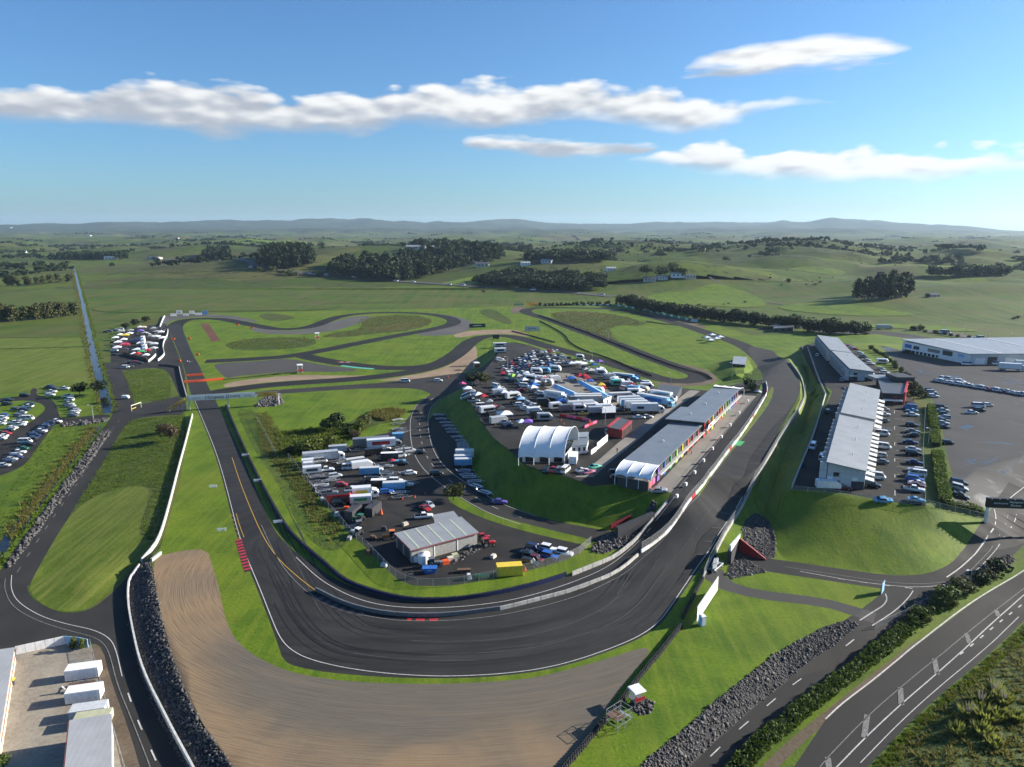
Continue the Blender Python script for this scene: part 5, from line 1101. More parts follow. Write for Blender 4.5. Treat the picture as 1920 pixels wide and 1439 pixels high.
barrier('catch_barrier', [(1012,574),(1060,573),(1110,573),(1148,573)], 1.3, 0.5, ['white_paint','rubber'], 'black and white striped tyre barrier behind the far loop', 'barrier', 3.5)
barrier('catch_barrier', [(1150,573),(1190,579),(1240,590),(1290,600)], 1.6, 0.5, ['green_paint','green_paint','white_paint'], 'green and white barrier along the outside of the far curve', 'barrier', 4)
barrier('paddock_barrier', [(300,614),(306,598),(309,594)], 1.2, 0.4, 'white_paint', 'pale barrier behind the far left paddock', 'barrier', 4)
barrier('paddock_barrier', [(315,620),(314,630),(308,640),(305,652),(308,662),(308,668),(296,678)], 1.4, 0.4, 'concrete_pale', 'winding pale barrier between far left paddock and track', 'barrier', 3.5)
barrier('paddock_barrier', [(292,667),(288,672),(278,680)], 1.4, 0.4, 'concrete_pale', 'short pale barrier at the gate of the far left paddock', 'barrier', 3.5)
barrier('paddock_wall', [(232,665),(252,671),(276,677)], 2.0, 0.4, 'brown_wood', 'brown retaining wall of the far left paddock', 'wall', 4)
barrier('track_wall', [(298,686),(318,687),(336,690)], 1.0, 0.4, 'charcoal', 'low dark wall under the far left paddock', 'wall')
barrier('track_wall', [(336,690),(340,710),(350,745)], 1.0, 0.4, 'concrete', 'grey wall along the left edge of the start of the straight', 'wall', 4)
barrier('water_barrier', [(350,706),(366,705),(382,704)], 1.1, 0.6, 'orange_paint', 'short row of orange water barriers across the left straight', 'barrier', 2.0, 'barrier_block', 0)
barrier('water_barrier', [(345,718),(375,716),(420,712)], 1.1, 0.6, 'orange_paint', 'long row of orange water barriers across the left straight', 'barrier', 2.0, 'barrier_block', 0)
for k, (px, py) in enumerate([(352,636),(368,666),(333,678),(322,637),(442,610),(469,616)]):
    p = at(px, py); q = at(px+6, py); barrier('water_barrier', None, 1.0, 0.6, 'orange_paint', ['single orange barrier inside the far left hairpin straight','orange barrier at the junction corner of the far track','orange barrier beside the far paddock wall','orange barrier on the verge beside the far left paddock','left orange barrier on the hairpin infield','right orange barrier on the hairpin infield'][k], 'barrier', 2.0, 'barrier_block', pts=np.array([p[:2], q[:2]]))
barrier('hoarding', [(1049,781),(1078,785),(1106,791)], 1.0, 0.15, ['red_paint','pink_paint'], 'long red and white hoarding in the paddock', 'hoarding', 3.0)
barrier('hoarding', [(1096,803),(1119,793)], 1.0, 0.15, ['pink_paint','red_paint'], 'short red and white hoarding in the paddock', 'hoarding', 3.0)
barrier('hoarding', [(1119,844),(1139,827)], 2.4, 0.15, 'white_paint', 'tall white hoarding panel beside the modular office', 'hoarding', 3.5)
barrier('hoarding', [(1108,853),(1118,846)], 1.6, 0.15, 'white_paint', 'small white hoarding panel beside the white container', 'hoarding')
# kerbs: single painted blocks
def kerb(px, label, mats, wdt=1.1, step=1.5, hgt=0.06):
    P = wline(px, step, 1); z = H(P[:, 0], P[:, 1]); r = empty('kerb', (P[0][0], P[0][1], z[0])); tag(r, label, 'kerb')
    for i in range(len(P)-1):
        d = P[i+1]-P[i]; L = np.hypot(*d); MB().hexa([(0.02,-wdt/2,-0.02),(L-0.02,-wdt/2,-0.02),(L-0.02,wdt/2,-0.02),(0.02,wdt/2,-0.02),(0.02,-wdt/2,0.03),(L-0.02,-wdt/2,0.03),(L-0.02,wdt/2,hgt+0.03),(0.02,wdt/2,hgt+0.03)]).build('kerb_block', mats[i % len(mats)], r, (P[i][0]-P[0][0], P[i][1]-P[0][1], z[i]-z[0]), math.atan2(d[1], d[0]))
kerb([(447,1012),(455,1040),(465,1072)], 'red and black kerb on the outside of the braking zone', ['red_paint', 'rubber'], 1.6, 0.9)
kerb([(763,1162.5),(797,1163),(830,1162.5)], 'red and black kerb at the apex of the bend', ['red_paint', 'rubber', 'red_paint'], 0.8, 0.9)
kerb([(592,1118),(620,1134),(655,1147),(680,1153)], 'dark kerb at the tip of the pit exit', ['rubber', 'charcoal'], 1.8, 1.2)
kerb([(633,679),(648,680),(662,679)], 'red and white kerb at the infield hairpin', ['red_paint', 'line_white'], 1.6, 2.0)
kerb([(640,686),(670,690),(700,692)], 'green painted kerb strip at the infield hairpin', ['teal_paint'], 2.4, 4.0)
kerb([(1377,835),(1386,827)], 'bright green kerb block at the pit exit wall', ['green_paint'], 4.0, 4.0)
stripe('hatch_line', [(433,965),(438,985),(447,1010)], 0.16, 'line_yellow', off=1.4)
for k in range(6): stripe('hatch_line', [(433+k*2.6, 966+k*8.5), (439+k*2.6, 970+k*8.5)], 0.14, 'line_yellow', smooth=0)
# distance boards
for k, (px, py) in enumerate([(400,916),(416,998),(483,905),(521,983),(460,857),(457,846)][:5]):
    p = at(px, py); r = empty('distance_board', tuple(p), R(10)); tag(r, ['white distance board on the left grass, far one','white distance board on the left grass, near one','white distance board right of the straight, middle one','white distance board right of the straight, nearest one','white distance board right of the straight, farthest one'][k], 'board')
    MB().box(-1.2, 1.2, -0.015, 0.015, 0.35, 1.2).build('panel', 'vinyl', r)
    for x in (-0.8, 0.8): MB().box(x-0.04, x+0.04, 0.041, 0.12, 0, 1.0).build('post', 'steel', r)

# ------------------------------------------------------------------ buildings
class Bld:
    """building over a four-cornered footprint: SW, SE, NE, NW in world coordinates"""
    def __init__(s, name, fp, label, cat='building', z0=None):
        fp = [np.array(q[:2], float) for q in fp]; s.c = sum(fp)/4; s.z0 = min(gz(*q) for q in fp) if z0 is None else z0
        s.r = empty(name, (s.c[0], s.c[1], s.z0)); tag(s.r, label, cat); s.fp = [q-s.c for q in fp]
    def P(s, u, v, z): a, b, c, d = s.fp; q = a*(1-u)*(1-v)+b*u*(1-v)+c*u*v+d*(1-u)*v; return (q[0], q[1], z)
    def walls(s, hts, m, base=-0.6):
        a = [(q[0], q[1], base) for q in s.fp]+[(q[0], q[1], h) for q, h in zip(s.fp, hts)]
        for i, nm in enumerate(('wall',)*4):
            j = (i+1) % 4; n = np.array([s.fp[j][1]-s.fp[i][1], -(s.fp[j][0]-s.fp[i][0])]); n = n/np.hypot(*n)*-0.2
            p = [a[i], a[j], a[4+j], a[4+i]]; q = [(x+n[0], y+n[1], z) for x, y, z in p]
            mb = MB(); mb.add(p+q, [(0, 1, 2, 3), (7, 6, 5, 4), (0, 4, 5, 1), (1, 5, 6, 2), (2, 6, 7, 3), (3, 7, 4, 0)]); mb.build('wall', m[i] if isinstance(m, list) else m, s.r)
        return s
    def roof(s, hts, m, over=0.5, thick=0.25, name='roof', sub=None):
        c = sum(s.fp)/4; v = []
        for q, h in zip(s.fp, hts):
            d = q-c; d = d/np.hypot(*d); w_ = q+d*over*1.35; v.append((w_[0], w_[1], h))
        mb = MB(); mb.hexa([(x, y, z) for x, y, z in v]+[(x, y, z+thick) for x, y, z in v]); return mb.build(name, m, s.r)
    def panel(s, side, t0, t1, z0, z1, m, name, depth=0.06, out=0.02, parent=None):
        """flat piece on a wall: side 0=S 1=E 2=N 3=W, t along the wall 0..1"""
        a, b = s.fp[side], s.fp[(side+1) % 4]; d = b-a; L = np.hypot(*d); d = d/L; n = np.array([d[1], -d[0]])
        p = a+d*L*t0; q = a+d*L*t1; i_ = n*out; o_ = n*(out+depth)
        v = [(*(p+i_), z0), (*(q+i_), z0), (*(q+o_), z0), (*(p+o_), z0), (*(p+i_), z1), (*(q+i_), z1), (*(q+o_), z1), (*(p+o_), z1)]
        return MB().hexa(v).build(name, m, parent or s.r)
    def window(s, side, t0, t1, z0, z1, m='dark_steel'):
        a, b = s.fp[side], s.fp[(side+1) % 4]; L = np.hypot(*(b-a)); e = 0.08/L
        w_ = s.panel(side, t0, t1, z0, z1, m, 'window', 0.05, 0.0); s.panel(side, t0+e, t1-e, z0+0.08, z1-0.08, 'glass', 'pane', 0.02, 0.06, w_); return w_
    def sign(s, side, tc, z, txt, size, m, shear=0, sx=1.0):
        a, b = s.fp[side], s.fp[(side+1) % 4]; d = b-a; p = a+d*tc; n = np.array([d[1], -d[0]])/np.hypot(*d)*0.14
        return text(txt, size, m, s.r, (p[0]+n[0], p[1]+n[1], z), UP(math.atan2(d[1], d[0])), shear=shear, sx=sx)
def A(px, py, z): return at_z(px, py, z)[:2]

# --- pit building: three blocks in one line, canopies at both ends
F0 = A(1223, 912, ZP); F1 = A(1392, 745, ZP); PD = (F1-F0)/np.hypot(*(F1-F0)); PN = np.array([-PD[1], PD[0]]); DEP = 11.0
def pit_fp(a, b, dep=DEP, front=0.0): return [F0+PD*a+PN*front, F0+PD*b+PN*front, F0+PD*b+PN*dep, F0+PD*a+PN*dep]   # side 0 = pit lane front (SW..SE along lane)
RAIN = ['orange_paint','pink_paint','purple_paint','blue_paint','green_paint','lime_paint','yellow_paint','orange_paint','red_paint','red_paint','orange_paint','yellow_paint','lime_paint','green_paint','sky_paint','blue_paint','purple_paint','pink_paint']
def pit_block(a, b, nb, h, ci, label, roof='roof_blue_grey', dep=DEP, front=0.0, z0=ZP):
    B = Bld('pit_building', pit_fp(a, b, dep, front), label, 'pit building', z0)
    B.walls([h, h, h-0.5, h-0.5], ['charcoal', 'charcoal', 'wall_grey', 'charcoal']); B.roof([h+0.03, h+0.03, h-0.47, h-0.47], roof, 0.9, 0.22)
    for k in range(nb):
        t0 = k/nb; w_ = 1/nb; col = RAIN[(ci+k) % len(RAIN)]
        B.panel(0, t0+w_*0.02, t0+w_*0.40, 0.05, h*0.46, col, 'garage_door', 0.1, 0.02)
        B.panel(0, t0+w_*0.48, t0+w_*0.96, 0.05, h*0.44, 'black_paint', 'garage_painted_shade', 0.03, 0.0)  # flat black panel on the wall, painted as the dark inside of an open garage
        B.window(0, t0+w_*0.20, t0+w_*0.98, h*0.60, h*0.94)
        B.panel(0, t0+w_*0.02, t0+w_*0.15, h*0.5, h*0.97, col, 'colour_fin', 0.35, 0.0)
    B.panel(0, 0.0, 1.0, h*0.48, h*0.53, 'concrete_pale', 'balcony_slab', 1.3, 0.02)
    B.panel(0, 0.0, 1.0, h*0.545, h*0.68, 'wire_mesh', 'balcony_rail', 0.03, 1.25)
    for k in range(nb*1):
        B.panel(2, (k+0.2)/nb, (k+0.8)/nb, 0.05, h*0.5, 'grey_paint', 'rear_door', 0.05, 0.01)
        B.window(2, (k+0.25)/nb, (k+0.75)/nb, h*0.6, h*0.85)
    for k in range(max(1, nb//5)):   # roof vents
        u = (k+0.5)/max(1, nb//5); p = B.P(u, 0.55, h)
        MB().bar((p[0], p[1], h-0.5), (p[0], p[1], h+0.55), 0.28, 8).build('roof_vent', 'white_paint', B.r)
    return B
pit_block(3.9, 55.4, 8, 4.7, 2, 'southern pit garages with rainbow coloured fins and blue-grey roof')
Bc = pit_block(55.7, 74.4, 3, 5.9, 9, 'taller middle block of the pit garages with overhanging roof', dep=12.5, front=-0.6)
Bc.panel(0, 0.08, 0.6, 3.2, 4.6, 'white_paint', 'sign_panel', 0.05, 1.4); Bc.panel(0, 0.14, 0.34, 3.5, 4.3, 'red_paint', 'print_mark', 0.02, 1.46)
pit_block(74.7, 118.7, 10, 5.2, 8, 'northern pit garages with rainbow coloured fins and blue-grey roof')
def canopy(base, along, across, ln, wd, zspring, ztop, label, bays=3, z0=ZP, deck=True, full=False, name='fabric_canopy'):
    """tensioned fabric on curved ribs; 'along' counts the bays, 'across' is the span of each rib"""
    r = empty(name, (base[0], base[1], z0)); tag(r, label, 'canopy')
    NS = 14; NA = 8
    def prof(s):   # s 0..1 from high (building) side down to the open side
        if full: a = math.pi*s; return 0.5-0.5*math.cos(a), zspring+(ztop-zspring)*math.sin(a)**0.95
        a = math.pi/2*s; return math.sin(a), zspring+(ztop-zspring)*math.cos(a)
    for bI in range(bays):
        v = []; f = []
        for i in range(NA+1):
            fr = i/NA; sag = 4*fr*(1-fr)
            for k in range(NS+1):
                d, z = prof(k/NS); edge = 1-abs(2*k/NS-1) if full else 1
                zz = z-sag*(0.16 if full else 0.15)*math.sin(math.pi*min(1, k/NS)) + sag*0.35*(max(0, k-NS+1)+(max(0, 1-k) if full else 0))
                q = along*((bI+fr)*ln/bays)+across*(d*wd); v.append((q[0], q[1], zz))
        for i in range(NA):
            for k in range(NS): a = i*(NS+1)+k; f.append((a, a+NS+1, a+NS+2, a+1))
        n0 = len(v); v += [(x, y, z-0.06) for x, y, z in v[:n0]]; f += [tuple(n0+j for j in q[::-1]) for q in f]
        link('fabric_bay', mesh_np('fabric_bay', v, f), r, 'white_fabric', smooth=True)
    for bI in range(bays+1):
        mb = MB(); pr = None
        for k in range(NS+1):
            d, z = prof(k/NS); q = along*(bI*ln/bays)+across*(d*wd); cur = (q[0], q[1], z+0.02)
            if pr: mb.bar(pr, cur, 0.09, 5)
            pr = cur
        mb.build('rib', 'white_paint', r)
        for d in ((0.0, 1.0) if full else (1.0,)):
            q = along*(bI*ln/bays)+across*(d*wd); MB().bar((q[0], q[1], -0.2), (q[0], q[1], zspring), 0.11, 6).build('column', 'white_paint', r)
    return r
base = F0+PD*4.0-PN*0.6
cS = canopy(base, PN, -PD, 10.8, 7.6, 2.9, 5.3, 'white fabric canopy with three bays at the south end of the pit building')
Bd = Bld('viewing_deck', pit_fp(-3.4, 3.6, 9.8, 0.2), 'concrete viewing deck under the south canopy', 'deck', ZP); Bd.walls([2.3]*4, 'charcoal'); Bd.roof([2.32]*4, 'concrete_apron', 0.3, 0.2, 'deck_slab')
for sd in (0, 3): Bd.panel(sd, 0.0, 1.0, 2.55, 3.4, 'wire_mesh', 'railing', 0.03, 0.0)
Bd.panel(0, 0.1, 0.45, 0.1, 1.9, 'orange_paint', 'garage_door'); Bd.panel(0, 0.55, 0.9, 0.1, 1.9, 'pink_paint', 'garage_door')
canopy(F0+PD*118.9-PN*0.6, PN, PD, 11.5, 8.5, 3.2, 5.6, 'white fabric canopy at the north end of the pit building')
# --- marquee
tb0 = A(972, 872, ZP); tb1 = A(1058, 873, ZP); al = (tb1-tb0)/np.hypot(*(tb1-tb0)); ac = np.array([math.cos(R(72)), math.sin(R(72))])
canopy(tb0, al, ac, np.hypot(*(tb1-tb0)), 20.0, 2.4, 9.6, 'large white three-bay marquee above the grass bank', 3, ZP, full=True, name='marquee')
Bm = Bld('marquee_lining', [tb0+ac*3.0+al*0.4, tb1+ac*3.0-al*0.4, tb1+ac*17.5-al*0.4, tb0+ac*17.5+al*0.4], 'white inner walls of the large marquee', 'marquee wall', ZP); Bm.walls([2.6]*4, 'wall_light')
for k in range(3): Bm.window(0, (k+0.2)/3, (k+0.8)/3, 0.1, 2.2)

# --- trackside suites: four blocks, roofs falling away from the track
def suite(sw, se, ne, nw, hw, he, nb, label, z0=ZP, near=True):
    B = Bld('suite_block', [sw, se, ne, nw], label, 'building', z0)
    B.walls([hw, he, he, hw], ['wall_light', 'wall_grey', 'wall_light', 'charcoal']); B.roof([hw+0.05, he+0.05, he+0.05, hw+0.05], 'roof_grey', 1.0, 0.3)
    B.panel(0, 0.0, 1.0, 0.02, he*0.42, 'charcoal', 'plinth', 0.05, 0.0)
    B.panel(0, 0.36, 0.66, 0.1, he*0.93, 'wall_light', 'centre_panel', 0.12, 0.0)
    for z in ((he*0.16, he*0.36), (he*0.62, he*0.84)): B.window(0, 0.18, 0.33, *z)
    B.panel(0, 0.68, 0.82, he*0.44, he*0.62, 'white_paint', 'wall_panel', 0.06, 0.0); B.panel(0, 0.02, 0.17, he*0.44, he*0.62, 'white_paint', 'wall_panel', 0.06, 0.0)
    for lv in range(2):
        z0_ = hw*(0.36+0.30*lv)
        B.panel(3, 0.0, 1.0, z0_-0.12, z0_+0.08, 'concrete', 'balcony_slab', 1.9, 0.02); B.panel(3, 0.0, 1.0, z0_+0.12, z0_+1.0, 'wire_mesh', 'balcony_rail', 0.03, 1.85)
    for k in range(nb):
        for lv in range(3): B.window(3, (k+0.08)/nb, (k+0.86)/nb, hw*(0.05+0.31*lv), hw*(0.28+0.31*lv))
        B.panel(3, (k+0.92)/nb, (k+0.99)/nb, 0, hw*0.97, 'wall_light', 'party_wall', 1.9, 0.02)
        B.panel(1, (k+0.12)/nb, (k+0.62)/nb, 0.05, he*0.45, 'white_paint', 'roller_door', 0.06, 0.0)
        B.panel(1, (k+0.72)/nb, (k+0.86)/nb, he*0.3, he*0.62, 'white_paint', 'wall_panel', 0.12, 0.0)
        B.window(1, (k+0.15)/nb, (k+0.6)/nb, he*0.58, he*0.82)
        if near:   # sloping awning over each garage door
            a, b = B.fp[1], B.fp[2]; d = b-a; L = np.hypot(*d); d = d/L; n = np.array([d[1], -d[0]]); p = a+d*L*(k+0.08)/nb; q = a+d*L*(k+0.66)/nb
            v = [(*(p+n*0.05), he*0.54), (*(q+n*0.05), he*0.54), (*(q+n*2.4), he*0.46), (*(p+n*2.4), he*0.46)]
            mb = MB(); mb.hexa(v+[(x, y, z+0.08) for x, y, z in v]); mb.build('awning', 'wall_light', B.r)
    for k in range(3):
        p = B.P(0.6, 0.2+0.3*k, 0); zz = (hw+he)/2; MB().bar((p[0], p[1], zz-0.4), (p[0], p[1], zz+1.1), 0.14, 6).build('roof_flue', 'white_paint', B.r)
    return B
suite(A(1547,915,ZS), A(1619,919,ZS), A(1637,795,ZS+5.7), A(1575,781,ZS+7.8), 7.8, 5.7, 11, 'nearest suites block with grey mono-pitch roof and pale end wall', ZS)
suite(A(1578,774,ZS+8.3), A(1640,787,ZS+6.2), A(1649,734,ZS+6.2), A(1595,721,ZS+8.3), 8.3, 6.2, 7, 'second suites block, its grey roof a step higher', ZS)
suite(A(1591,714,ZS), A(1636,715,ZS), A(1597,664,ZS+4.6), A(1561,660,ZS+5.9), 5.9, 4.6, 9, 'third suites block, beyond the black and red building', ZS)
suite(A(1557,657,ZS+6.0), A(1596,662,ZS+4.7), A(1571,635,ZS+4.7), A(1533,630,ZS+6.0), 6.0, 4.7, 9, 'farthest suites block with mono-pitch roof', ZS)
# --- black and red events building
fp = [A(1652,757,ZS),A(1692,759,ZS),A(1700,727,ZS),A(1642,722,ZS)]
B = Bld('events_building', fp, 'black events building with a red fin between the suites', 'building', ZS); B.walls([4.4]*4, 'black_paint'); B.roof([4.42]*4, 'roof_dark', 0.3, 0.3)
B.panel(1, 0.0, 1.0, 0.0, 5.4, 'red_paint', 'red_fin', 0.7, 0.0); B.panel(0, 0.05, 0.95, 1.6, 2.1, 'white_paint', 'terrace_rail', 1.6, 0.0); B.panel(0, 0.55, 0.72, 0.1, 3.6, 'red_deep', 'red_screen', 0.3, 0.0)
for k in range(4): B.window(0, 0.05+k*0.12, 0.14+k*0.12, 0.3, 2.8)
p = B.P(0.75, 0.8, 0); MB().box(p[0]-4, p[0]+4, p[1]-5, p[1]+5, 4.0, 7.0).build('upper_storey', 'charcoal', B.r)
p = B.P(0.15, 0.85, 0); MB().box(p[0]-5, p[0]+4, p[1]-4, p[1]+4, 4.0, 5.4).build('link_roof', 'roof_grey', B.r)
# --- warehouse
pc, pw = A(1817,684,ZS), A(1730,673,ZS)
B = Bld('warehouse', [pc, pc+np.array((150., 2.)), pc+np.array((150., 60.)), pw+np.array((2., 26.))], 'long white warehouse with pale roof and sponsor signs', 'warehouse', ZS)
B.walls([5.6, 5.6, 6.0, 6.0], ['wall_light', 'wall_light', 'wall_light', 'white_paint']); B.roof([5.65, 5.65, 6.9, 6.9], 'roof_white', 1.0, 0.4)
for k, (t0, t1, mm) in enumerate(((0.02,0.055,'white_paint'),(0.065,0.10,'charcoal'),(0.13,0.17,'white_paint'),(0.20,0.24,'charcoal'),(0.27,0.30,'white_paint'))): B.panel(0, t0, t1, 0.1, 4.2 if k % 2 else 3.4, mm, 'loading_door', 0.08, 0.0)
for k in range(10): B.panel(0, 0.3+k*0.07, 0.33+k*0.07, 0.1, 3.6, 'white_paint' if k % 2 else 'grey_paint', 'loading_door', 0.08, 0.0)
B.panel(3, 0.62, 0.76, 2.6, 5.2, 'charcoal', 'sign_panel', 0.1, 0.0)
B.panel(3, 0.40, 0.58, 2.8, 4.6, 'grey_paint', 'sign_panel', 0.1, 0.0)
B.panel(3, 0.18, 0.27, 2.6, 4.6, 'navy_paint', 'sign_panel', 0.1, 0.0); B.panel(3, 0.04, 0.15, 2.6, 4.8, 'blue_paint', 'sign_panel', 0.1, 0.0); B.panel(3, 0.84, 0.92, 3.2, 4.8, 'sky_paint', 'sign_panel', 0.1, 0.0)
for k in range(9): B.panel(3, 0.05+k*0.06, 0.09+k*0.06, 0.1, 1.6, 'glass', 'window', 0.05, 0.0)
for k in range(5): p = B.P(0.12+0.2*k, 0.5, 0); q = B.P(0.12+0.2*k, 0.02, 0); q2 = B.P(0.12+0.2*k, 0.98, 0); MB().hexa([(q[0]-0.5,q[1],6.1),(q[0]+0.5,q[1],6.1),(q2[0]+0.5,q2[1],7.35),(q2[0]-0.5,q2[1],7.35),(q[0]-0.5,q[1],6.15),(q[0]+0.5,q[1],6.15),(q2[0]+0.5,q2[1],7.4),(q2[0]-0.5,q2[1],7.4)]).build('roof_light', 'white_paint', B.r)
# --- maintenance shed in the infield yard
fp = [(-24.6,161.0),(-9.0,171.2),(-14.0,180.4),(-29.8,170.0)]
B = Bld('maintenance_shed', fp, 'maintenance shed with pale striped roof and dark red trim', 'shed', 0.0)
B.walls([3.3, 3.3, 3.6, 3.6], 'bronze'); rf = B.roof([3.35, 3.35, 3.7, 3.7], 'roof_shed', 0.35, 0.12)
for k in range(5):
    u0 = 0.10+k*0.18; a, b_, c_, d_ = B.P(u0, 0.0, 3.48), B.P(u0+0.025, 0.0, 3.48), B.P(u0+0.025, 1.0, 3.83), B.P(u0, 1.0, 3.83); MB().hexa([a, b_, c_, d_]+[(x, y, z+0.03) for x, y, z in (a, b_, c_, d_)]).build('skylight', 'skylight_green', rf)
B.panel(0, -0.01, 1.01, 3.25, 3.5, 'rust_trim', 'gutter', 0.15, 0.3); B.panel(3, -0.01, 1.01, 3.3, 3.8, 'rust_trim', 'barge_board', 0.1, 0.3)
for t_ in (0.33, 0.68): B.panel(0, t_, t_+0.012, 0, 3.25, 'white_paint', 'downpipe', 0.1, 0.0)
for k in range(2): B.panel(3, 0.1+0.45*k, 0.45+0.45*k, 0.05, 2.8, 'charcoal', 'roller_door', 0.04, 0.0)
for k in range(3): B.panel(2, 0.08+0.3*k, 0.32+0.3*k, 0.05, 2.8, 'black_paint', 'bay_painted_shade', 0.02, 0.0)  # no real bays: black sheets paint the shade inside them
fpc = [(-20.2,176.2),(-14.2,180.3),(-16.4,186.2),(-21.6,183.6)]
B2 = Bld('lean_to', fpc, 'open lean-to with pale grey roof behind the maintenance shed', 'shed', 0.0); B2.roof([3.2, 3.2, 3.0, 3.0], 'roof_shed', 0.2, 0.1)
for k in range(4): p = B2.fp[k]*0.95; MB().bar((p[0], p[1], -0.1), (p[0], p[1], 3.1), 0.08, 5).build('post', 'steel', B2.r)
B2.panel(2, 0, 1, 0, 2.9, 'charcoal', 'rear_wall', 0.06, -0.1)
# --- modular offices, shelters
def shed(px4, z, hts, wm, rm, label, cat='building', name='site_office', over=0.2, wins=((0, 3),)):
    B = Bld(name, [A(*q, z) for q in px4], label, cat); B.walls(hts, wm); B.roof([h+0.02 for h in hts], rm, over, 0.15)
    for sd, n in wins:
        for k in range(n): B.window(sd, (k+0.25)/n, (k+0.7)/n, 0.9, min(hts)*0.8)
    return B
shed([(1072,852),(1100,850),(1103,836),(1077,838)], ZP, [2.7]*4, 'white_paint', 'roof_blue_grey', 'white modular office with blue-grey roof beside the marquee')
shed([(1080,836),(1102,835),(1103,826),(1083,827)], ZP, [2.9]*4, 'white_paint', 'roof_white', 'second white modular office behind the first')
shed([(1226,752),(1266,757),(1278,738),(1238,734)], ZP, [3.0, 3.0, 3.0, 3.0], 'charcoal', 'roof_dark', 'dark toilet block with skylights behind the paddock lorries', 'building', 'toilet_block')
B = shed([(1138,817),(1166,823),(1184,806),(1158,800)], ZP, [3.2]*4, 'red_deep', 'roof_dark', 'red and black tyre service shelter in the paddock', 'shelter', 'service_shelter', 0.3, ())
for sd in (1, 3):
    a, b_ = B.fp[sd], B.fp[(sd+1) % 4]; B.panel(sd, -0.02, 1.02, 3.0, 3.5, 'red_paint', 'fascia', 1.0, -0.9)
B.panel(1, 0.05, 0.45, 0.1, 2.6, 'black_paint', 'shelter_painted_shade', 0.02, 0.0); B.panel(1, 0.5, 0.95, 0.1, 2.6, 'black_paint', 'shelter_painted_shade', 0.02, 0.0)  # black panels on the closed wall paint the shelter's shaded interior
shed([(1373,684),(1397,686),(1400,672),(1376,670)], 4, [3.0]*4, 'charcoal', 'roof_white', 'small spectator building on the mound by the hairpin', 'building', 'spectator_building')
shed([(1449,624),(1487,622),(1490,614),(1452,616)], 0, [3.2]*4, 'charcoal', 'roof_dark', 'dark kart clubhouse behind the straight', 'building', 'clubhouse')
shed([(1336,1064),(1344,1062),(1346,1052),(1339,1054)], 1.5, [2.3]*4, 'white_paint', 'roof_pale', 'small white timing hut beside the straight fence', 'hut', 'timing_hut', 0.1, ())
def long_awning(px4, z, h, ridge, label, m='sky_paint'):
    fp = [A(*q, z) for q in px4]; B = Bld('long_awning', fp, label, 'awning', z)
    a, b_, c_, d_ = [np.array((*q, h)) for q in B.fp]; e = (a+d_)/2+[0, 0, ridge]; f_ = (b_+c_)/2+[0, 0, ridge]
    mb = MB(); v = [a, b_, c_, d_, e, f_]; mb.add(v+[q-[0, 0, 0.05] for q in v], [(0, 1, 5, 4), (2, 3, 4, 5), (6, 10, 11, 7), (8, 11, 10, 9), (0, 4, 10, 6), (4, 3, 9, 10), (1, 7, 11, 5), (5, 11, 8, 2), (0, 6, 7, 1), (2, 8, 9, 3)]); mb.build('fabric_roof', m, B.r)
    for sd in (0, 2):
        for k in range(7): p = B.fp[sd]+(B.fp[sd+1]-B.fp[sd])*(k/6); MB().bar((p[0], p[1], -0.1), (p[0], p[1], h), 0.05, 5).build('leg', 'steel', B.r)
    B.panel(1, 0.0, 1.0, 0.05, h, 'white_fabric', 'end_wall', 0.04, 0.0)
    return B
long_awning([(1082,759),(1100,757),(1050,733),(1034,736)][::-1][0:0] or [(1034,738),(1083,762),(1097,756),(1047,733)], ZP, 2.8, 1.0, 'left long blue and white team awning in the paddock')
long_awning([(1082,729),(1131,762),(1146,755),(1090,725)], ZP, 2.9, 0.9, 'right long blue and white team awning in the paddock')

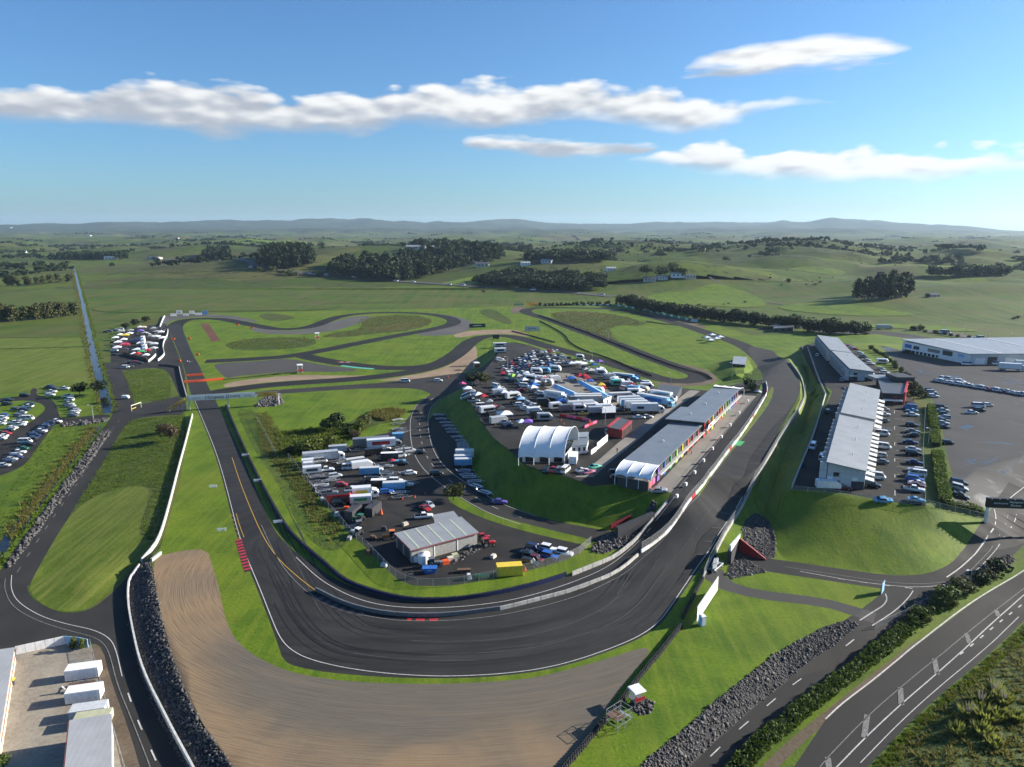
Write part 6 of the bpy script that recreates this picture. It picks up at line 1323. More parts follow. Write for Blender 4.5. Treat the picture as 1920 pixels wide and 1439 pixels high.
# --- footbridge over the straight
def bridge():
    z = 5.2; p0 = np.array(A(352, 748, z)); p1 = np.array(A(482, 741, z)); p2 = np.array(A(524, 739, z)); d = (p1-p0)/np.hypot(*(p1-p0)); n = np.array([-d[1], d[0]]); L = np.hypot(*(p2-p0)); L1 = np.hypot(*(p1-p0))
    r = empty('footbridge', (p0[0], p0[1], 0), math.atan2(d[1], d[0])); tag(r, 'white spectator footbridge over the left straight with lettered banners', 'bridge')
    MB().box(0, L, -1.0, 1.0, z-0.25, z).build('deck', 'concrete', r)
    MB().box(0.4, L1-0.8, -1.09, -1.06, z-0.8, z+1.8).build('banner', 'vinyl', r)
    MB().box(L1+0.6, L-1.2, -1.09, -1.06, z-0.7, z+1.5).build('banner', 'vinyl_amber', r)
    text('Hampton Downs', 1.95, 'black_paint', r, (L1*0.5, -1.15, z+0.42), UP(), shear=0.25, sx=1.1)
    text('PIRELLI', 1.15, 'red_paint', r, ((L1+L)/2-0.3, -1.15, z+0.42), UP(), sx=1.0)
    for x in (L1*0.13, L1*0.87):   # the small car-outline emblem on the banner
        mb = MB(); 
        for k in range(10):
            s0 = -1.6+k*0.32; mb.box(x+s0, x+s0+0.3, -1.15, -1.13, z+0.35+0.35*math.sin(k*0.33), z+0.43+0.35*math.sin(k*0.33))
        mb.build('emblem', 'red_paint', r); o = r.children[-1]; tag(o, None, None, None, 'stuff')
        MB().box(x-1.8, x+1.8, -1.15, -1.13, z+0.12, z+0.2).build('emblem_line', 'black_paint', r)
    for y in (-1.0, 1.0):
        for x in np.arange(0, L, 2.4): MB().bar((x, y, z), (x, y, z+1.3), 0.035, 4).build('rail_post', 'steel', r)
        MB().bar((0, y, z+1.3), (L, y, z+1.3), 0.04, 4).build('handrail', 'steel', r); MB().box(0, L, y-0.01, y+0.01, z+0.05, z+1.25).build('side_mesh', 'wire_mesh', r)
    for x in (0.4, L1*0.57, L1+0.3, L-0.5):
        for y in (-0.8, 0.8): MB().bar((x, y, -0.5), (x, y, z-0.25), 0.16, 6).build('column', 'concrete_pale', r)
    # tower braces beside the columns
    for x in (0.0, L1-0.4):
        for s in (-1, 1): MB().bar((x, -1.0, z-0.3 if s > 0 else z+1.3), (x+1.4, -1.0, z+1.3 if s > 0 else z-0.3), 0.06, 4).build('brace', 'steel', r)
    # ramp down to the left
    q = at(314, 772); lo = np.array([(q[0]-p0[0])*d[0]+(q[1]-p0[1])*d[1], (q[0]-p0[0])*n[0]+(q[1]-p0[1])*n[1]]); a = np.array([0.0, 0.0]); e = lo/np.hypot(*lo); w_ = np.array([-e[1], e[0]])*1.0
    zb = q[2]+0.1; mb = MB(); mb.hexa([(*(a+w_), z-0.25), (*(a-w_), z-0.25), (*(lo-w_), zb-0.25), (*(lo+w_), zb-0.25), (*(a+w_), z), (*(a-w_), z), (*(lo-w_), zb), (*(lo+w_), zb)]); mb.build('ramp', 'concrete', r)
    s = 1 if w_[1] < 0 else -1
    u = w_*1.06*s; u2 = w_*1.12*s; mb = MB(); A0, B0 = a+(lo-a)*0.12, a+(lo-a)*0.92; za, zb_ = z+(zb-z)*0.12, z+(zb-z)*0.92
    mb.hexa([(*(A0+u), za-0.4), (*(B0+u), zb_-0.2), (*(B0+u2), zb_-0.2), (*(A0+u2), za-0.4), (*(A0+u), za+1.4), (*(B0+u), zb_+1.4), (*(B0+u2), zb_+1.4), (*(A0+u2), za+1.4)]); mb.build('banner', 'vinyl_amber', r)
    for k in range(5):
        f = (k+0.5)/5; c_ = a+(lo-a)*f; MB().bar((c_[0], c_[1], q[2]-0.5), (c_[0], c_[1], z+(zb-z)*f-0.25), 0.12, 5).build('column', 'concrete_pale', r)
    mid = (A0+B0)/2; zm = (za+zb_)/2+0.45; ang = math.atan2(A0[1]-B0[1], A0[0]-B0[0]); sl = math.atan2(za-zb_, np.hypot(*(A0-B0)))
    o = text('PIRELLI', 1.2, 'red_paint', r, (*(mid+u2*1.02), zm), (0, 0, 0)); o.matrix_local = Matrix.Translation((*(mid+u2*1.03), zm)) @ Matrix.Rotation(ang, 4, 'Z') @ Matrix.Rotation(-sl, 4, 'Y') @ Matrix.Rotation(math.pi/2, 4, 'X')
bridge()
# --- entrance gantry
def gantry():
    b0 = at(1846, 980); b1 = at(1925, 1004); d = (b1-b0)[:2]; b1 = b0+np.r_[d*1.25, 0]; L = np.hypot(*(d*1.25)); z0 = b0[2]
    r = empty('entrance_gantry', tuple(b0), math.atan2(d[1], d[0])); tag(r, 'black lettered gantry over the entrance road on white posts', 'gantry')
    for x in (0.2, L-0.2): MB().box(x-0.25, x+0.25, -0.3, 0.3, -1.5, 4.6).build('post', 'white_paint', r)
    MB().box(-0.3, L+0.3, -0.45, 0.45, 4.4, 7.0).build('banner', 'black_paint', r)
    marks(r, 3.2, -0.46, 5.7, 3.6, 0.5, 'wall_light', 9); text('Hampton\nDowns', 0.9, 'white_paint', r, (L*0.5, -0.48, 5.7), UP()); marks(r, L*0.83, -0.46, 5.7, 2.6, 1.2, 'tan_tarp', 6)
    for k in range(7): MB().box(0.6+k*L/7.2, 0.75+k*L/7.2, -0.9, -0.46, 6.9, 7.05).build('lamp_arm', 'steel', r)
gantry()
# --- billboard, toilet, marshal posts
def board(px0, px1, z0, z1, label, m='white_paint', txt=None, size=1.0, tm='black_paint', posts=4, name='billboard', back='wall_grey', flip=False):
    a = at(*px0); b = at(*px1); d = (b-a)[:2]; L = np.hypot(*d); r = empty(name, tuple(a), math.atan2(d[1], d[0])); tag(r, label, 'billboard')
    MB().box(0, L, -0.05, -0.02, z0, z1).build('panel', {'white_paint': 'vinyl', 'sign_amber': 'vinyl_amber'}.get(m, m), r)
    fr = MB()
    for zz in (z0, (z0+z1)/2, z1): fr.box(-0.06, L+0.06, 0.0, 0.1, zz-0.06, zz+0.06)
    fr.build('back_frame', back, r)
    for k in range(posts): x = L*(k+0.5)/posts; MB().box(x-0.07, x+0.07, 0.13, 0.3, -0.4, z1-0.2).build('post', 'steel', r)
    if txt == '~': marks(r, L/2, -0.058, (z0+z1)/2, L*0.55, (z1-z0)*0.4, tm)
    elif txt: text(txt, size, tm, r, (L/2, -0.06, (z0+z1)/2), UP())
    return r
board((1306,1170),(1345,1110), 0.4, 3.8, 'big white billboard beside the straight, bright on its sunny side', 'white_paint')
board((320,594),(331,594), 0.5, 3.0, 'left white billboard behind the far hairpin', 'white_paint'); board((331,590),(342,590), 0.5, 4.0, 'white billboard with dark markings behind the far hairpin', 'white_paint', '~'); board((343,593),(354,593), 0.5, 2.4, 'low white billboard behind the far hairpin'); board((355,590),(365,590), 0.5, 3.6, 'tall white billboard behind the far hairpin'); board((366,592),(379,592), 0.5, 2.6, 'wide white billboard behind the far hairpin'); board((379,591),(390,591), 0.5, 4.0, 'blue and white billboard at the right of the far hairpin', 'sky_paint')
board((984,622),(1012,622), 0.6, 4.2, 'pale billboard beside the infield track', 'wall_light', '~', 1.6, 'grey_paint'); board((986,575),(1010,575), 0.5, 4.0, 'yellow billboard behind the far loop', 'sign_amber', 'PIRELLI', 2.6, 'red_paint'); board((964,574),(982,574), 0.5, 2.6, 'low pale billboard left of the yellow one', 'tan_tarp')
board((880,616),(910,615), 0.5, 3.6, 'black billboard row beside the infield loop', 'black_paint', '~', 1.7, 'white_paint'); board((924,637),(936,637), 0.6, 3.6, 'small black billboard at the paddock corner', 'black_paint'); board((1295,604),(1308,606), 0.4, 3.0, 'grey billboard at the end of the green barrier', 'wall_light')
board((1652,1116),(1657,1108), 0.1, 2.6, 'small blue sign panel at the path junction', 'sky_paint', posts=2)
def toilet(px, py, label, m='sky_paint'):
    p = at(px, py); r = empty('portable_toilet', tuple(p), R(20)); tag(r, label, 'toilet'); MB().box(-0.55, 0.55, -0.55, 0.55, 0, 2.1).build('cabin', m, r)
    MB().hexa([(-0.62,-0.62,2.1),(0.62,-0.62,2.1),(0.62,0.62,2.1),(-0.62,0.62,2.1),(-0.4,-0.4,2.35),(0.4,-0.4,2.35),(0.4,0.4,2.35),(-0.4,0.4,2.35)]).build('roof', 'white_paint', r); MB().box(-0.4, 0.4, -0.6, -0.56, 0.1, 1.9).build('door', 'white_paint', r)
toilet(1316, 1172, 'blue portable toilet beside the big billboard')
def marshal(px, py, label, h=2.6, person=True, s=1.0):
    p = at(px, py); r = empty('marshal_post', tuple(p), R(25)); r.scale = (s, s, s); tag(r, label, 'marshal post')
    for x in (-0.9, 0.9):
        for y in (-0.9, 0.9): MB().bar((x, y, -0.1), (x*0.9, y*0.9, h), 0.06, 5).build('leg', 'steel', r)
    MB().box(-1.1, 1.1, -1.1, 1.1, 0.9, 1.0).build('platform', 'grey_paint', r); MB().hexa([(-1.2,-1.2,h),(1.2,-1.2,h),(1.2,1.2,h),(-1.2,1.2,h),(-1.1,-1.1,h+0.22),(1.1,-1.1,h+0.22),(1.1,1.1,h+0.22),(-1.1,1.1,h+0.22)]).build('roof', 'white_paint', r)
    MB().box(-1.0, 1.0, -1.06, -1.02, 1.0, 1.7).build('front_panel', 'red_paint', r)
marshal(1193, 1318, 'white roofed marshal post on the round stone pad'); marshal(563, 700, 'white roofed marshal post on the dark gravel pad', 3.4, s=1.4); marshal(595, 637, 'white marshal tower on the infield grass of the far loop', 3.4, s=1.4); marshal(893, 692, 'white roofed marshal post at the paddock corner', 2.6, s=1.4)
# scaffold stand
p = at(1160, 1360); r = empty('scaffold_stand', tuple(p), R(40)); tag(r, 'small open scaffold stand with stair beside the tyre wall', 'scaffold')
for x in (-1.8, 0, 1.8):
    for y in (-1.2, 1.2): MB().bar((x, y, -0.3), (x, y, 3.2), 0.05, 5).build('upright', 'steel', r)
for z in (1.1, 2.2, 3.1):
    for y in (-1.2, 1.2): MB().bar((-1.8, y, z), (1.8, y, z), 0.04, 4).build('ledger', 'steel', r)
    for x in (-1.8, 0, 1.8): MB().bar((x, -1.2, z), (x, 1.2, z), 0.04, 4).build('transom', 'steel', r)
for y in (-1.2, 1.2):
    for x in (-1.8, 0): MB().bar((x, y, 0.1), (x+1.8, y, 2.2), 0.035, 4).build('brace', 'steel', r)
for k in range(5): MB().box(-1.8, 0.2, -1.1+k*0.45, -0.72+k*0.45, 2.22, 2.27).build('deck_board', 'brown_wood', r)
for k in range(7): MB().box(0.5+k*0.35, 0.82+k*0.35, -0.5, 0.5, 2.1-k*0.3, 2.16-k*0.3).build('stair_tread', 'steel', r)
# tunnel under the straight: red wing wall, portal
def tunnel():
    a = np.r_[A(1384,1038,0), 0]; b = np.r_[A(1438,1052,0), 0]; r = empty('tunnel_portal', tuple(a)); tag(r, 'dark tunnel mouth with a red wing wall under the pit straight', 'tunnel')
    d = (b-a); q = np.array([0.0, 0.9])
    mb = MB(); v0 = [(0, 0, -0.4), (d[0], d[1], -0.4), (d[0]*0.95, d[1]*0.95, 0.4), (0, 0, 4.2)]; mb.add(v0+[(x+0.2, y+0.5, z) for x, y, z in v0], [(0,1,2,3),(7,6,5,4),(0,4,5,1),(1,5,6,2),(2,6,7,3),(3,7,4,0)]); mb.build('wing_wall', 'red_deep', r)
    c_ = np.r_[A(1368,1052,0), 0]-a; MB().hexa([(c_[0]-0.3, c_[1]-2, -0.3), (0, 0, -0.3), (0.3, 0.8, -0.3), (c_[0]-0.9, c_[1]-1, -0.3), (c_[0]-0.3, c_[1]-2, 3.6), (0, 0, 4.4), (0.3, 0.8, 4.4), (c_[0]-0.9, c_[1]-1, 3.6)]).build('portal_painted_shade', 'charcoal', r)  # solid slab across the mouth; its charcoal paints the unlit tunnel
    MB().hexa([(c_[0]-0.6, c_[1]-2.4, 3.6), (0.1, -0.3, 4.4), (0.3, 0.3, 4.4), (c_[0]-0.8, c_[1]-1.6, 3.6), (c_[0]-0.6, c_[1]-2.4, 5.0), (0.1, -0.3, 5.4), (0.3, 0.3, 5.4), (c_[0]-0.8, c_[1]-1.6, 5.0)]).build('parapet', 'white_paint', r)
    a2 = np.r_[A(1196,1000,0), 0]; r2 = empty('tunnel_portal', tuple(a2)); tag(r2, 'shadowed tunnel mouth with a red wall at the end of the paddock road', 'tunnel')
    MB().hexa([(-6,-4,-0.4),(5,3,-0.4),(4.4,4,-0.4),(-6.6,-3,-0.4),(-6,-4,3.2),(5,3,4.6),(4.4,4,4.6),(-6.6,-3,3.2)]).build('portal_painted_shade', 'charcoal', r2); MB().hexa([(-7,2,-0.3),(-1,5,-0.3),(-1.2,5.5,-0.3),(-7.2,2.5,-0.3),(-7,2,1.6),(-1,5,3.0),(-1.2,5.5,3.0),(-7.2,2.5,1.6)]).build('wing_wall', 'red_deep', r2)  # this mouth is closed too, tunnel darkness put into the slab's charcoal colour
tunnel()
# bottom-left compound
fpb = [A(-60,1520,-2.2), A(-8,1480,-2.2), A(34,1218,-2.2), A(-40,1240,-2.2)]
B = Bld('storage_shed', [A(-70,1440,-2.2),A(2,1420,-2.2),A(30,1240,-2.2),A(-40,1250,-2.2)], 'storage shed with pale roof and timber posts at the left edge', 'shed', -2.2)
B.walls([2.6]*4, ['timber_tan']*4); B.roof([2.65]*4, 'roof_pale', 0.3, 0.12)
B.panel(1, 0.0, 1.0, 2.45, 2.75, 'rust_trim', 'fascia', 0.06, 0.32)
for k in range(12): B.panel(1, (k+0.2)/12, (k+0.8)/12, 0.05, 2.3, 'beige', 'door', 0.05, 0.0)
B = Bld('workshop', [A(128,1492,-2.2),A(214,1484,-2.2),A(213,1378,-2.2),A(137,1390,-2.2)], 'workshop with white roof and red edge at the bottom left', 'workshop', -2.2); B.walls([3.6]*4, 'wall_light'); B.roof([3.65]*4, 'roof_pale', 0.2, 0.15); B.panel(3, 0, 1, 3.4, 3.82, 'rust_trim', 'fascia', 0.08, 0.2)
barrier('hoarding', [(30,1228),(80,1217),(122,1208)], 1.8, 0.1, 'white_paint', 'white panel fence at the back of the storage compound', 'fence', 1.6); barrier('hoarding', [(122,1208),(150,1210),(166,1214)], 1.8, 0.1, 'light_blue', 'pale blue panel fence at the corner of the storage compound', 'fence', 1.6)
fence([(170,1212),(185,1270),(205,1345),(235,1450)], 1.6, 'wire fence beside the storage compound', 2.5, 1)
for k, (px, py, hh) in enumerate([(139,1216,2.6),(153,1217,2.2)]): tree(px, py, hh, 'row', 'leaf_light', ['taller yellow-green conifer in the compound corner','shorter yellow-green conifer in the compound corner'][k])
tree(8, 1436, 2.2, 'shrub', 'leaf_mid', 'green bush at the bottom left corner of the compound', cat='bush')
p = at(24, 1284); r = empty('wheelie_bin', tuple(p), 0.3); tag(r, 'bin with a bright yellow lid in the compound', 'bin'); MB().hexa([(-0.25,-0.3,0),(0.25,-0.3,0),(0.25,0.3,0),(-0.25,0.3,0),(-0.32,-0.38,1.0),(0.32,-0.38,1.0),(0.32,0.38,1.0),(-0.32,0.38,1.0)]).build('body', 'charcoal', r); MB().box(-0.4, 0.4, -0.48, 0.48, 1.0, 1.1).build('lid', 'yellow_paint', r)
# light poles
for k, (px, py, hh, lab) in enumerate([(1134,812,9,'tall white light pole beside the red service shelter'),(952,702,9,'light pole among the parked cars of the paddock'),(1046,750,9,'light pole beside the left team awning'),(1257,728,8,'light pole behind the dark toilet block'),(1110,682,7,'light pole beside the infield track'),(1140,640,7,'light pole on the far infield'),(175,785,6,'light pole at the canal crossing'),(1372,712,9,'light pole beside the north canopy'),(1740,835,6,'lamp post in the gap of the suites hedge'),(1770,625,8,'motorway light pole left of the warehouse'),(1810,630,8,'second motorway light pole behind the warehouse'),(1850,640,8,'third motorway light pole behind the warehouse'),(1898,648,8,'fourth motorway light pole behind the warehouse'),(1818,1100,4,'short white post at the entrance road bend')]):
    p = at(px, py); r = empty('light_pole', tuple(p), R(200)); tag(r, lab, 'light pole'); MB().bar((0, 0, -0.3), (0, 0, hh), 0.12, 6, 0.07).build('pole', 'steel', r); MB().bar((0, 0, hh), (1.2, 0, hh+0.25), 0.06, 5).build('arm', 'steel', r); MB().box(1.0, 1.8, -0.16, 0.16, hh+0.18, hh+0.34).build('lamp_head', 'white_paint', r)
# houses on the hills
for k, (px, py, wd, lab) in enumerate([(880,497,26,'white farm building row below the hillside wood'),(905,500,22,'pinkish house right of the farm row'),(780,467,40,'long pale farm shed on the hilltop'),(822,468,30,'pale barn beside the hilltop shed'),(1218,527,16,'house on the left of the knoll'),(1240,523,14,'second house on the knoll'),(1270,519,18,'dark roofed house on the knoll'),(1293,521,14,'house at the right end of the knoll'),(1025,493,18,'white cottage on the middle ridge'),(985,497,16,'cottage left of the middle ridge trees'),(1748,557,12,'small grey barn on the right hillside'),(42,474,24,'white farm building on the left plain'),(208,486,26,'pale sheds beyond the left paddocks'),(290,487,30,'roadside buildings beyond the left paddocks'),(20,428,40,'cream coloured building on the far left ridge'),(1145,507,14,'house among trees left of the knoll'),(330,448,30,'far farmhouse on the left hills'),(168,443,30,'far pale house on the left hills')]):
    p = at(px, py); w_ = wd/2; dpt = wd*0.35; h_ = min(5, wd*0.22); r = empty('farmhouse', tuple(p), random.uniform(-0.3, 0.3)); tag(r, lab, 'house')
    MB().box(-w_, w_, -dpt, dpt, -1.5, h_).build('walls', ['white_paint', 'beige', 'wall_light'][k % 3], r); MB().prism([(-dpt*1.1, h_), (dpt*1.1, h_), (0, h_*1.6)], -w_*1.03, w_*1.03, 'x').build('roof', ['roof_pale', 'roof_dark', 'roof_grey'][k % 3], r)
    for q in range(3): MB().box(-w_*0.7+q*w_*0.6, -w_*0.45+q*w_*0.6, -dpt-0.06, -dpt, h_*0.3, h_*0.75).build('window', 'glass', r)
# motorway
drape('bright_field', [(1196,562),(1235,548),(1290,548),(1335,530),(1380,540),(1420,556),(1445,574),(1400,578),(1330,574),(1260,570)], 'grass_mown'); drape('bright_field', [(1440,578),(1520,566),(1640,578),(1740,592),(1640,594),(1540,590)], 'grass_mown'); drape('bright_field', [(1560,612),(1700,606),(1860,622),(1780,622),(1680,616)], 'grass_mown'); drape('bright_field', [(170,575),(420,572),(640,570),(640,582),(420,584),(180,588)], 'pasture_near'); drape('bright_field', [(1700,500),(1790,496),(1880,498),(1900,505),(1790,506)], 'grass_mown'); drape('bright_field', [(420,455),(520,450),(560,456),(480,462)], 'grass_mown'); drape('bright_field', [(1460,505),(1540,500),(1600,510),(1540,516)], 'grass_verge'); drape('bright_field', [(1000,478),(1080,474),(1150,478),(1080,484)], 'grass_verge')
drape('bright_field', [(800,536),(880,518),(960,514),(975,522),(930,534)], 'grass_mown')
stripe('motorway', [(300,487),(380,490),(480,503),(560,512),(660,521),(760,529),(880,537),(1000,545),(1090,551),(1150,557)], 16, 'asphalt_old', lift=0.6, step=12); stripe('motorway', [(1690,615),(1760,624),(1840,636),(1920,648),(2000,658)], 11, 'asphalt_old', lift=0.3, step=8)

for k, px in enumerate([[(160,529),(300,525),(470,521)],[(165,600),(230,602),(300,606)],[(-20,634),(80,633),(160,632)],[(-20,560),(60,557),(140,552)],[(420,575),(600,570),(800,566),(940,570)],[(1770,597),(1850,605),(1940,614)],[(1500,575),(1620,585),(1760,592)],[(1440,560),(1560,548),(1600,545)],[(-20,655),(80,653),(166,650)],[(165,560),(400,556),(700,552),(900,556)],[(150,515),(300,512),(420,508)]]):
    stripe('field_drain', px, 3.0, 'scrub_ground', lift=0.12, step=6)
stripe('farm_track', [(1330,520),(1380,545),(1420,565),(1470,572)], 3, 'asphalt_old', lift=0.25, step=6)
# ------------------------------------------------------------------ vehicles
PAINT = {'white': (0.80, 0.80, 0.79), 'silver': (0.46, 0.47, 0.48), 'grey': (0.17, 0.175, 0.18), 'black': (0.018, 0.018, 0.02), 'red': (0.42, 0.02, 0.02), 'blue': (0.03, 0.12, 0.45), 'navy': (0.02, 0.03, 0.10), 'light blue': (0.16, 0.40, 0.62), 'green': (0.03, 0.16, 0.07),
 'mint': (0.12, 0.55, 0.38), 'yellow': (0.75, 0.52, 0.04), 'orange': (0.75, 0.20, 0.03), 'maroon': (0.14, 0.015, 0.02), 'beige': (0.50, 0.45, 0.36), 'pink': (0.70, 0.25, 0.35), 'purple': (0.14, 0.09, 0.35), 'brown': (0.12, 0.07, 0.045)}
for k_, c_ in PAINT.items():
    m = plain('paint_'+k_, c_, 0.32, 0.15, 0.05, 1.0, 0.5); m.node_tree.nodes['Principled BSDF'].inputs['Coat Weight'].default_value = 0.4
def loft(secs):
    """sections along x: list of (x, [(y,z)...]) closed rings"""
    mb = MB(); n = len(secs[0][1]); v = []
    for x, ring in secs: v += [(x, y, z) for y, z in ring]
    f = [tuple(range(n)), tuple(range((len(secs)-1)*n, len(secs)*n))[::-1]]
    for i in range(len(secs)-1):
        for k in range(n): f.append((i*n+k, (i+1)*n+k, (i+1)*n+(k+1) % n, i*n+(k+1) % n))
    mb.add(v, f); return mb
def ring(hw, z0, z1, inset=0.06): return [(-hw+inset, z0), (-hw, z0+0.12), (-hw, z1-0.14), (-hw+inset*1.6, z1), (hw-inset*1.6, z1), (hw, z1-0.14), (hw, z0+0.12), (hw-inset, z0)]
PROTO = {}
WHEEL = None
def wheel_mesh(r=0.33, w_=0.22):
    key = ('w', r, w_)
    if key not in PROTO:
        mb = MB(); mb.bar((0, -w_/2, 0), (0, w_/2, 0), r, 12); mb.cur = 1; mb.bar((0, -w_/2-0.012, 0), (0, w_/2+0.012, 0), r*0.6, 8); me = mb.mesh('wheel'); me.materials.append(MATS['rubber']); me.materials.append(MATS['silver_paint']); PROTO[key] = me
    return PROTO[key]
CARK = {  # length, half width, belt height, roof height, hood end, windscreen top, roof end, tail base, wheelbase half, bonnet z
 'hatchback': (4.0, 0.86, 0.92, 1.48, 1.05, 0.45, -1.45, -1.95, 1.28, 0.86), 'sedan': (4.7, 0.90, 0.94, 1.44, 0.95, 0.30, -1.05, -1.75, 1.38, 0.86), 'suv': (4.7, 0.93, 1.08, 1.72, 1.15, 0.65, -2.0, -2.25, 1.38, 1.02),
 'wagon': (4.7, 0.90, 0.94, 1.47, 0.95, 0.30, -1.9, -2.28, 1.38, 0.86), 'van': (5.0, 0.95, 1.15, 2.05, 2.05, 1.35, -2.35, -2.45, 1.55, 1.05), 'coupe': (4.4, 0.90, 0.84, 1.28, 0.75, 0.05, -0.85, -1.75, 1.30, 0.78)}
def car_parts(kind):
    if kind in PROTO: return PROTO[kind]
    if kind in ('ute', 'jeep'): return ute_parts(kind)
    L, hw, zb, zr, hx, wx, rx, tx, wb, bz = CARK[kind]; f = L/2; b = -L/2
    body = loft([(b, ring(hw*0.86, 0.34, zb*0.92)), (b+0.25, ring(hw*0.97, 0.24, zb)), (tx*0.9, ring(hw, 0.22, zb)), (0, ring(hw, 0.20, zb)), (hx, ring(hw, 0.22, zb)), (hx+0.1, ring(hw, 0.22, bz+0.04)), (f-0.35, ring(hw*0.96, 0.24, bz*0.92)), (f, ring(hw*0.80, 0.32, bz*0.72))])
    rt = hw*0.76   # roof skin
    body.hexa([(wx, -rt, zr-0.03), (wx, rt, zr-0.03), (rx, rt, zr-0.03), (rx, -rt, zr-0.03), (wx-0.12, -rt*0.9, zr+0.03), (wx-0.12, rt*0.9, zr+0.03), (rx+0.12, rt*0.9, zr+0.03), (rx+0.12, -rt*0.9, zr+0.03)])
    for s in (-1, 1):   # pillars
        for x0, x1 in ((hx-0.05, wx), ((hx+tx)/2+0.1, (wx+rx)/2+0.1), (tx+0.08, rx)): body.bar((x0, s*hw*0.93, zb-0.02), (x1, s*rt*0.99, zr-0.02), 0.045, 4)
    gl = MB(); gl.hexa([(hx, -hw*0.91, zb-0.03), (hx, hw*0.91, zb-0.03), (tx, hw*0.91, zb-0.03), (tx, -hw*0.91, zb-0.03), (wx, -rt*0.97, zr-0.035), (wx, rt*0.97, zr-0.035), (rx, rt*0.97, zr-0.035), (rx, -rt*0.97, zr-0.035)])
    lamp = MB(); 
    lamp.box(f-0.16, f-0.02, -0.16, 0.16, bz*0.60, bz*0.76)
    PROTO[kind] = (body.mesh('body'), gl.mesh('windows'), wb, hw, lamp.mesh('headlight')); PROTO[kind][1].materials.append(MATS['glass']); PROTO[kind][4].materials.append(MATS['silver_paint']); PROTO[kind][0].materials.append(MATS['paint_white'])
    return PROTO[kind]
def ute_parts(kind):
    if kind == 'ute':
        L, hw, zb, zr = 5.3, 0.93, 1.08, 1.75
        body = loft([(-2.65, ring(hw*0.97, 0.45, 1.02)), (-0.9, ring(hw, 0.36, 1.04)), (0.95, ring(hw, 0.34, zb)), (1.05, ring(hw, 0.34, 1.06)), (2.35, ring(hw*0.96, 0.36, 0.98)), (2.65, ring(hw*0.84, 0.42, 0.8))])
        c = [(0.95, -0.75), (0.35, -0.72)]; body.hexa([(0.40, -0.70, zr-0.03), (0.40, 0.70, zr-0.03), (-0.72, 0.70, zr-0.03), (-0.72, -0.70, zr-0.03), (0.30, -0.62, zr+0.03), (0.30, 0.62, zr+0.03), (-0.65, 0.62, zr+0.03), (-0.65, -0.62, zr+0.03)])
        gl = MB().hexa([(1.0, -0.85, zb-0.04), (1.0, 0.85, zb-0.04), (-0.88, 0.85, zb-0.04), (-0.88, -0.85, zb-0.04), (0.4, -0.69, zr-0.035), (0.4, 0.69, zr-0.035), (-0.72, 0.69, zr-0.035), (-0.72, -0.69, zr-0.035)])
        wb = 1.6
    else:
        hw = 0.9; body = loft([(-2.1, ring(hw, 0.5, 1.1)), (0.5, ring(hw, 0.45, 1.12)), (0.6, ring(hw*0.9, 0.45, 1.08)), (2.0, ring(hw*0.8, 0.5, 1.0))]); body.box(-2.05, 0.25, -0.78, 0.78, 1.76, 1.84)
        for s in (-1, 1): body.box(-1.9, -1.1, s*0.95-0.12, s*0.95+0.12, 0.85, 0.95); body.box(0.9, 1.8, s*0.9-0.15, s*0.9+0.15, 0.85, 0.95)
        gl = MB().hexa([(0.5, -0.82, 1.08), (0.5, 0.82, 1.08), (-2.05, 0.84, 1.08), (-2.05, -0.84, 1.08), (0.25, -0.76, 1.76), (0.25, 0.76, 1.76), (-2.0, 0.76, 1.76), (-2.0, -0.76, 1.76)]); wb = 1.3
    lamp = MB()
    lamp.box(2.45, 2.6, -0.16, 0.16, 0.68, 0.84) if kind == 'ute' else lamp.box(1.98, 2.02, -0.12, 0.12, 0.75, 0.95)
    PROTO[kind] = (body.mesh('body'), gl.mesh('windows'), wb, 0.9, lamp.mesh('headlight')); PROTO[kind][1].materials.append(MATS['glass']); PROTO[kind][4].materials.append(MATS['silver_paint']); PROTO[kind][0].materials.append(MATS['paint_white']); return PROTO[kind]
def child(nm, me, par, loc=(0, 0, 0), rz=0, m=None):
    o = bpy.data.objects.new(nm, me); COL.objects.link(o); o.parent = par; o.location = loc; o.rotation_euler = (0, 0, rz)
    if m: o.material_slots[0].link = 'OBJECT'; o.material_slots[0].material = MATS[m]
    return o
def car_w(p, head, kind, col, label, group=None, parts=True, name='parked_car', cat='car', scale=1.0):
    body, gl, wb, hw, lamp = car_parts(kind)
    r = empty(name, (p[0], p[1], p[2]), R(head)); r.scale = (scale,)*3; tag(r, label, cat, group)
    # sit on the slope
    c_, s_ = math.cos(R(head)), math.sin(R(head)); e = 1.4
    za, zb_ = gz(p[0]+c_*e, p[1]+s_*e), gz(p[0]-c_*e, p[1]-s_*e); zc, zd = gz(p[0]-s_*0.8, p[1]+c_*0.8), gz(p[0]+s_*0.8, p[1]-c_*0.8)
    r.rotation_euler = (math.atan2(zc-zd, 1.6), -math.atan2(za-zb_, 2*e), R(head)); r.location[2] = (za+zb_)/2+0.01
    child('body', body, r, m='paint_'+col); child('windows', gl, r)
    if parts:
        for x in (wb, -wb):
            for y in (hw-0.1, -hw+0.1): child('wheel', wheel_mesh(0.33 if kind not in ('ute', 'jeep', 'suv', 'van') else 0.37), r, (x, y, 0.33 if kind not in ('ute', 'jeep', 'suv', 'van') else 0.37))
        for y in (-0.55, 0.55): child('headlight', lamp, r, (0, y, 0))
        if kind == 'ute':
            if 'tray' not in PROTO: PROTO['tray'] = MB().box(-2.5, -1.0, -0.78, 0.78, 1.0, 1.06).mesh('tray_cover'); PROTO['tray'].materials.append(MATS['rubber'])
            child('tray_cover', PROTO['tray'], r)
    return r
def car(px, py, head, kind, col, label, **k): return car_w(at(px, py), head, kind, col, label, **k)
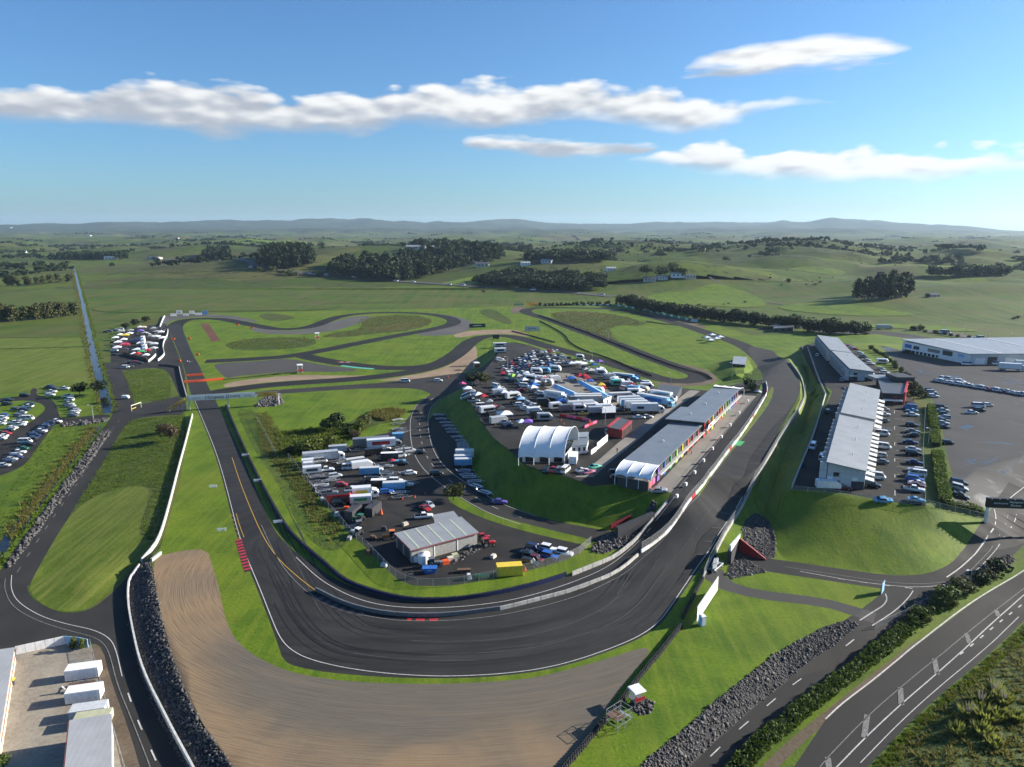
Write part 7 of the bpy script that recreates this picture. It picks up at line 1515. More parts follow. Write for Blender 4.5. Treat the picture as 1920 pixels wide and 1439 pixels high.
def word(kind): return {'ute': 'pickup', 'suv': 'SUV', 'jeep': 'off-roader', 'coupe': 'sports car'}.get(kind, kind)
def an(col): return col
CYC = ['hatchback', 'suv', 'sedan', 'wagon', 'suv', 'hatchback', 'ute', 'sedan']
def car_row(px, cols, head, where, group, kinds=None, jit=4, end='from the near end', parts=True, pxs=None):
    n = len(cols); pts = pxs or [(px[0][0]+(px[1][0]-px[0][0])*i/max(1, n-1), px[0][1]+(px[1][1]-px[0][1])*i/max(1, n-1)) for i in range(n)]
    for i, (c, (x, y)) in enumerate(zip(cols, pts)):
        if c is None: continue
        k = (kinds or CYC)[i % len(kinds or CYC)]
        flip = 180 if random.random() < 0.35 else 0
        car(x, y, head+random.uniform(-jit, jit)+flip, k, c, f'{c} {word(k)}, {ordn(i+1)} {end} {where}', group=group, parts=parts)
W_, S_, G_, K_, B_, N_, RD = 'white', 'silver', 'grey', 'black', 'blue', 'navy', 'red'
# suites car park, column beside the hedge (listed from the far end)
X = lambda x, y: (1480+x/5.757, 700+y/5.757+2)
car_row(None, [B_, 'light blue', W_, K_, G_, K_, N_, S_, K_, N_, S_, W_, B_, W_, 'maroon', W_, 'light blue'], -26, 'of the row beside the suites hedge', 'cars beside the suites hedge', ['van','coupe','sedan','wagon','sedan','hatchback','sedan','sedan','suv','sedan','wagon','van','suv','coupe','sedan','ute','coupe'], 3, 'from the far end',
 pxs=[X(1300,375),X(1320,405),X(1330,450),X(1325,560),X(1330,630),X(1332,672),X(1305,748),X(1335,825),X(1340,872),X(1350,968),X(1360,1050),X(1378,1097),X(1350,1152),X(1370,1188),X(1372,1218),X(1345,1262),X(1372,1375)])
car_row(None, [S_, W_, G_, K_, W_, W_, S_, G_, W_, K_], -26, 'outside the suites garages', 'vehicles outside the suites garages', ['hatchback','wagon','sedan','coupe','van','van','hatchback','sedan','van','suv'], 6, 'from the far end', pxs=[X(1022,390),X(1022,445),X(1005,515),X(1028,622),X(1000,660),X(1010,800),X(980,890),X(985,960),X(940,1125),X(890,1215)])
car(1656, 941, -8, 'sedan', 'light blue', 'blue and grey car leaving the suites car park by the lawn'); car(1580, 918, -5, 'sedan', 'maroon', 'dark red car parked against the end wall of the nearest suites'); car(1524, 841, -120, 'van', W_, 'white van driving down the suites lane'); car(1552, 775, 60, 'suv', K_, 'dark car in the upper suites lane')
car(1541, 862, 62, 'van', W_, 'white van under the suites balconies'); car(1532, 668, 62, 'hatchback', W_, 'white car in the far suites lane'); car(1578, 714, 62, 'wagon', S_, 'silver car at the end of the far suites lane')
car_row(None, [K_, S_, K_, S_, G_, S_, K_], -20, 'of the column right of the hedge', 'cars in the column right of the hedge', ['suv','sedan','hatchback','wagon','sedan','sedan','coupe'], 3, 'from the far end', pxs=[(1764,766),(1768,772),(1770,779),(1770,785),(1768,791),(1767,796),(1770,803)])
car(1777, 833, -12, 'hatchback', K_, 'black car alone right of the hedge gap'); car(1797, 908, -22, 'suv', K_, 'farthest of three cars on the grass edge by the entrance'); car(1797, 917, -22, 'suv', S_, 'silver car in the middle of three by the entrance'); car(1801, 931, -16, 'coupe', K_, 'black coupe, nearest of three by the entrance')
car(1834, 764, -10, 'van', W_, 'white van parked alone in the visitor car park'); car(1852, 762, -10, 'hatchback', W_, 'white car behind the van in the visitor car park'); car(1822, 776, -8, 'sedan', W_, 'white car in front of the van in the visitor car park'); car(1836, 772, -8, 'suv', K_, 'dark car beside the van in the visitor car park')
car_row([(1757,716),(1918,742)], [W_]*10+[RD]+[W_]*2+[K_]+[W_]*4, -70, 'of the long white visitor row', 'white car row in the visitor car park', None, 6, 'from the left end'); car_row([(1768,711),(1802,717)], [W_, S_, W_, W_], -70, 'behind the long white row', 'white car row in the visitor car park', None, 6, 'from the left end')
car_row(None, [K_, S_, K_, W_], -20, 'by the car park corner trees', 'cars by the dark trees at the car park corner', None, 8, 'from the far end', pxs=[(1742,733),(1746,738),(1748,742),(1750,745)])
car_row([(1612,664),(1632,684)], [W_, G_, S_, W_], -26, 'behind the far suites', 'cars behind the far suites', None, 5, 'from the far end'); car_row([(1652,694),(1672,716)], [S_, W_, W_, RD], -26, 'behind the third suites block', 'cars behind the third suites block', None, 5, 'from the far end'); car_row([(1588,650),(1604,656)], [RD, S_, RD], -26, 'of the kart row behind the far suites', 'small cars behind the far suites', ['coupe'], 5, 'from the far end')
car_row([(1765,672),(1790,676)], [W_, K_], -10, 'outside the warehouse corner', 'vehicles outside the warehouse', ['van', 'suv'], 5, 'from the left'); car(1812, 685, 170, 'van', W_, 'white van in front of the warehouse wall'); car(1866, 684, 150, 'van', W_, 'white van nosed up to the warehouse door'); car(1700, 662, 10, 'suv', K_, 'dark car left of the warehouse'); car(1716, 663, 10, 'wagon', K_, 'second dark car left of the warehouse')
# left car park
Q = lambda x, y: (x/8, 700+y/8+1.5)
LC = 'cars in the left car park'
car_row(None, [W_, W_, W_, S_, S_, G_, S_, W_, G_], 0, 'of the left car park right-hand column', LC, ['ute','ute','suv','ute','sedan','wagon','sedan','hatchback','sedan'], 5, 'from the far end', pxs=[Q(970,235),Q(1020,352),Q(1040,405),Q(1030,470),Q(1060,492),Q(1105,540),Q(1130,570),Q(1120,600),Q(1100,640)])
car_row(None, [K_, N_, W_, W_], 3, 'of the left car park far column', LC, ['suv','sedan','ute','wagon'], 5, 'from the far end', pxs=[Q(740,212),Q(790,228),Q(770,285),Q(755,328)])
car(47, 744, 3, 'suv', K_, 'black SUV driving on the ring road of the left car park'); car(16, 753, 3, 'suv', K_, 'black car at the left end of the ring road'); car(14, 760, 3, 'suv', K_, 'black car parked below the ring road')
car_row(None, [N_, W_, N_, G_, S_, G_, S_, W_, W_, W_, W_, W_, S_, K_, RD, W_, W_], 4, 'of the left car park middle column', LC, ['sedan','ute','suv','hatchback','sedan','wagon','suv','van','sedan','ute','ute','sedan','hatchback','suv','hatchback','sedan','suv'], 6, 'from the far end', pxs=[Q(445,465),Q(415,505),Q(370,555),Q(240,540),Q(320,598),Q(290,640),Q(310,690),Q(420,688),Q(200,745),Q(310,752),Q(290,785),Q(180,825),Q(150,850),Q(105,880),Q(95,912),Q(30,952),Q(5,985)])
car_row(None, [B_, W_, S_, W_], 4, 'of the column at the left edge', LC, None, 6, 'from the far end', pxs=[Q(45,640),Q(40,682),Q(8,722),Q(4,765)])
car(105, 793, -8, 'ute', W_, 'white pickup at the causeway entrance')
car_row(None, [K_, N_, N_, K_, N_, W_, K_, N_, N_, K_, W_, K_, 'green', W_, S_, N_, S_, N_, K_, S_], 8, 'of the slanting left lot row', LC, ['suv','sedan','hatchback','suv','sedan','ute','sedan','suv','sedan','suv','van','suv','sedan','ute','hatchback','suv','sedan','wagon','suv','sedan'], 5, 'from the far end', pxs=[Q(735,765),Q(710,783),Q(680,802),Q(655,822),Q(635,842),Q(605,880),Q(595,905),Q(520,945),Q(490,975),Q(470,1010),Q(380,1038),Q(430,1080),Q(330,1140),Q(275,1200),Q(240,1240),Q(245,1275),Q(160,1300),Q(140,1330),Q(110,1360),Q(50,1392)])
# paddock car park: rows seen nose-on
PK = 'cars in the paddock car park rows'; mix = [W_, S_, K_, W_, G_, W_, K_, S_, W_, N_, W_, G_, S_, K_, W_, RD, S_, W_, K_, W_, B_]
def mixn(n, o): return [mix[(i*5+o*3+i*i) % len(mix)] for i in range(n)]
for k, (a, b_, n, nm) in enumerate([((1000,663),(1044,660),7,'farthest'),((986,669),(1054,668),10,'second'),((966,677),(1066,673),14,'third'),((952,684),(1096,681),19,'fourth'),((944,691),(1040,690),13,'fifth'),((942,698),(1014,696),10,'sixth'),((946,704),(998,703),7,'nearest')]):
    car_row([a, b_], mixn(n, k), -75, f'in the {nm} paddock car park row', PK, ['hatchback','suv','sedan','wagon','van','ute','hatchback'], 5, 'from the left', parts=(k > 3))
car_row([(934,674),(940,678)], [K_, W_, S_], 20, 'at the paddock corner fence', 'cars at the paddock corner', None, 8, 'from the far end')
# trackside and yard cars
car(985, 767, 10, 'sedan', W_, 'white car, left of two beside the tents at the paddock road'); car(975, 762, 10, 'suv', W_, 'white SUV behind the white car at the paddock road'); car(990, 770, 10, 'ute', W_, 'white pickup, nearest of the group at the paddock road')
car(1198, 785, 8, 'sedan', W_, 'white car below the white lorry'); car(1213, 784, 8, 'sedan', S_, 'silver car below the white lorry nose'); car(1148, 816, -8, 'van', S_, 'silver van in front of the red service shelter'); car(1094, 778, 5, 'coupe', 'yellow', 'yellow sports car under the team lorries'); car(979, 733, 5, 'coupe', RD, 'red sports car at the paddock road')
car(1236, 922, -12, 'sedan', S_, 'silver course car at the end of the pit lane'); car(1116, 878, 30, 'coupe', 'mint', 'mint green race car behind the pits'); car(1093, 885, 20, 'coupe', W_, 'white race car behind the pits'); car(1105, 888, 25, 'coupe', 'pink', 'pink and white race car behind the pits')
car_row([(1026,884),(1060,885)], [K_, RD, G_, W_], 65, 'at the top of the grass bank', 'cars at the top of the grass bank', ['suv','sedan','suv','van'], 5, 'from the left'); car(1156, 892, 10, 'van', K_, 'dark van beside the south canopy'); car(1158, 900, 10, 'suv', K_, 'dark SUV beside the south canopy')
car(1419, 736, -60, 'wagon', W_, 'white car beside the pit lane entry'); car(788, 851, 5, 'hatchback', K_, 'dark car on the paddock road bend'); car(818, 891, 10, 'suv', K_, 'dark car driving down the paddock road'); car(937, 944, -8, 'sedan', 'purple', 'purple-grey convertible beside the paddock road')
car(721, 843, 14, 'sedan', W_, 'white car beside the dark trailer in the yard'); car(805, 950, -50, 'hatchback', S_, 'silver car at the top of the workshop yard'); car(797, 956, -50, 'coupe', RD, 'red car beside the silver car in the workshop yard'); car(795, 972, 12, 'ute', W_, 'white pickup at the side of the maintenance shed')
for i, (x, y, c, k, hd, lab) in enumerate([(1002,1032,N_,'suv',-28,'navy car in the corner of the workshop yard'),(992,1042,K_,'sedan',-28,'black car in the corner of the workshop yard'),(1005,1052,'maroon','hatchback',-28,'dark red car in the corner of the workshop yard'),(993,1060,K_,'suv',-28,'black car nearest the yellow container'),(1030,1034,W_,'jeep',-28,'white off-roader, left of the pair'),(1060,1042,W_,'jeep',-28,'white off-roader, right of the pair'),(1032,1048,B_,'jeep',-28,'blue-grey off-roader below the white pair')]): car(x, y, hd, k, c, lab)
car(760, 717, 8, 'van', W_, 'white van with flags at the marshal junction'); car(822, 716, 5, 'suv', W_, 'white SUV at the coned junction')
car(1342, 1067, 50, 'ute', G_, 'grey vehicle squeezed beside the timing hut')

# --- generic boxes on wheels
def boxv(px, py, head, L, wd, h, col, label, name, cat, group=None, z0=0.65, wheels=(), nose=None, roofm=None, stripe_=None, p=None, slope=0.0, side=None, draw=False):
    p = at(px, py) if p is None else p; r = empty(name, tuple(p), R(head)); tag(r, label, cat, group)
    m = 'paint_'+col if 'paint_'+col in MATS else col
    bv = 0.12; body = loft([(-L/2, [(-wd/2+bv, z0), (-wd/2, z0+bv), (-wd/2, z0+h-bv), (-wd/2+bv, z0+h), (wd/2-bv, z0+h), (wd/2, z0+h-bv), (wd/2, z0+bv), (wd/2-bv, z0)]), (L/2-slope, [(-wd/2+bv, z0), (-wd/2, z0+bv), (-wd/2, z0+h-bv), (-wd/2+bv, z0+h), (wd/2-bv, z0+h), (wd/2, z0+h-bv), (wd/2, z0+bv), (wd/2-bv, z0)])] + ([(L/2, [(-wd/2+bv, z0), (-wd/2, z0+bv), (-wd/2, z0+h*0.55-bv), (-wd/2+bv, z0+h*0.55), (wd/2-bv, z0+h*0.55), (wd/2, z0+h*0.55-bv), (wd/2, z0+bv), (wd/2-bv, z0)])] if slope else []))
    body.build('box_body', m, r)
    if roofm: MB().box(-L/2+0.1, L/2-slope-0.1, -wd/2+0.1, wd/2-0.1, z0+h+0.002, z0+h+0.05).build('roof_panel', roofm, r)
    MB().box(-L/2+0.1, L/2-0.1, -wd*0.35, wd*0.35, z0-0.25, z0-0.005).build('chassis', 'dark_steel', r)
    if side: 
        for s in (-1, 1): MB().box(-L*0.32, L*0.3, s*wd/2-0.02, s*wd/2+0.02, z0+h*0.28, z0+h*0.72).build('side_print', side, r)
    MB().box(-L/2-0.02, -L/2-0.002, -wd*0.42, wd*0.42, z0+0.15, z0+h-0.15).build('rear_door', m, r)
    for x in wheels:
        for s in (-1, 1): child('wheel', wheel_mesh(0.45 if z0 > 0.6 else 0.32, 0.26), r, (x, s*(wd/2-0.16), 0.45 if z0 > 0.6 else 0.32))
    if draw: MB().bar((L/2, 0, 0.45), (L/2+1.5, 0, 0.45), 0.06, 5).build('drawbar', 'dark_steel', r)
    if nose:   # lorry cab
        cl = nose; x0 = L/2+0.25; hh = 2.7
        loft([(x0, ring(wd/2*0.98, 0.5, hh+0.45, 0.1)), (x0+cl*0.7, ring(wd/2*0.98, 0.5, hh+0.1, 0.1)), (x0+cl, ring(wd/2*0.94, 0.55, hh-0.6, 0.1))]).build('cab', m if stripe_ is None else 'paint_'+stripe_, r)
        MB().hexa([(x0+cl*0.72, -wd*0.42, 1.5), (x0+cl+0.02, -wd*0.42, 1.5), (x0+cl+0.02, wd*0.42, 1.5), (x0+cl*0.72, wd*0.42, 1.5), (x0+cl*0.72, -wd*0.4, hh+0.12), (x0+cl*0.76, -wd*0.4, hh+0.12), (x0+cl*0.76, wd*0.4, hh+0.12), (x0+cl*0.72, wd*0.4, hh+0.12)]).build('windscreen', 'glass', r)
        for s in (-1, 1): MB().box(x0+cl*0.25, x0+cl*0.68, s*wd/2-0.03, s*wd/2+0.03, 1.6, 2.4).build('side_window', 'glass', r); child('wheel', wheel_mesh(0.5, 0.3), r, (x0+cl*0.6, s*(wd/2-0.18), 0.5))
    return r
lorry = lambda px, py, hd, L, col, lab, **k: boxv(px, py, hd, L, 2.5, 2.9, col, lab, 'lorry', 'lorry', k.pop('group', None), 1.0, (-L/2+1.2, -L/2+2.4, L/2-1.4) if L > 9 else (-L/2+1.5,), 2.1, **k)
trailer = lambda px, py, hd, L, col, lab, **k: boxv(px, py, hd, L, 2.2, 2.2, col, lab, 'box_trailer', 'trailer', k.pop('group', None), 0.5, (-0.45, 0.45), draw=True, **k)
# infield yard
Y = lambda x, y: (540+x/8, 780+y/8)
lorry(*Y(490,690), 17, 12.0, 'silver', 'grey articulated lorry with white cab at the left of the yard', stripe_='white', side='wall_light')
lorry(*Y(1250,470), 14, 13.5, 'grey', 'long grey transporter at the back of the yard', stripe_='grey'); lorry(*Y(1400,490), 14, 10.5, 'white', 'transporter with red and white side print in the yard', side='red_paint', stripe_='grey')
trailer(*Y(750,545), 14, 6.5, 'silver', 'pale grey box trailer behind the grey lorry', side='wall_light'); trailer(*Y(1285,590), 22, 6.0, 'black', 'black box trailer in the middle of the yard'); trailer(*Y(1650,355), 14, 4.2, 'light blue', 'pale blue box trailer at the back right of the yard')
trailer(*Y(1525,660), 8, 6.2, 'black', 'black trailer with a white roof near the paddock road', roofm='white_paint'); trailer(*Y(1010,745), 25, 6.5, 'grey', 'grey trailer behind the white bullet trailer', roofm='wall_light')
boxv(*Y(1110,785), 25, 7.2, 2.3, 2.3, 'white', 'bright white trailer with a sloping nose in the yard', 'race_trailer', 'trailer', None, 0.45, (-0.5, 0.5), slope=1.4, draw=True)
trailer(*Y(1225,885), 8, 6.6, 'light blue', 'silver-blue box trailer in the middle of the yard', roofm='wall_light'); trailer(*Y(1590,1110), 8, 7.0, 'light blue', 'blue box trailer in the right of the yard', roofm='wall_light'); trailer(*Y(1365,1075), 4, 5.0, 'black', 'dark trailer with white roof beside the blue trailer', roofm='white_paint')
trailer(*Y(300,755), 18, 4.0, 'white', 'small white trailer at the yard fence behind the lorry'); trailer(*Y(305,800), 18, 3.2, 'white', 'small white box beside the yard fence'); trailer(*Y(365,865), 18, 6.0, 'white', 'white trailer with dark print by the yard fence', side='charcoal')
boxv(*Y(785,1300), 14, 7.8, 2.4, 2.4, 'red', 'red and black race trailer with a sloping nose in the yard', 'race_trailer', 'trailer', None, 0.5, (-0.6, 0.4), roofm='black_paint', side='charcoal', slope=1.0)
lorry(*Y(1110,1240), 12, 5.6, 'white', 'white rental box lorry with yellow print in the yard', side='yellow_paint'); boxv(*Y(1095,1315), 10, 6.2, 2.3, 2.2, 'white', 'white trailer with a green lower stripe in the yard', 'box_trailer', 'trailer', None, 0.5, (-0.4, 0.4), side='green_paint')
boxv(*Y(1650,705), 6, 5.5, 2.0, 0.5, 'light blue', 'low teal flat deck trailer beside the red umbrella', 'flat_deck', 'trailer', None, 0.5, (-0.5, 0.5))
# flat trailers
def flat_trailer(px, py, hd, label, group, L=4.6, m='steel', tilt=True):
    p = at(px, py); key = ('flat', L, m)
    r = empty('car_trailer', tuple(p), R(hd)); tag(r, label, 'trailer', group)
    if key not in PROTO:
        mb = MB(); mb.box(-L/2, L/2, -1.0, -0.45, 0.5, 0.56); mb.box(-L/2, L/2, 0.45, 1.0, 0.5, 0.56); mb.box(-L/2, -L/2+0.3, -0.45, 0.45, 0.5, 0.55); mb.box(L/2-0.4, L/2, -0.45, 0.45, 0.5, 0.55)
        fr = MB(); fr.bar((L/2, -0.6, 0.48), (L/2+1.4, 0, 0.48), 0.05, 4); fr.bar((L/2, 0.6, 0.48), (L/2+1.4, 0, 0.48), 0.05, 4)
        for s in (-1, 1): fr.box(-L/2, L/2, s*1.02-0.03, s*1.02+0.03, 0.42, 0.62); fr.box(-0.9, 0.9, s*1.15-0.13, s*1.15+0.13, 0.68, 0.73)
        for x in (-L/4, 0, L/4): fr.box(x-0.04, x+0.04, -1.0, 1.0, 0.4, 0.48)
        rp = MB(); rp.hexa([(-L/2-0.02, -0.9, 0.5), (-L/2-0.02, -0.5, 0.5), (-L/2-0.6, -0.5, 1.3), (-L/2-0.6, -0.9, 1.3), (-L/2+0.03, -0.9, 0.5), (-L/2+0.03, -0.5, 0.5), (-L/2-0.55, -0.5, 1.32), (-L/2-0.55, -0.9, 1.32)])
        PROTO[key] = [x.mesh(n_) for x, n_ in ((mb, 'deck'), (fr, 'frame'), (rp, 'ramp'))]; PROTO[key][0].materials.append(MATS[m]); PROTO[key][1].materials.append(MATS['steel']); PROTO[key][2].materials.append(MATS['steel'])
    for me, nm in zip(PROTO[key], ('deck', 'frame', 'ramp')): child(nm, me, r)
    for x in (-0.45, 0.45):
        for s in (-1, 1): child('wheel', wheel_mesh(0.3, 0.2), r, (x, s*1.14, 0.3))
    return r
Z = lambda x, y: (480+x/4, 720+y/4)
pts = [Z(1370,240),Z(1390,270),Z(1420,297),Z(1440,322),Z(1460,347),Z(1475,370),Z(1510,405),Z(1540,432),Z(1555,452),Z(1555,466),Z(1557,482),Z(1555,498),Z(1553,512),Z(1560,660),Z(1580,690),Z(1600,708),Z(1640,740)]
for i, q in enumerate(pts): flat_trailer(*q, 3+random.uniform(-4, 4), f'{ordn(i+1)} trailer from the top in the column at the bank foot', 'trailers at the foot of the grass bank', 4.4, 'steel' if i % 3 else 'wall_light')
for i, q in enumerate([Z(1650,775), Z(1715,822)]): flat_trailer(*q, -40, ['pale trailer beside the paddock road below the blue boxes', 'open trailer beside the paddock road, nearest the berm'][i], 'trailers beside the paddock road', 4.4, 'white_paint')
for i, (x, y, hh) in enumerate([(1565,555,2.6),(1550,590,2.2),(1555,615,2.2)]): boxv(*Z(x, y), 4, 6.6 if i == 0 else 6.0, 2.3, hh, 'light blue' if i else 'white', ['tallest blue-white box trailer at the bank foot','middle blue box trailer at the bank foot','nearest blue box trailer at the bank foot'][i], 'box_trailer', 'trailer', 'box trailers at the bank foot', 0.5, (-0.4, 0.4), roofm='wall_light')
fl = [(650,690,25),(760,700,25),(830,715,25),(880,690,25),(1620,480,30),(1660,500,30),(1700,520,30),(1740,545,30),(1780,560,30),(1820,575,30),(1650,75,25),(1640,130,25),(1640,210,25),(1720,245,25),(1660,270,25),(420,890,15),(440,930,15),(450,1010,15),(500,1060,12),(540,1110,10),(560,1160,8),(1420,745,5),(1480,770,5),(1460,860,5),(1480,880,5),(1290,950,4),(1510,950,4),(1530,925,4),(1780,870,15),(1810,1025,8),(1660,1170,12),(1690,1235,12),(620,990,25),(1040,530,12),(1730,600,4),(1250,985,4)]
for i, (x, y, hd) in enumerate(fl):
    flat_trailer(*Y(x, y), hd+random.uniform(-5, 5), f'{ordn(i+1)} open car trailer of those scattered round the infield yard', 'open trailers scattered in the infield yard', 4.6, ['steel', 'charcoal', 'wall_light', 'dark_steel'][i % 4])
# containers
def container(px, py, hd, m, label, L=6.06, p=None, h=2.59):
    p = at(px, py) if p is None else p; r = empty('shipping_container', tuple(p), R(hd)); tag(r, label, 'container')
    MB().box(-L/2, L/2, -1.22, 1.22, 0.12, h).build('shell', m, r)
    n = int(L/0.42)
    mb = MB()
    for k in range(n):
        x = -L/2+0.12+k*(L-0.24)/n
        for s in (-1, 1): mb.box(x, x+0.2, s*1.22-0.03 if s < 0 else 1.2, s*1.2 if s < 0 else 1.25, 0.25, h-0.15)
    o = mb.build('corrugation', m, r); o['kind'] = 'stuff'
    for s in (-1, 1): MB().box(L/2-0.01, L/2+0.04, s*0.6-0.55, s*0.6+0.55, 0.25, h-0.15).build('door', m, r)
    for x in (-L/2+0.1, L/2-0.1): MB().box(x-0.1, x+0.1, -1.26, 1.26, 0.0, 0.12).build('corner_foot', 'dark_steel', r)
container(955, 1077, 8, 'yellow_paint', 'bright yellow shipping container by the yard fence')
container(663, 968, 75, 'charcoal', 'left black container of the U-shaped stack'); container(680, 958, 12, 'charcoal', 'rear black container of the U-shaped stack'); container(700, 962, 75, 'charcoal', 'right black container of the U-shaped stack')
container(1075, 866, 80, 'white_paint', 'white container beside the marquee')
for i, (x, y, hd, m_, lab) in enumerate([(158,1268,14,'white_paint','farthest white container in the storage compound'),(160,1310,14,'white_paint','middle white container in the storage compound'),(168,1340,14,'wall_light','open topped container with frames in the compound'),(176,1356,14,'tan_tarp','low container with a khaki cover in the compound')]): container(x, y, hd, m_, lab, 5.6, h=2.2 if i < 2 else 1.7)
flat_trailer(152, 1290, 14, 'rusty skeletal trailer between the compound containers', None, 4.5, 'brown_wood')
# water tanks, farm machines beside the shed
p = at(795, 1054); r = empty('water_tank', tuple(p)); tag(r, 'large white round water tank by the maintenance shed', 'tank'); mb = MB(); mb.bar((0, 0, 0), (0, 0, 2.2), 1.55, 16); mb.bar((0, 0, 2.2), (0, 0, 2.6), 1.5, 16, 0.5); mb.build('shell', 'white_paint', r); MB().bar((0, 0, 2.55), (0, 0, 2.75), 0.35, 10).build('lid', 'wall_light', r)
p = at(780, 1053); r = empty('water_tank', tuple(p)); tag(r, 'small white water tank left of the large one', 'tank'); MB().bar((0, 0, 0), (0, 0, 1.5), 0.7, 12).build('shell', 'white_paint', r); MB().bar((0, 0, 1.5), (0, 0, 1.65), 0.25, 8).build('lid', 'wall_light', r)
def tractor(px, py, hd, col, label, s=1.0, name='tractor'):
    p = at(px, py); r = empty(name, tuple(p), R(hd)); r.scale = (s, s, s); tag(r, label, 'tractor')
    loft([(-0.6, ring(0.45, 0.6, 1.35)), (1.3, ring(0.42, 0.6, 1.3)), (1.9, ring(0.36, 0.65, 1.15))]).build('bonnet', 'paint_'+col, r); MB().hexa([(-1.5,-0.65,0.9),(0.0,-0.65,0.9),(0.0,0.65,0.9),(-1.5,0.65,0.9),(-1.35,-0.6,2.2),(-0.15,-0.6,2.2),(-0.15,0.6,2.2),(-1.35,0.6,2.2)]).build('cab', 'glass', r); MB().box(-1.5, 0.0, -0.7, 0.7, 2.2, 2.32).build('cab_roof', 'paint_'+col, r)
    for s_ in (-1, 1): child('rear_wheel', wheel_mesh(0.75, 0.45), r, (-1.0, s_*0.85, 0.75)); child('front_wheel', wheel_mesh(0.45, 0.3), r, (1.3, s_*0.7, 0.45))
tractor(672, 978, 160, 'green', 'green tractor by the black containers'); tractor(668, 992, 200, 'grey', 'grey tractor by the yard fence'); tractor(668, 1004, 150, 'white', 'small white tractor by the yard fence'); tractor(730, 1010, 190, 'orange', 'orange loader beside the maintenance shed'); tractor(815, 1062, 10, 'grey', 'grey tipper tractor beside the water tanks'); tractor(916, 1024, 20, 'red', 'red tractor at the right of the maintenance shed', 1.0); tractor(908, 1012, 20, 'red', 'small red machine behind the red tractor', 0.8)
p = at(806, 1073); r = empty('skip_bin', tuple(p), R(3)); tag(r, 'blue skip bin with pale lettering by the tanks', 'skip'); MB().hexa([(-1.2,-0.8,0),(1.2,-0.8,0),(1.2,0.8,0),(-1.2,0.8,0),(-1.8,-0.95,1.3),(1.8,-0.95,1.3),(1.8,0.95,1.3),(-1.8,0.95,1.3)]).build('bin', 'blue_paint', r); marks(r, 0, -0.93, 0.85, 1.0, 0.5, 'sky_paint', 4)
for i, (x, y, m_, lab) in enumerate([(835,1058,'orange_paint','stack of orange barriers beside the tanks'),(845,1052,'beige','pallet of pale blocks beside the shed'),(853,1046,'tan_tarp','pallet of tan sheets beside the shed')]):
    p = at(x, y); r = empty('pallet_stack', tuple(p), R(25)); tag(r, lab, 'pallet')
    for k in range(3): MB().box(-0.9+k*0.08, 0.9-k*0.08, -0.6, 0.6, 0.12+k*0.33, 0.42+k*0.33).build('layer', m_, r)
    MB().box(-0.95, 0.95, -0.65, 0.65, 0, 0.11).build('pallet', 'brown_wood', r)
rocks([(868,1038),(890,1022),(905,1018),(902,1030),(880,1042)], 0.35, 0.3, 91, 'spoil_heap'); rocks([(845,1050),(868,1040),(872,1048),(850,1058)], 0.35, 0.3, 92, 'rubble_heap')
for i, q in enumerate([(870,1073),(905,1083)]): 
    p = at(*q); r = empty('wire_cage', tuple(p), R(5)); tag(r, ['rusty orange flat rack by the yard fence','green tool trolley by the yard fence'][i], 'rack'); MB().box(-1.6, 1.6, -0.5, 0.5, 0.2, 0.8).build('rack_box', ['brown_wood', 'green_paint'][i], r); MB().box(-1.5, 1.5, -0.4, 0.4, 0, 0.2).build('skid', 'dark_steel', r)

# --- team tents
def gazebo(px, py, m, label, s=3.0, hd=15, group='pop-up tents in the paddock', h=2.2):
    p = at(px, py); key = ('gz', m)
    r = empty('popup_tent', tuple(p), R(hd)); r.scale = (s/3, s/3, 1); tag(r, label, 'tent', group)
    if key not in PROTO:
        mb = MB(); a = 1.5; mb.add([(-a,-a,2.2),(a,-a,2.2),(a,a,2.2),(-a,a,2.2),(0,0,3.2),(-a,-a,1.95),(a,-a,1.95),(a,a,1.95),(-a,a,1.95)], [(0,1,4),(1,2,4),(2,3,4),(3,0,4),(5,6,1,0),(6,7,2,1),(7,8,3,2),(8,5,0,3)]); PROTO[key] = mb.mesh('canopy'); PROTO[key].materials.append(MATS[m])
        if 'gzleg' not in PROTO: PROTO['gzleg'] = MB().bar((0, 0, -0.1), (0, 0, 2.1), 0.04, 4).mesh('leg'); PROTO['gzleg'].materials.append(MATS['steel'])
    child('canopy', PROTO[key], r)
    for x in (-1.42, 1.42):
        for y in (-1.42, 1.42): child('leg', PROTO['gzleg'], r, (x, y, 0))
TW, TR, TB, TK, TG = 'white_fabric', 'red_paint', 'blue_paint', 'charcoal', 'wall_grey'
V8 = lambda x, y: (860+x/8, 640+y/8); V9 = lambda x, y: (1080+x/8, 660+y/8)
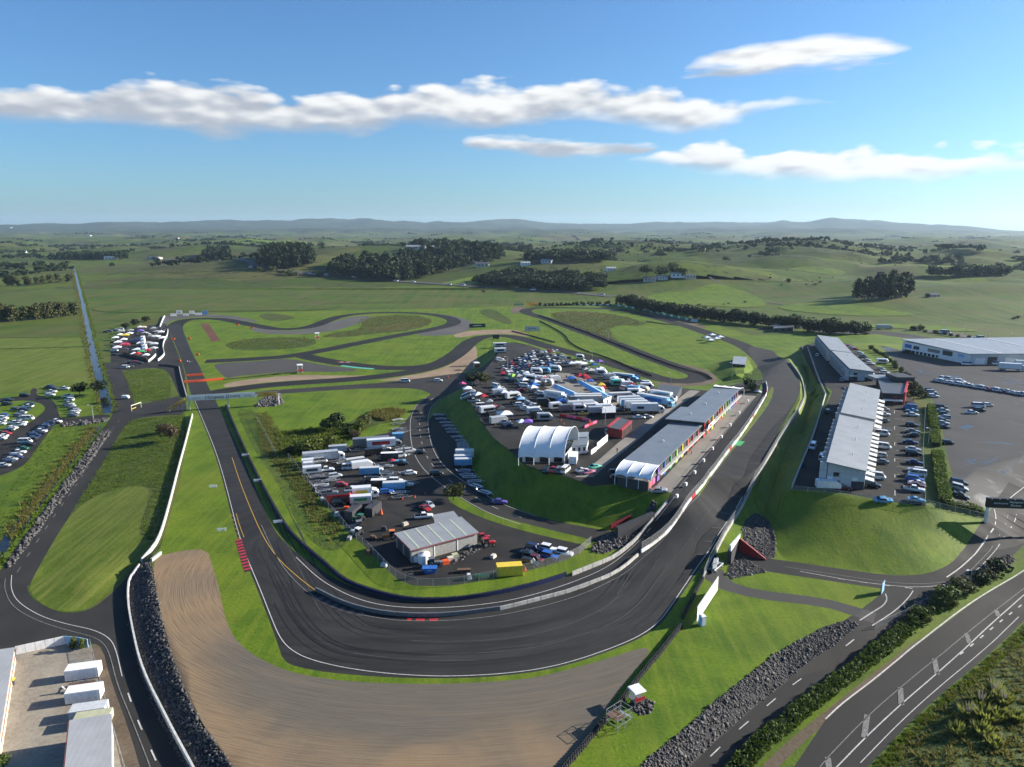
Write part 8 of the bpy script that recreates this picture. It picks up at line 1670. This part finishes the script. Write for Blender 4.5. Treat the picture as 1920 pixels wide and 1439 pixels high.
tents = [(V8(1240,640),TR,4),(V8(1290,620),TR,3.5),(V8(1150,670),'wall_light',4),(V8(1120,715),TB,4.5),(V8(1110,755),TW,4),(V8(1310,660),'beige',4),(V8(1690,615),TB,4),(V8(1810,585),TR,4),(V8(1880,600),TR,4),(V8(1690,385),TW,4),(V8(1760,380),TW,4),(V8(1840,390),TW,4),(V8(1540,960),TB,4.5),(V8(930,935),'light_blue',3.5),(V8(660,545),TR,3),(V8(810,580),'lime_paint',3.5),
 (V8(130,775),TW,4.2),(V8(205,820),TG,3),(V8(290,865),TW,4),(V8(370,890),TR,3.2),(V8(460,975),TG,3),(V8(540,1060),TR,3),(V8(620,1080),TK,4),(V8(690,1160),TW,5.5),(V8(600,780),TW,4),(V8(680,830),TW,3.5),(V8(900,580),TG,4),(V8(980,640),TW,3.4),(V8(1010,540),TW,3.2),(V8(1030,1285),'purple_paint',4),(V8(940,1290),TW,3.2),(V8(60,700),'pink_paint',3),
 (V9(40,225),TW,4),(V9(110,230),TW,4),(V9(275,245),TB,4),(V9(350,190),'purple_paint',3.5),(V9(225,195),TW,3.2),(V9(370,300),TW,4.4),(V9(220,335),'beige',4),(V9(150,320),'beige',3.6),(V9(310,330),TW,3.6),(V9(420,410),TG,3.6),(V9(500,400),TW,3.4),(V9(120,420),TR,4),(V9(160,455),TR,4),(V9(50,410),TR,4),(V9(210,500),TB,3.5),(V9(370,560),'yellow_paint',4),(V9(400,600),TR,3.2),(V9(840,560),TR,3),(V9(830,590),TW,4.4),(V9(930,640),TW,4.4),(V9(270,880),'purple_paint',3.2),(V9(890,430),'navy_paint',4.5),(V9(930,500),'navy_paint',4.5),(V9(860,440),TB,4)]
names = {TW:'white', TR:'red', TB:'blue', TK:'black', TG:'grey', 'wall_light':'pale grey', 'beige':'beige', 'light_blue':'light blue', 'lime_paint':'lime green', 'purple_paint':'purple', 'pink_paint':'pink', 'yellow_paint':'yellow', 'navy_paint':'navy'}
cnt = {}
for (x, y), m_, s in sorted(tents, key=lambda q: q[0][0]):
    cnt[m_] = cnt.get(m_, 0)+1; gazebo(x, y, m_, f'{names[m_]} pop-up tent, {ordn(cnt[m_])} {names[m_]} one from the left in the paddock', s, random.uniform(0, 40))
# paddock lorries, motorhomes and trailers
PV = [(V8(1100,600),'white',-35,7.5,'white motorhome left of the red tents'),(V8(1430,880),'white',-35,9.0,'white lorry with a blue awning below the left team awning'),(V8(1290,1190),'silver',2,6.0,'silver trailer at the edge of the paddock road'),(V8(1130,1100),'white',15,6.0,'white van body behind the silver trailer'),(V8(1180,1150),'black',15,5.5,'dark box body beside the silver trailer'),(V8(1450,450),'white',-20,6,'white box lorry at the back of the tents'),(V8(1290,480),'light blue',-15,6,'blue-white motorhome under the car park rows'),(V8(1170,490),'white',-15,6,'white motorhome left of the blue-white one'),
 (V8(1830,1030),'white',12,11.0,'long white lorry at the front of the paddock'),(V8(1850,950),'grey',12,11.0,'grey roofed lorry behind the long white one'),
 (V9(180,790),'beige',6,12.0,'beige roofed lorry in front of the right awning'),(V9(170,760),'silver',6,12.0,'grey roofed lorry nearest the right awning'),(V9(420,890),'white',12,7.5,'white lorry beside the black gazebo'),(V9(660,740),'silver',10,10,'wide grey lorry roof by the right awning'),(V9(790,800),'white',8,9.5,'rear white transporter of the stacked three'),(V9(830,840),'light blue',8,9.5,'pale blue transporter of the stacked three'),(V9(900,870),'white',8,9.5,'front white transporter of the stacked three'),
 (V9(1180,790),'light blue',-42,13.0,'long blue and white articulated lorry pointing at the pits'),(V9(1270,720),'white',-40,10.0,'white lorry behind the blue and white one'),(V9(1380,760),'silver',-40,7.0,'silver lorry body behind the white one'),(V9(990,720),'white',0,4.5,'small white box trailer beside the articulated lorry'),(V9(740,440),'light blue',-35,9.0,'pale blue lorry at the back of the paddock'),(V9(640,400),'white',-30,7.0,'white motorhome at the back of the paddock'),(V9(570,470),'white',60,6.5,'white motorhome with a blue nose at the back'),(V9(620,510),'mint',0,6.0,'green-white trailer at the back of the paddock'),(V9(1060,560),'white',0,6.0,'white van body beside the navy tents'),(V9(1040,520),'white',0,6.0,'second white van body beside the navy tents'),(V9(1010,610),'beige',-45,6.0,'beige trailer roof beside the dark toilet block'),(V9(60,110),'white',-10,5.0,'white van body behind the far tents'),(V9(870,650),'white',5,6,'white awning trailer left of the beige roof')]
for (x, y), c, hd, L, lab in PV:
    if L >= 9: lorry(x, y, hd, L, c, lab, roofm='wall_light' if c != 'grey' else None, side=random.choice(('blue_paint', 'grey_paint', 'red_paint', 'navy_paint', 'wall_light')))
    else: boxv(x, y, hd, L, 2.3, 2.5, c, lab, 'motorhome', 'motorhome', None, 0.6, (-L*0.3, L*0.3), slope=1.2, side='glass')
boxv(*V9(1020,915), 3, 11.0, 2.6, 3.0, 'white', 'white articulated lorry with a black name panel on its side', 'lorry', 'lorry', None, 1.0, (-4.4, -3.2, 3.4), 2.3, roofm='wall_light')
r = bpy.context.scene.objects[-1] if False else [o for o in bpy.data.objects if o.name.startswith('lorry') and o.parent is None][-1]
MB().box(-3.2, -0.4, -1.34, -1.31, 2.0, 3.0).build('name_panel', 'black_paint', r)
B = Bld('black_gazebo', [A(*V9(390,1010), ZP), A(*V9(590,1000), ZP), A(*V9(590,900), ZP), A(*V9(400,910), ZP)], 'black box gazebo with pale roof in the paddock', 'gazebo', ZP); B.walls([2.4]*4, 'black_paint'); B.roof([2.42]*4, 'wall_light', 0.1, 0.1)
for i, (x, y) in enumerate([(937,649),(938,660)]):   # coaches
    boxv(x, y+2, 8, 9 if i == 0 else 7, 2.5, 2.4, 'white', ['white coach at the top of the paddock', 'shorter white bus below the coach'][i], 'coach', 'bus', None, 0.6, (-2.6, 2.6), side='glass')
boxv(1552, 917, -6, 6.5, 2.3, 2.2, 'white', 'large white enclosed trailer at the end of the suites lane', 'box_trailer', 'trailer', None, 0.5, (-0.4, 0.4), slope=1.2)
boxv(1654, 682, -26, 6.0, 2.3, 2.2, 'white', 'white motorhome behind the far suites', 'motorhome', 'motorhome', None, 0.6, (-1.8, 1.8), slope=0.8, side='glass')
for i, (x, y, L, lab) in enumerate([(1893,695,10,'long white lorry trailer outside the warehouse'),(1925,690,11,'white lorry at the right edge by the warehouse')]): lorry(x, y, -20, L, 'white', lab)
lorry(1655, 618, 5, 11, 'silver', 'articulated lorry on the motorway')
boxv(236, 748, 0, 3.2, 1.8, 1.3, 'white', 'small white van on the canal road', 'small_van', 'van', None, 0.4, (-0.9, 0.9), slope=0.8)
# far left paddock: crowded race paddock
U = lambda x, y: (190+x/12, 590+y/12+2)
FL = [(U(880,315),'white',3.5),(U(955,320),'beige',3.5),(U(430,490),'white',3.5),(U(540,500),'yellow',4.5),(U(640,460),'white',3.5),(U(380,660),'white',4),(U(510,600),'white',3.5),(U(520,710),'pink',4),(U(360,780),'white',4),(U(560,720),'red',4),(U(820,830),'white',4.5),(U(900,820),'blue',3.5),(U(860,690),'white',3),(U(1240,530),'white',4),(U(1390,560),'white',4.5),(U(1350,430),'white',3.5),(U(1050,850),'red',3),(U(820,930),'red',3),(U(740,930),'white',3),(U(830,600),'navy',5),(U(760,620),'navy',5),(U(880,400),'purple',4),(U(780,420),'navy',4),(U(520,820),'black',4),(U(450,410),'grey',4),(U(1180,340),'grey',4),(U(1150,400),'black',4),(U(1290,330),'black',4),(U(1250,420),'grey',4),(U(1120,520),'grey',3.5),(U(1190,700),'silver',4),(U(1060,680),'grey',4),(U(1180,800),'silver',3.5),(U(900,880),'green',3.5),(U(1010,960),'white',3),(U(980,450),'grey',3.5),(U(320,560),'white',3.5),(U(660,390),'grey',3.5)]
cnt = {}
for (x, y), c, s in sorted(FL, key=lambda q: q[0][0]):
    cnt[c] = cnt.get(c, 0)+1; m_ = {'white': TW, 'beige': 'beige', 'pink': 'pink_paint', 'red': TR, 'blue': TB, 'navy': 'navy_paint', 'purple': 'purple_paint', 'black': TK, 'grey': TG, 'silver': 'wall_light', 'green': 'green_paint', 'yellow': 'yellow_paint'}[c]
    gazebo(x, y, m_, f'{c} tent, {ordn(cnt[c])} {c} one from the left, far left paddock', s*1.25, random.uniform(0, 30), 'tents in the far left paddock')
for i, (x, y) in enumerate([U(935,560), U(945,620), U(955,690), U(975,760), U(985,820)]): boxv(x, y, -72, 6.5, 2.3, 2.5, 'white', f'{ordn(i+1)} white trailer from the back in the far left paddock', 'box_trailer', 'trailer', 'trailer column in the far left paddock', 0.6, (-0.5, 0.5))
car_row([U(110,385), U(520,310)], [K_, G_, K_, W_, W_, K_], 10, 'of the line behind the far left paddock', 'cars behind the far left paddock', None, 6, 'from the left'); car_row([U(500,1185), U(690,1150)], [S_, W_, K_, G_, K_], 20, 'below the far left paddock wall', 'cars below the far left paddock wall', None, 10, 'from the left'); car_row([U(620,1080), U(860,1090)], [K_, RD, K_], 20, 'in the shade of the far paddock wall', 'cars in the shade of the far paddock wall', None, 10, 'from the left')
car_row([U(1090,440), U(1420,360)], [K_, G_, K_, N_, K_, G_], 60, 'at the far paddock track end', 'cars at the track end of the far left paddock', None, 10, 'from the left'); car_row([U(300,900), U(280,620)], [K_, W_, G_, K_], 10, 'along the far paddock outer edge', 'cars along the outer edge of the far left paddock', None, 10, 'from the near end')
# table umbrella, cones, red sails
p = at(735, 873); r = empty('parasol', tuple(p)); tag(r, 'round red parasol between the flat trailers', 'parasol'); MB().bar((0, 0, 0), (0, 0, 2.2), 0.04, 5).build('pole', 'steel', r); MB().bar((0, 0, 1.9), (0, 0, 2.5), 1.3, 10, 0.05).build('canopy', 'red_paint', r)
for i, (x, y, s) in enumerate([(778,934,1.2),(797,928,1.1),(755,937,1.0),(715,965,2.4),(1107,793,1.3),(1052,790,1.2),(1057,797,1.2),(985,1071,1.4),(840,708,1.3),(860,700,1.3),(858,712,1.3)]):
    p = at(x, y); r = empty('traffic_cone', tuple(p)); r.scale = (s, s, s); tag(r, ['left orange cone in the yard','right orange cone in the yard','cone beside the flat trailers','tall red cone beside the black containers','cone beside the short hoarding','left cone by the paddock road','right cone by the paddock road','orange cone beside the yellow container','left cone at the junction','far cone at the junction','right cone at the junction'][i], 'cone'); MB().bar((0, 0, 0.04), (0, 0, 0.8), 0.2, 8, 0.04).build('cone_body', 'orange_paint', r); MB().box(-0.26, 0.26, -0.26, 0.26, 0, 0.04).build('base', 'rubber', r)
# picnic shelters on the far infield mound
for i, (x, y) in enumerate([(1325,638),(1335,633),(1343,640),(1350,637),(1332,643)]): gazebo(x, y, TW, f'{ordn(i+1)} white picnic shelter on the far infield mound', 5, 10, 'picnic shelters on the far infield mound')
# more vehicles between the tents
car_row([(874,744),(952,800)], [W_, K_, S_, None, W_, G_, W_, K_, None, S_, W_, N_], 20, 'behind the bank-top tents', 'vehicles behind the bank-top tents', ['van','suv','ute','suv','van','wagon','ute','van','suv','van','ute','suv'], 15, 'from the top')
car_row([(930,727),(1002,764)], [W_, S_, K_, W_, W_, G_, S_, W_], -40, 'along the near side of the paddock road', 'vehicles along the paddock road', ['van','suv','wagon','van','ute','suv','sedan','ute'], 10, 'from the top')
car_row([(955,712),(1020,745)], [W_, K_, S_, W_, None, G_, W_, K_], -30, 'along the far side of the paddock road', 'vehicles along the paddock road', ['suv','van','ute','van','sedan','van','suv','wagon'], 12, 'from the top')
car_row([(1098,694),(1172,716)], [K_, W_, W_, S_, K_, W_, G_, W_, K_], -30, 'behind the back tents', 'vehicles behind the back tents', ['van','suv','van','wagon','suv','ute','van','suv','van'], 15, 'from the left')
car_row([(1104,762),(1160,772)], [G_, W_, K_, S_, W_, K_], 10, 'in front of the team lorries', 'vehicles in front of the team lorries', ['suv','ute','wagon','hatchback','suv','sedan'], 10, 'from the left')
car_row([(1172,732),(1212,742)], [W_, K_, W_, S_, K_], -35, 'beside the white awning trailers', 'vehicles beside the awning trailers', ['van','suv','van','ute','suv'], 12, 'from the left')
MHX = [((1012,716),'white',-30),((1026,722),'silver',-30),((1040,716),'white',20),((1128,704),'white',-20),((1143,712),'silver',10),((1158,722),'white',-35),((1176,727),'white',10),((1190,736),'light blue',-30),((1120,738),'white',-30),((1106,770),'white',6),((1118,776),'silver',8),((1086,771),'white',4),((1060,772),'grey',15),((1042,768),'white',20),((1018,760),'black',10),((962,748),'white',30),((935,742),'silver',20),((915,775),'white',25),((935,795),'silver',25)]
for i, ((x, y), c, hd) in enumerate(MHX):
    boxv(x, y, hd, random.choice((5.5, 6.2, 7.0)), 2.3, 2.5, c, f'{ordn(i+1)} camper body of those parked tightly between the paddock tents', 'camper_van', 'camper', 'campers between the paddock tents', 0.6, (-1.8, 1.8), slope=1.0, side='glass' if i % 2 else None)
# people under the tents: tables, tyre stacks
for i, (x, y) in enumerate([(1062,708),(1078,712),(1096,718),(1110,728),(1124,734),(1020,706),(1040,704),(1150,748),(1165,744),(1003,742),(958,758),(900,762),(945,790),(1085,745),(1140,764)]):
    p = at(x, y); r = empty('tyre_stack', tuple(p), i); tag(r, f'{ordn(i+1)} stack of race tyres among the paddock tents', 'tyre stack', 'tyre stacks among the paddock tents')
    for k in range(4): MB().bar((0, 0, 0.26*k), (0, 0, 0.26*k+0.24), 0.36, 10).build('tyre', 'rubber', r)
# loose vehicles and gear in the infield yard
YV = [((612,884),W_,'ute',20),((628,896),S_,'suv',20),((655,880),W_,'van',15),((690,872),K_,'suv',10),((704,884),W_,'ute',10),((722,862),G_,'wagon',12),((748,858),W_,'van',20),((752,872),K_,'ute',8),((768,848),S_,'suv',25),((640,912),RD,'hatchback',10),((662,922),W_,'ute',8),((700,905),K_,'van',6),((742,905),W_,'suv',8),((760,912),S_,'ute',6),((690,928),W_,'hatchback',12),((618,928),G_,'ute',14),((636,946),K_,'suv',14),((770,890),W_,'hatchback',12),((600,868),S_,'van',16),((725,925),B_,'wagon',10)]
for i, ((x, y), c, k_, hd) in enumerate(YV): car(x, y, hd+random.uniform(-8, 8), k_, c, f'{c} {word(k_)}, {ordn(i+1)} of the loose vehicles scattered in the infield yard', group='loose vehicles in the infield yard')
for i, (x, y, m_) in enumerate([(650,955,'orange_paint'),(632,968,'wall_light'),(655,1012,'wall_grey'),(690,1040,'brown_wood'),(720,1062,'wall_light'),(770,1086,'charcoal'),(925,1046,'beige'),(880,1086,'wall_light'),(700,1010,'brown_wood'),(720,995,'charcoal'),(760,985,'beige'),(590,920,'charcoal'),(604,938,'wall_light')]):
    p = at(x, y); r = empty('crate_stack', tuple(p), i*0.7); tag(r, f'{ordn(i+1)} stack of crates and boards lying about the infield yard', 'crates', 'crate stacks in the infield yard')
    for k in range(2+i % 2): MB().box(-0.8+0.1*k, 0.8-0.15*k, -0.5, 0.5-0.1*k, 0.02+k*0.42, 0.42+k*0.42).build('crate', m_, r)
# motorway traffic
for i, (x, y, c) in enumerate([(470,502,W_),(545,510,W_),(580,514,W_),(612,517,W_),(630,518,K_),(664,521,W_),(742,528,W_),(775,530,W_),(842,535,W_),(868,536,W_),(902,539,K_),(970,543,W_),(1000,545,W_),(1078,550,K_),(1128,554,W_),(1772,626,W_),(1835,636,S_),(1880,642,W_)]):
    p = at(x, y); p[2] += 0.6; car_w(p, -15 if i % 2 else 165, 'van' if i % 3 == 0 else 'suv', c, f'{ordn(i+1)} vehicle from the left on the distant motorway', group='traffic on the distant motorway', parts=False, name='distant_car', scale=1.5); bpy.data.objects[-1] if False else None
# --- people
def person(px, py, hd, top, legs, label):
    p = at(px, py); key = ('person', top, legs)
    if 'figure' not in PROTO:
        me = bpy.data.meshes.new('figure'); V = [(0,0,0.98),(0,0,1.22),(0,0,1.45),(0,0.01,1.56),(0,0.02,1.68),(-0.1,0,0.90),(-0.12,0.03,0.5),(-0.12,0,0.08),(-0.12,0.16,0.05),(0.1,0,0.90),(0.13,-0.06,0.5),(0.14,-0.1,0.08),(0.14,0.05,0.05),(-0.2,0,1.42),(-0.27,-0.03,1.15),(-0.26,0.1,0.92),(0.2,0,1.42),(0.27,0.03,1.15),(0.25,0.14,0.93)]
        E_ = [(0,1),(1,2),(2,3),(3,4),(0,5),(5,6),(6,7),(7,8),(0,9),(9,10),(10,11),(11,12),(2,13),(13,14),(14,15),(2,16),(16,17),(17,18)]; me.from_pydata(V, E_, [])
        o = bpy.data.objects.new('figure', me); COL.objects.link(o); o.modifiers.new('s', 'SKIN'); sv = me.skin_vertices[0].data
        for i, rr in enumerate([0.17,0.16,0.15,0.06,0.115,0.1,0.075,0.05,0.045,0.1,0.075,0.05,0.045,0.07,0.05,0.04,0.07,0.05,0.04]): sv[i].radius = (rr, rr*0.8)
        sv[0].use_root = True; o.modifiers.new('d', 'SUBSURF').levels = 1
        bpy.context.view_layer.update(); em = bpy.data.meshes.new_from_object(o.evaluated_get(bpy.context.evaluated_depsgraph_get())); bpy.data.objects.remove(o)
        for q in range(3): em.materials.append(MATS['charcoal'])
        for f in em.polygons: z = f.center[2]; f.material_index = 0 if 0.95 < z < 1.5 else (1 if z <= 0.95 else 2)
        PROTO['figure'] = em
    if key not in PROTO:
        em = PROTO['figure'].copy(); em.materials.clear()
        for q in (top, legs, 'skin'): em.materials.append(MATS[q])
        mi = [0]*len(em.polygons); PROTO['figure'].polygons.foreach_get('material_index', mi); em.polygons.foreach_set('material_index', mi)
        PROTO[key] = em
    r = empty('person', tuple(p), R(hd)); tag(r, label, 'person'); child('figure', PROTO[key], r)
plain('skin', (0.45, 0.28, 0.2), 0.6)
for x, y, hd, t_, l_, lab in [(1287,853,20,'black_paint','navy_paint','person in dark clothes walking on the pit apron, left of two'),(1296,852,70,'grey_paint','black_paint','person in grey walking on the pit apron, right of two'),(1157,849,10,'black_paint','black_paint','person in black crossing the strip behind the pits'),(1263,762,30,'charcoal','black_paint','person in dark clothes on the far strip behind the pits'),(1267,760,200,'navy_paint','charcoal','person in navy on the far strip behind the pits'),(1378,756,0,'charcoal','black_paint','person standing by the northern garages'),(1220,822,0,'red_paint','black_paint','person in red behind the pit building'),(356,682,0,'white_fabric','charcoal','person in white on the far start of the straight'),(360,683,60,'charcoal','black_paint','person in dark clothes on the far start of the straight'),(352,681,90,'white_fabric','navy_paint','second person in white on the far straight'),(1188,848,0,'black_paint','charcoal','person in the shade behind the pit garages'),(1101,853,0,'white_fabric','black_paint','person in white beside the white container'),(1193,1322,120,'red_paint','charcoal','person in red standing on the marshal post pad')]: person(x, y, hd, t_, l_, lab)
# pit-wall boards and flags
for i in range(10):
    f = i/9; x = 1275+(1425-1275)*f; y = 945+(742-945)*f; p = at(x-6, y-8); r = empty('pit_board_stand', tuple(p), R(60)); tag(r, f'{ordn(i+1)} small white stand from the near end along the pit wall', 'pit stand', 'white stands along the pit wall'); MB().box(-0.5, 0.5, -0.3, 0.3, 0.6, 1.5).build('panel', 'white_paint', r); MB().bar((0, 0, 0), (0, 0, 0.6), 0.06, 5).build('stem', 'steel', r)
# yellow gate at the canal road junction
p = at(256, 768); r = empty('road_gate', tuple(p), R(80)); tag(r, 'pale yellow height-limit gate at the canal road junction', 'gate')
for x in (-3.2, 3.2): MB().bar((x, 0, -0.2), (x, 0, 2.6), 0.12, 6).build('post', 'beige', r)
MB().box(-3.4, 3.4, -0.1, 0.1, 2.4, 2.7).build('crossbar', 'beige', r); MB().box(-3.4, -0.2, -0.06, 0.06, 0.9, 1.1).build('boom', 'yellow_paint', r)

# ------------------------------------------------------------------ air
def haze():
    me = MB().box(-26000, 26000, -20500, 24000, -12, 460).mesh('haze'); o = link('haze', me); tag(o, None, None, None, 'stuff')
    m = bpy.data.materials.new('haze_air'); m.use_nodes = True; nt = m.node_tree; nt.nodes.remove(nt.nodes['Principled BSDF']); v = nt.nodes.new('ShaderNodeVolumePrincipled')
    v.inputs['Color'].default_value = (0.56, 0.77, 1.0, 1); v.inputs['Density'].default_value = HAZE; v.inputs['Anisotropy'].default_value = 0.25
    nt.links.new(v.outputs[0], nt.nodes['Material Output'].inputs['Volume']); me.materials.append(m)
HAZE = 3.3e-5
haze()
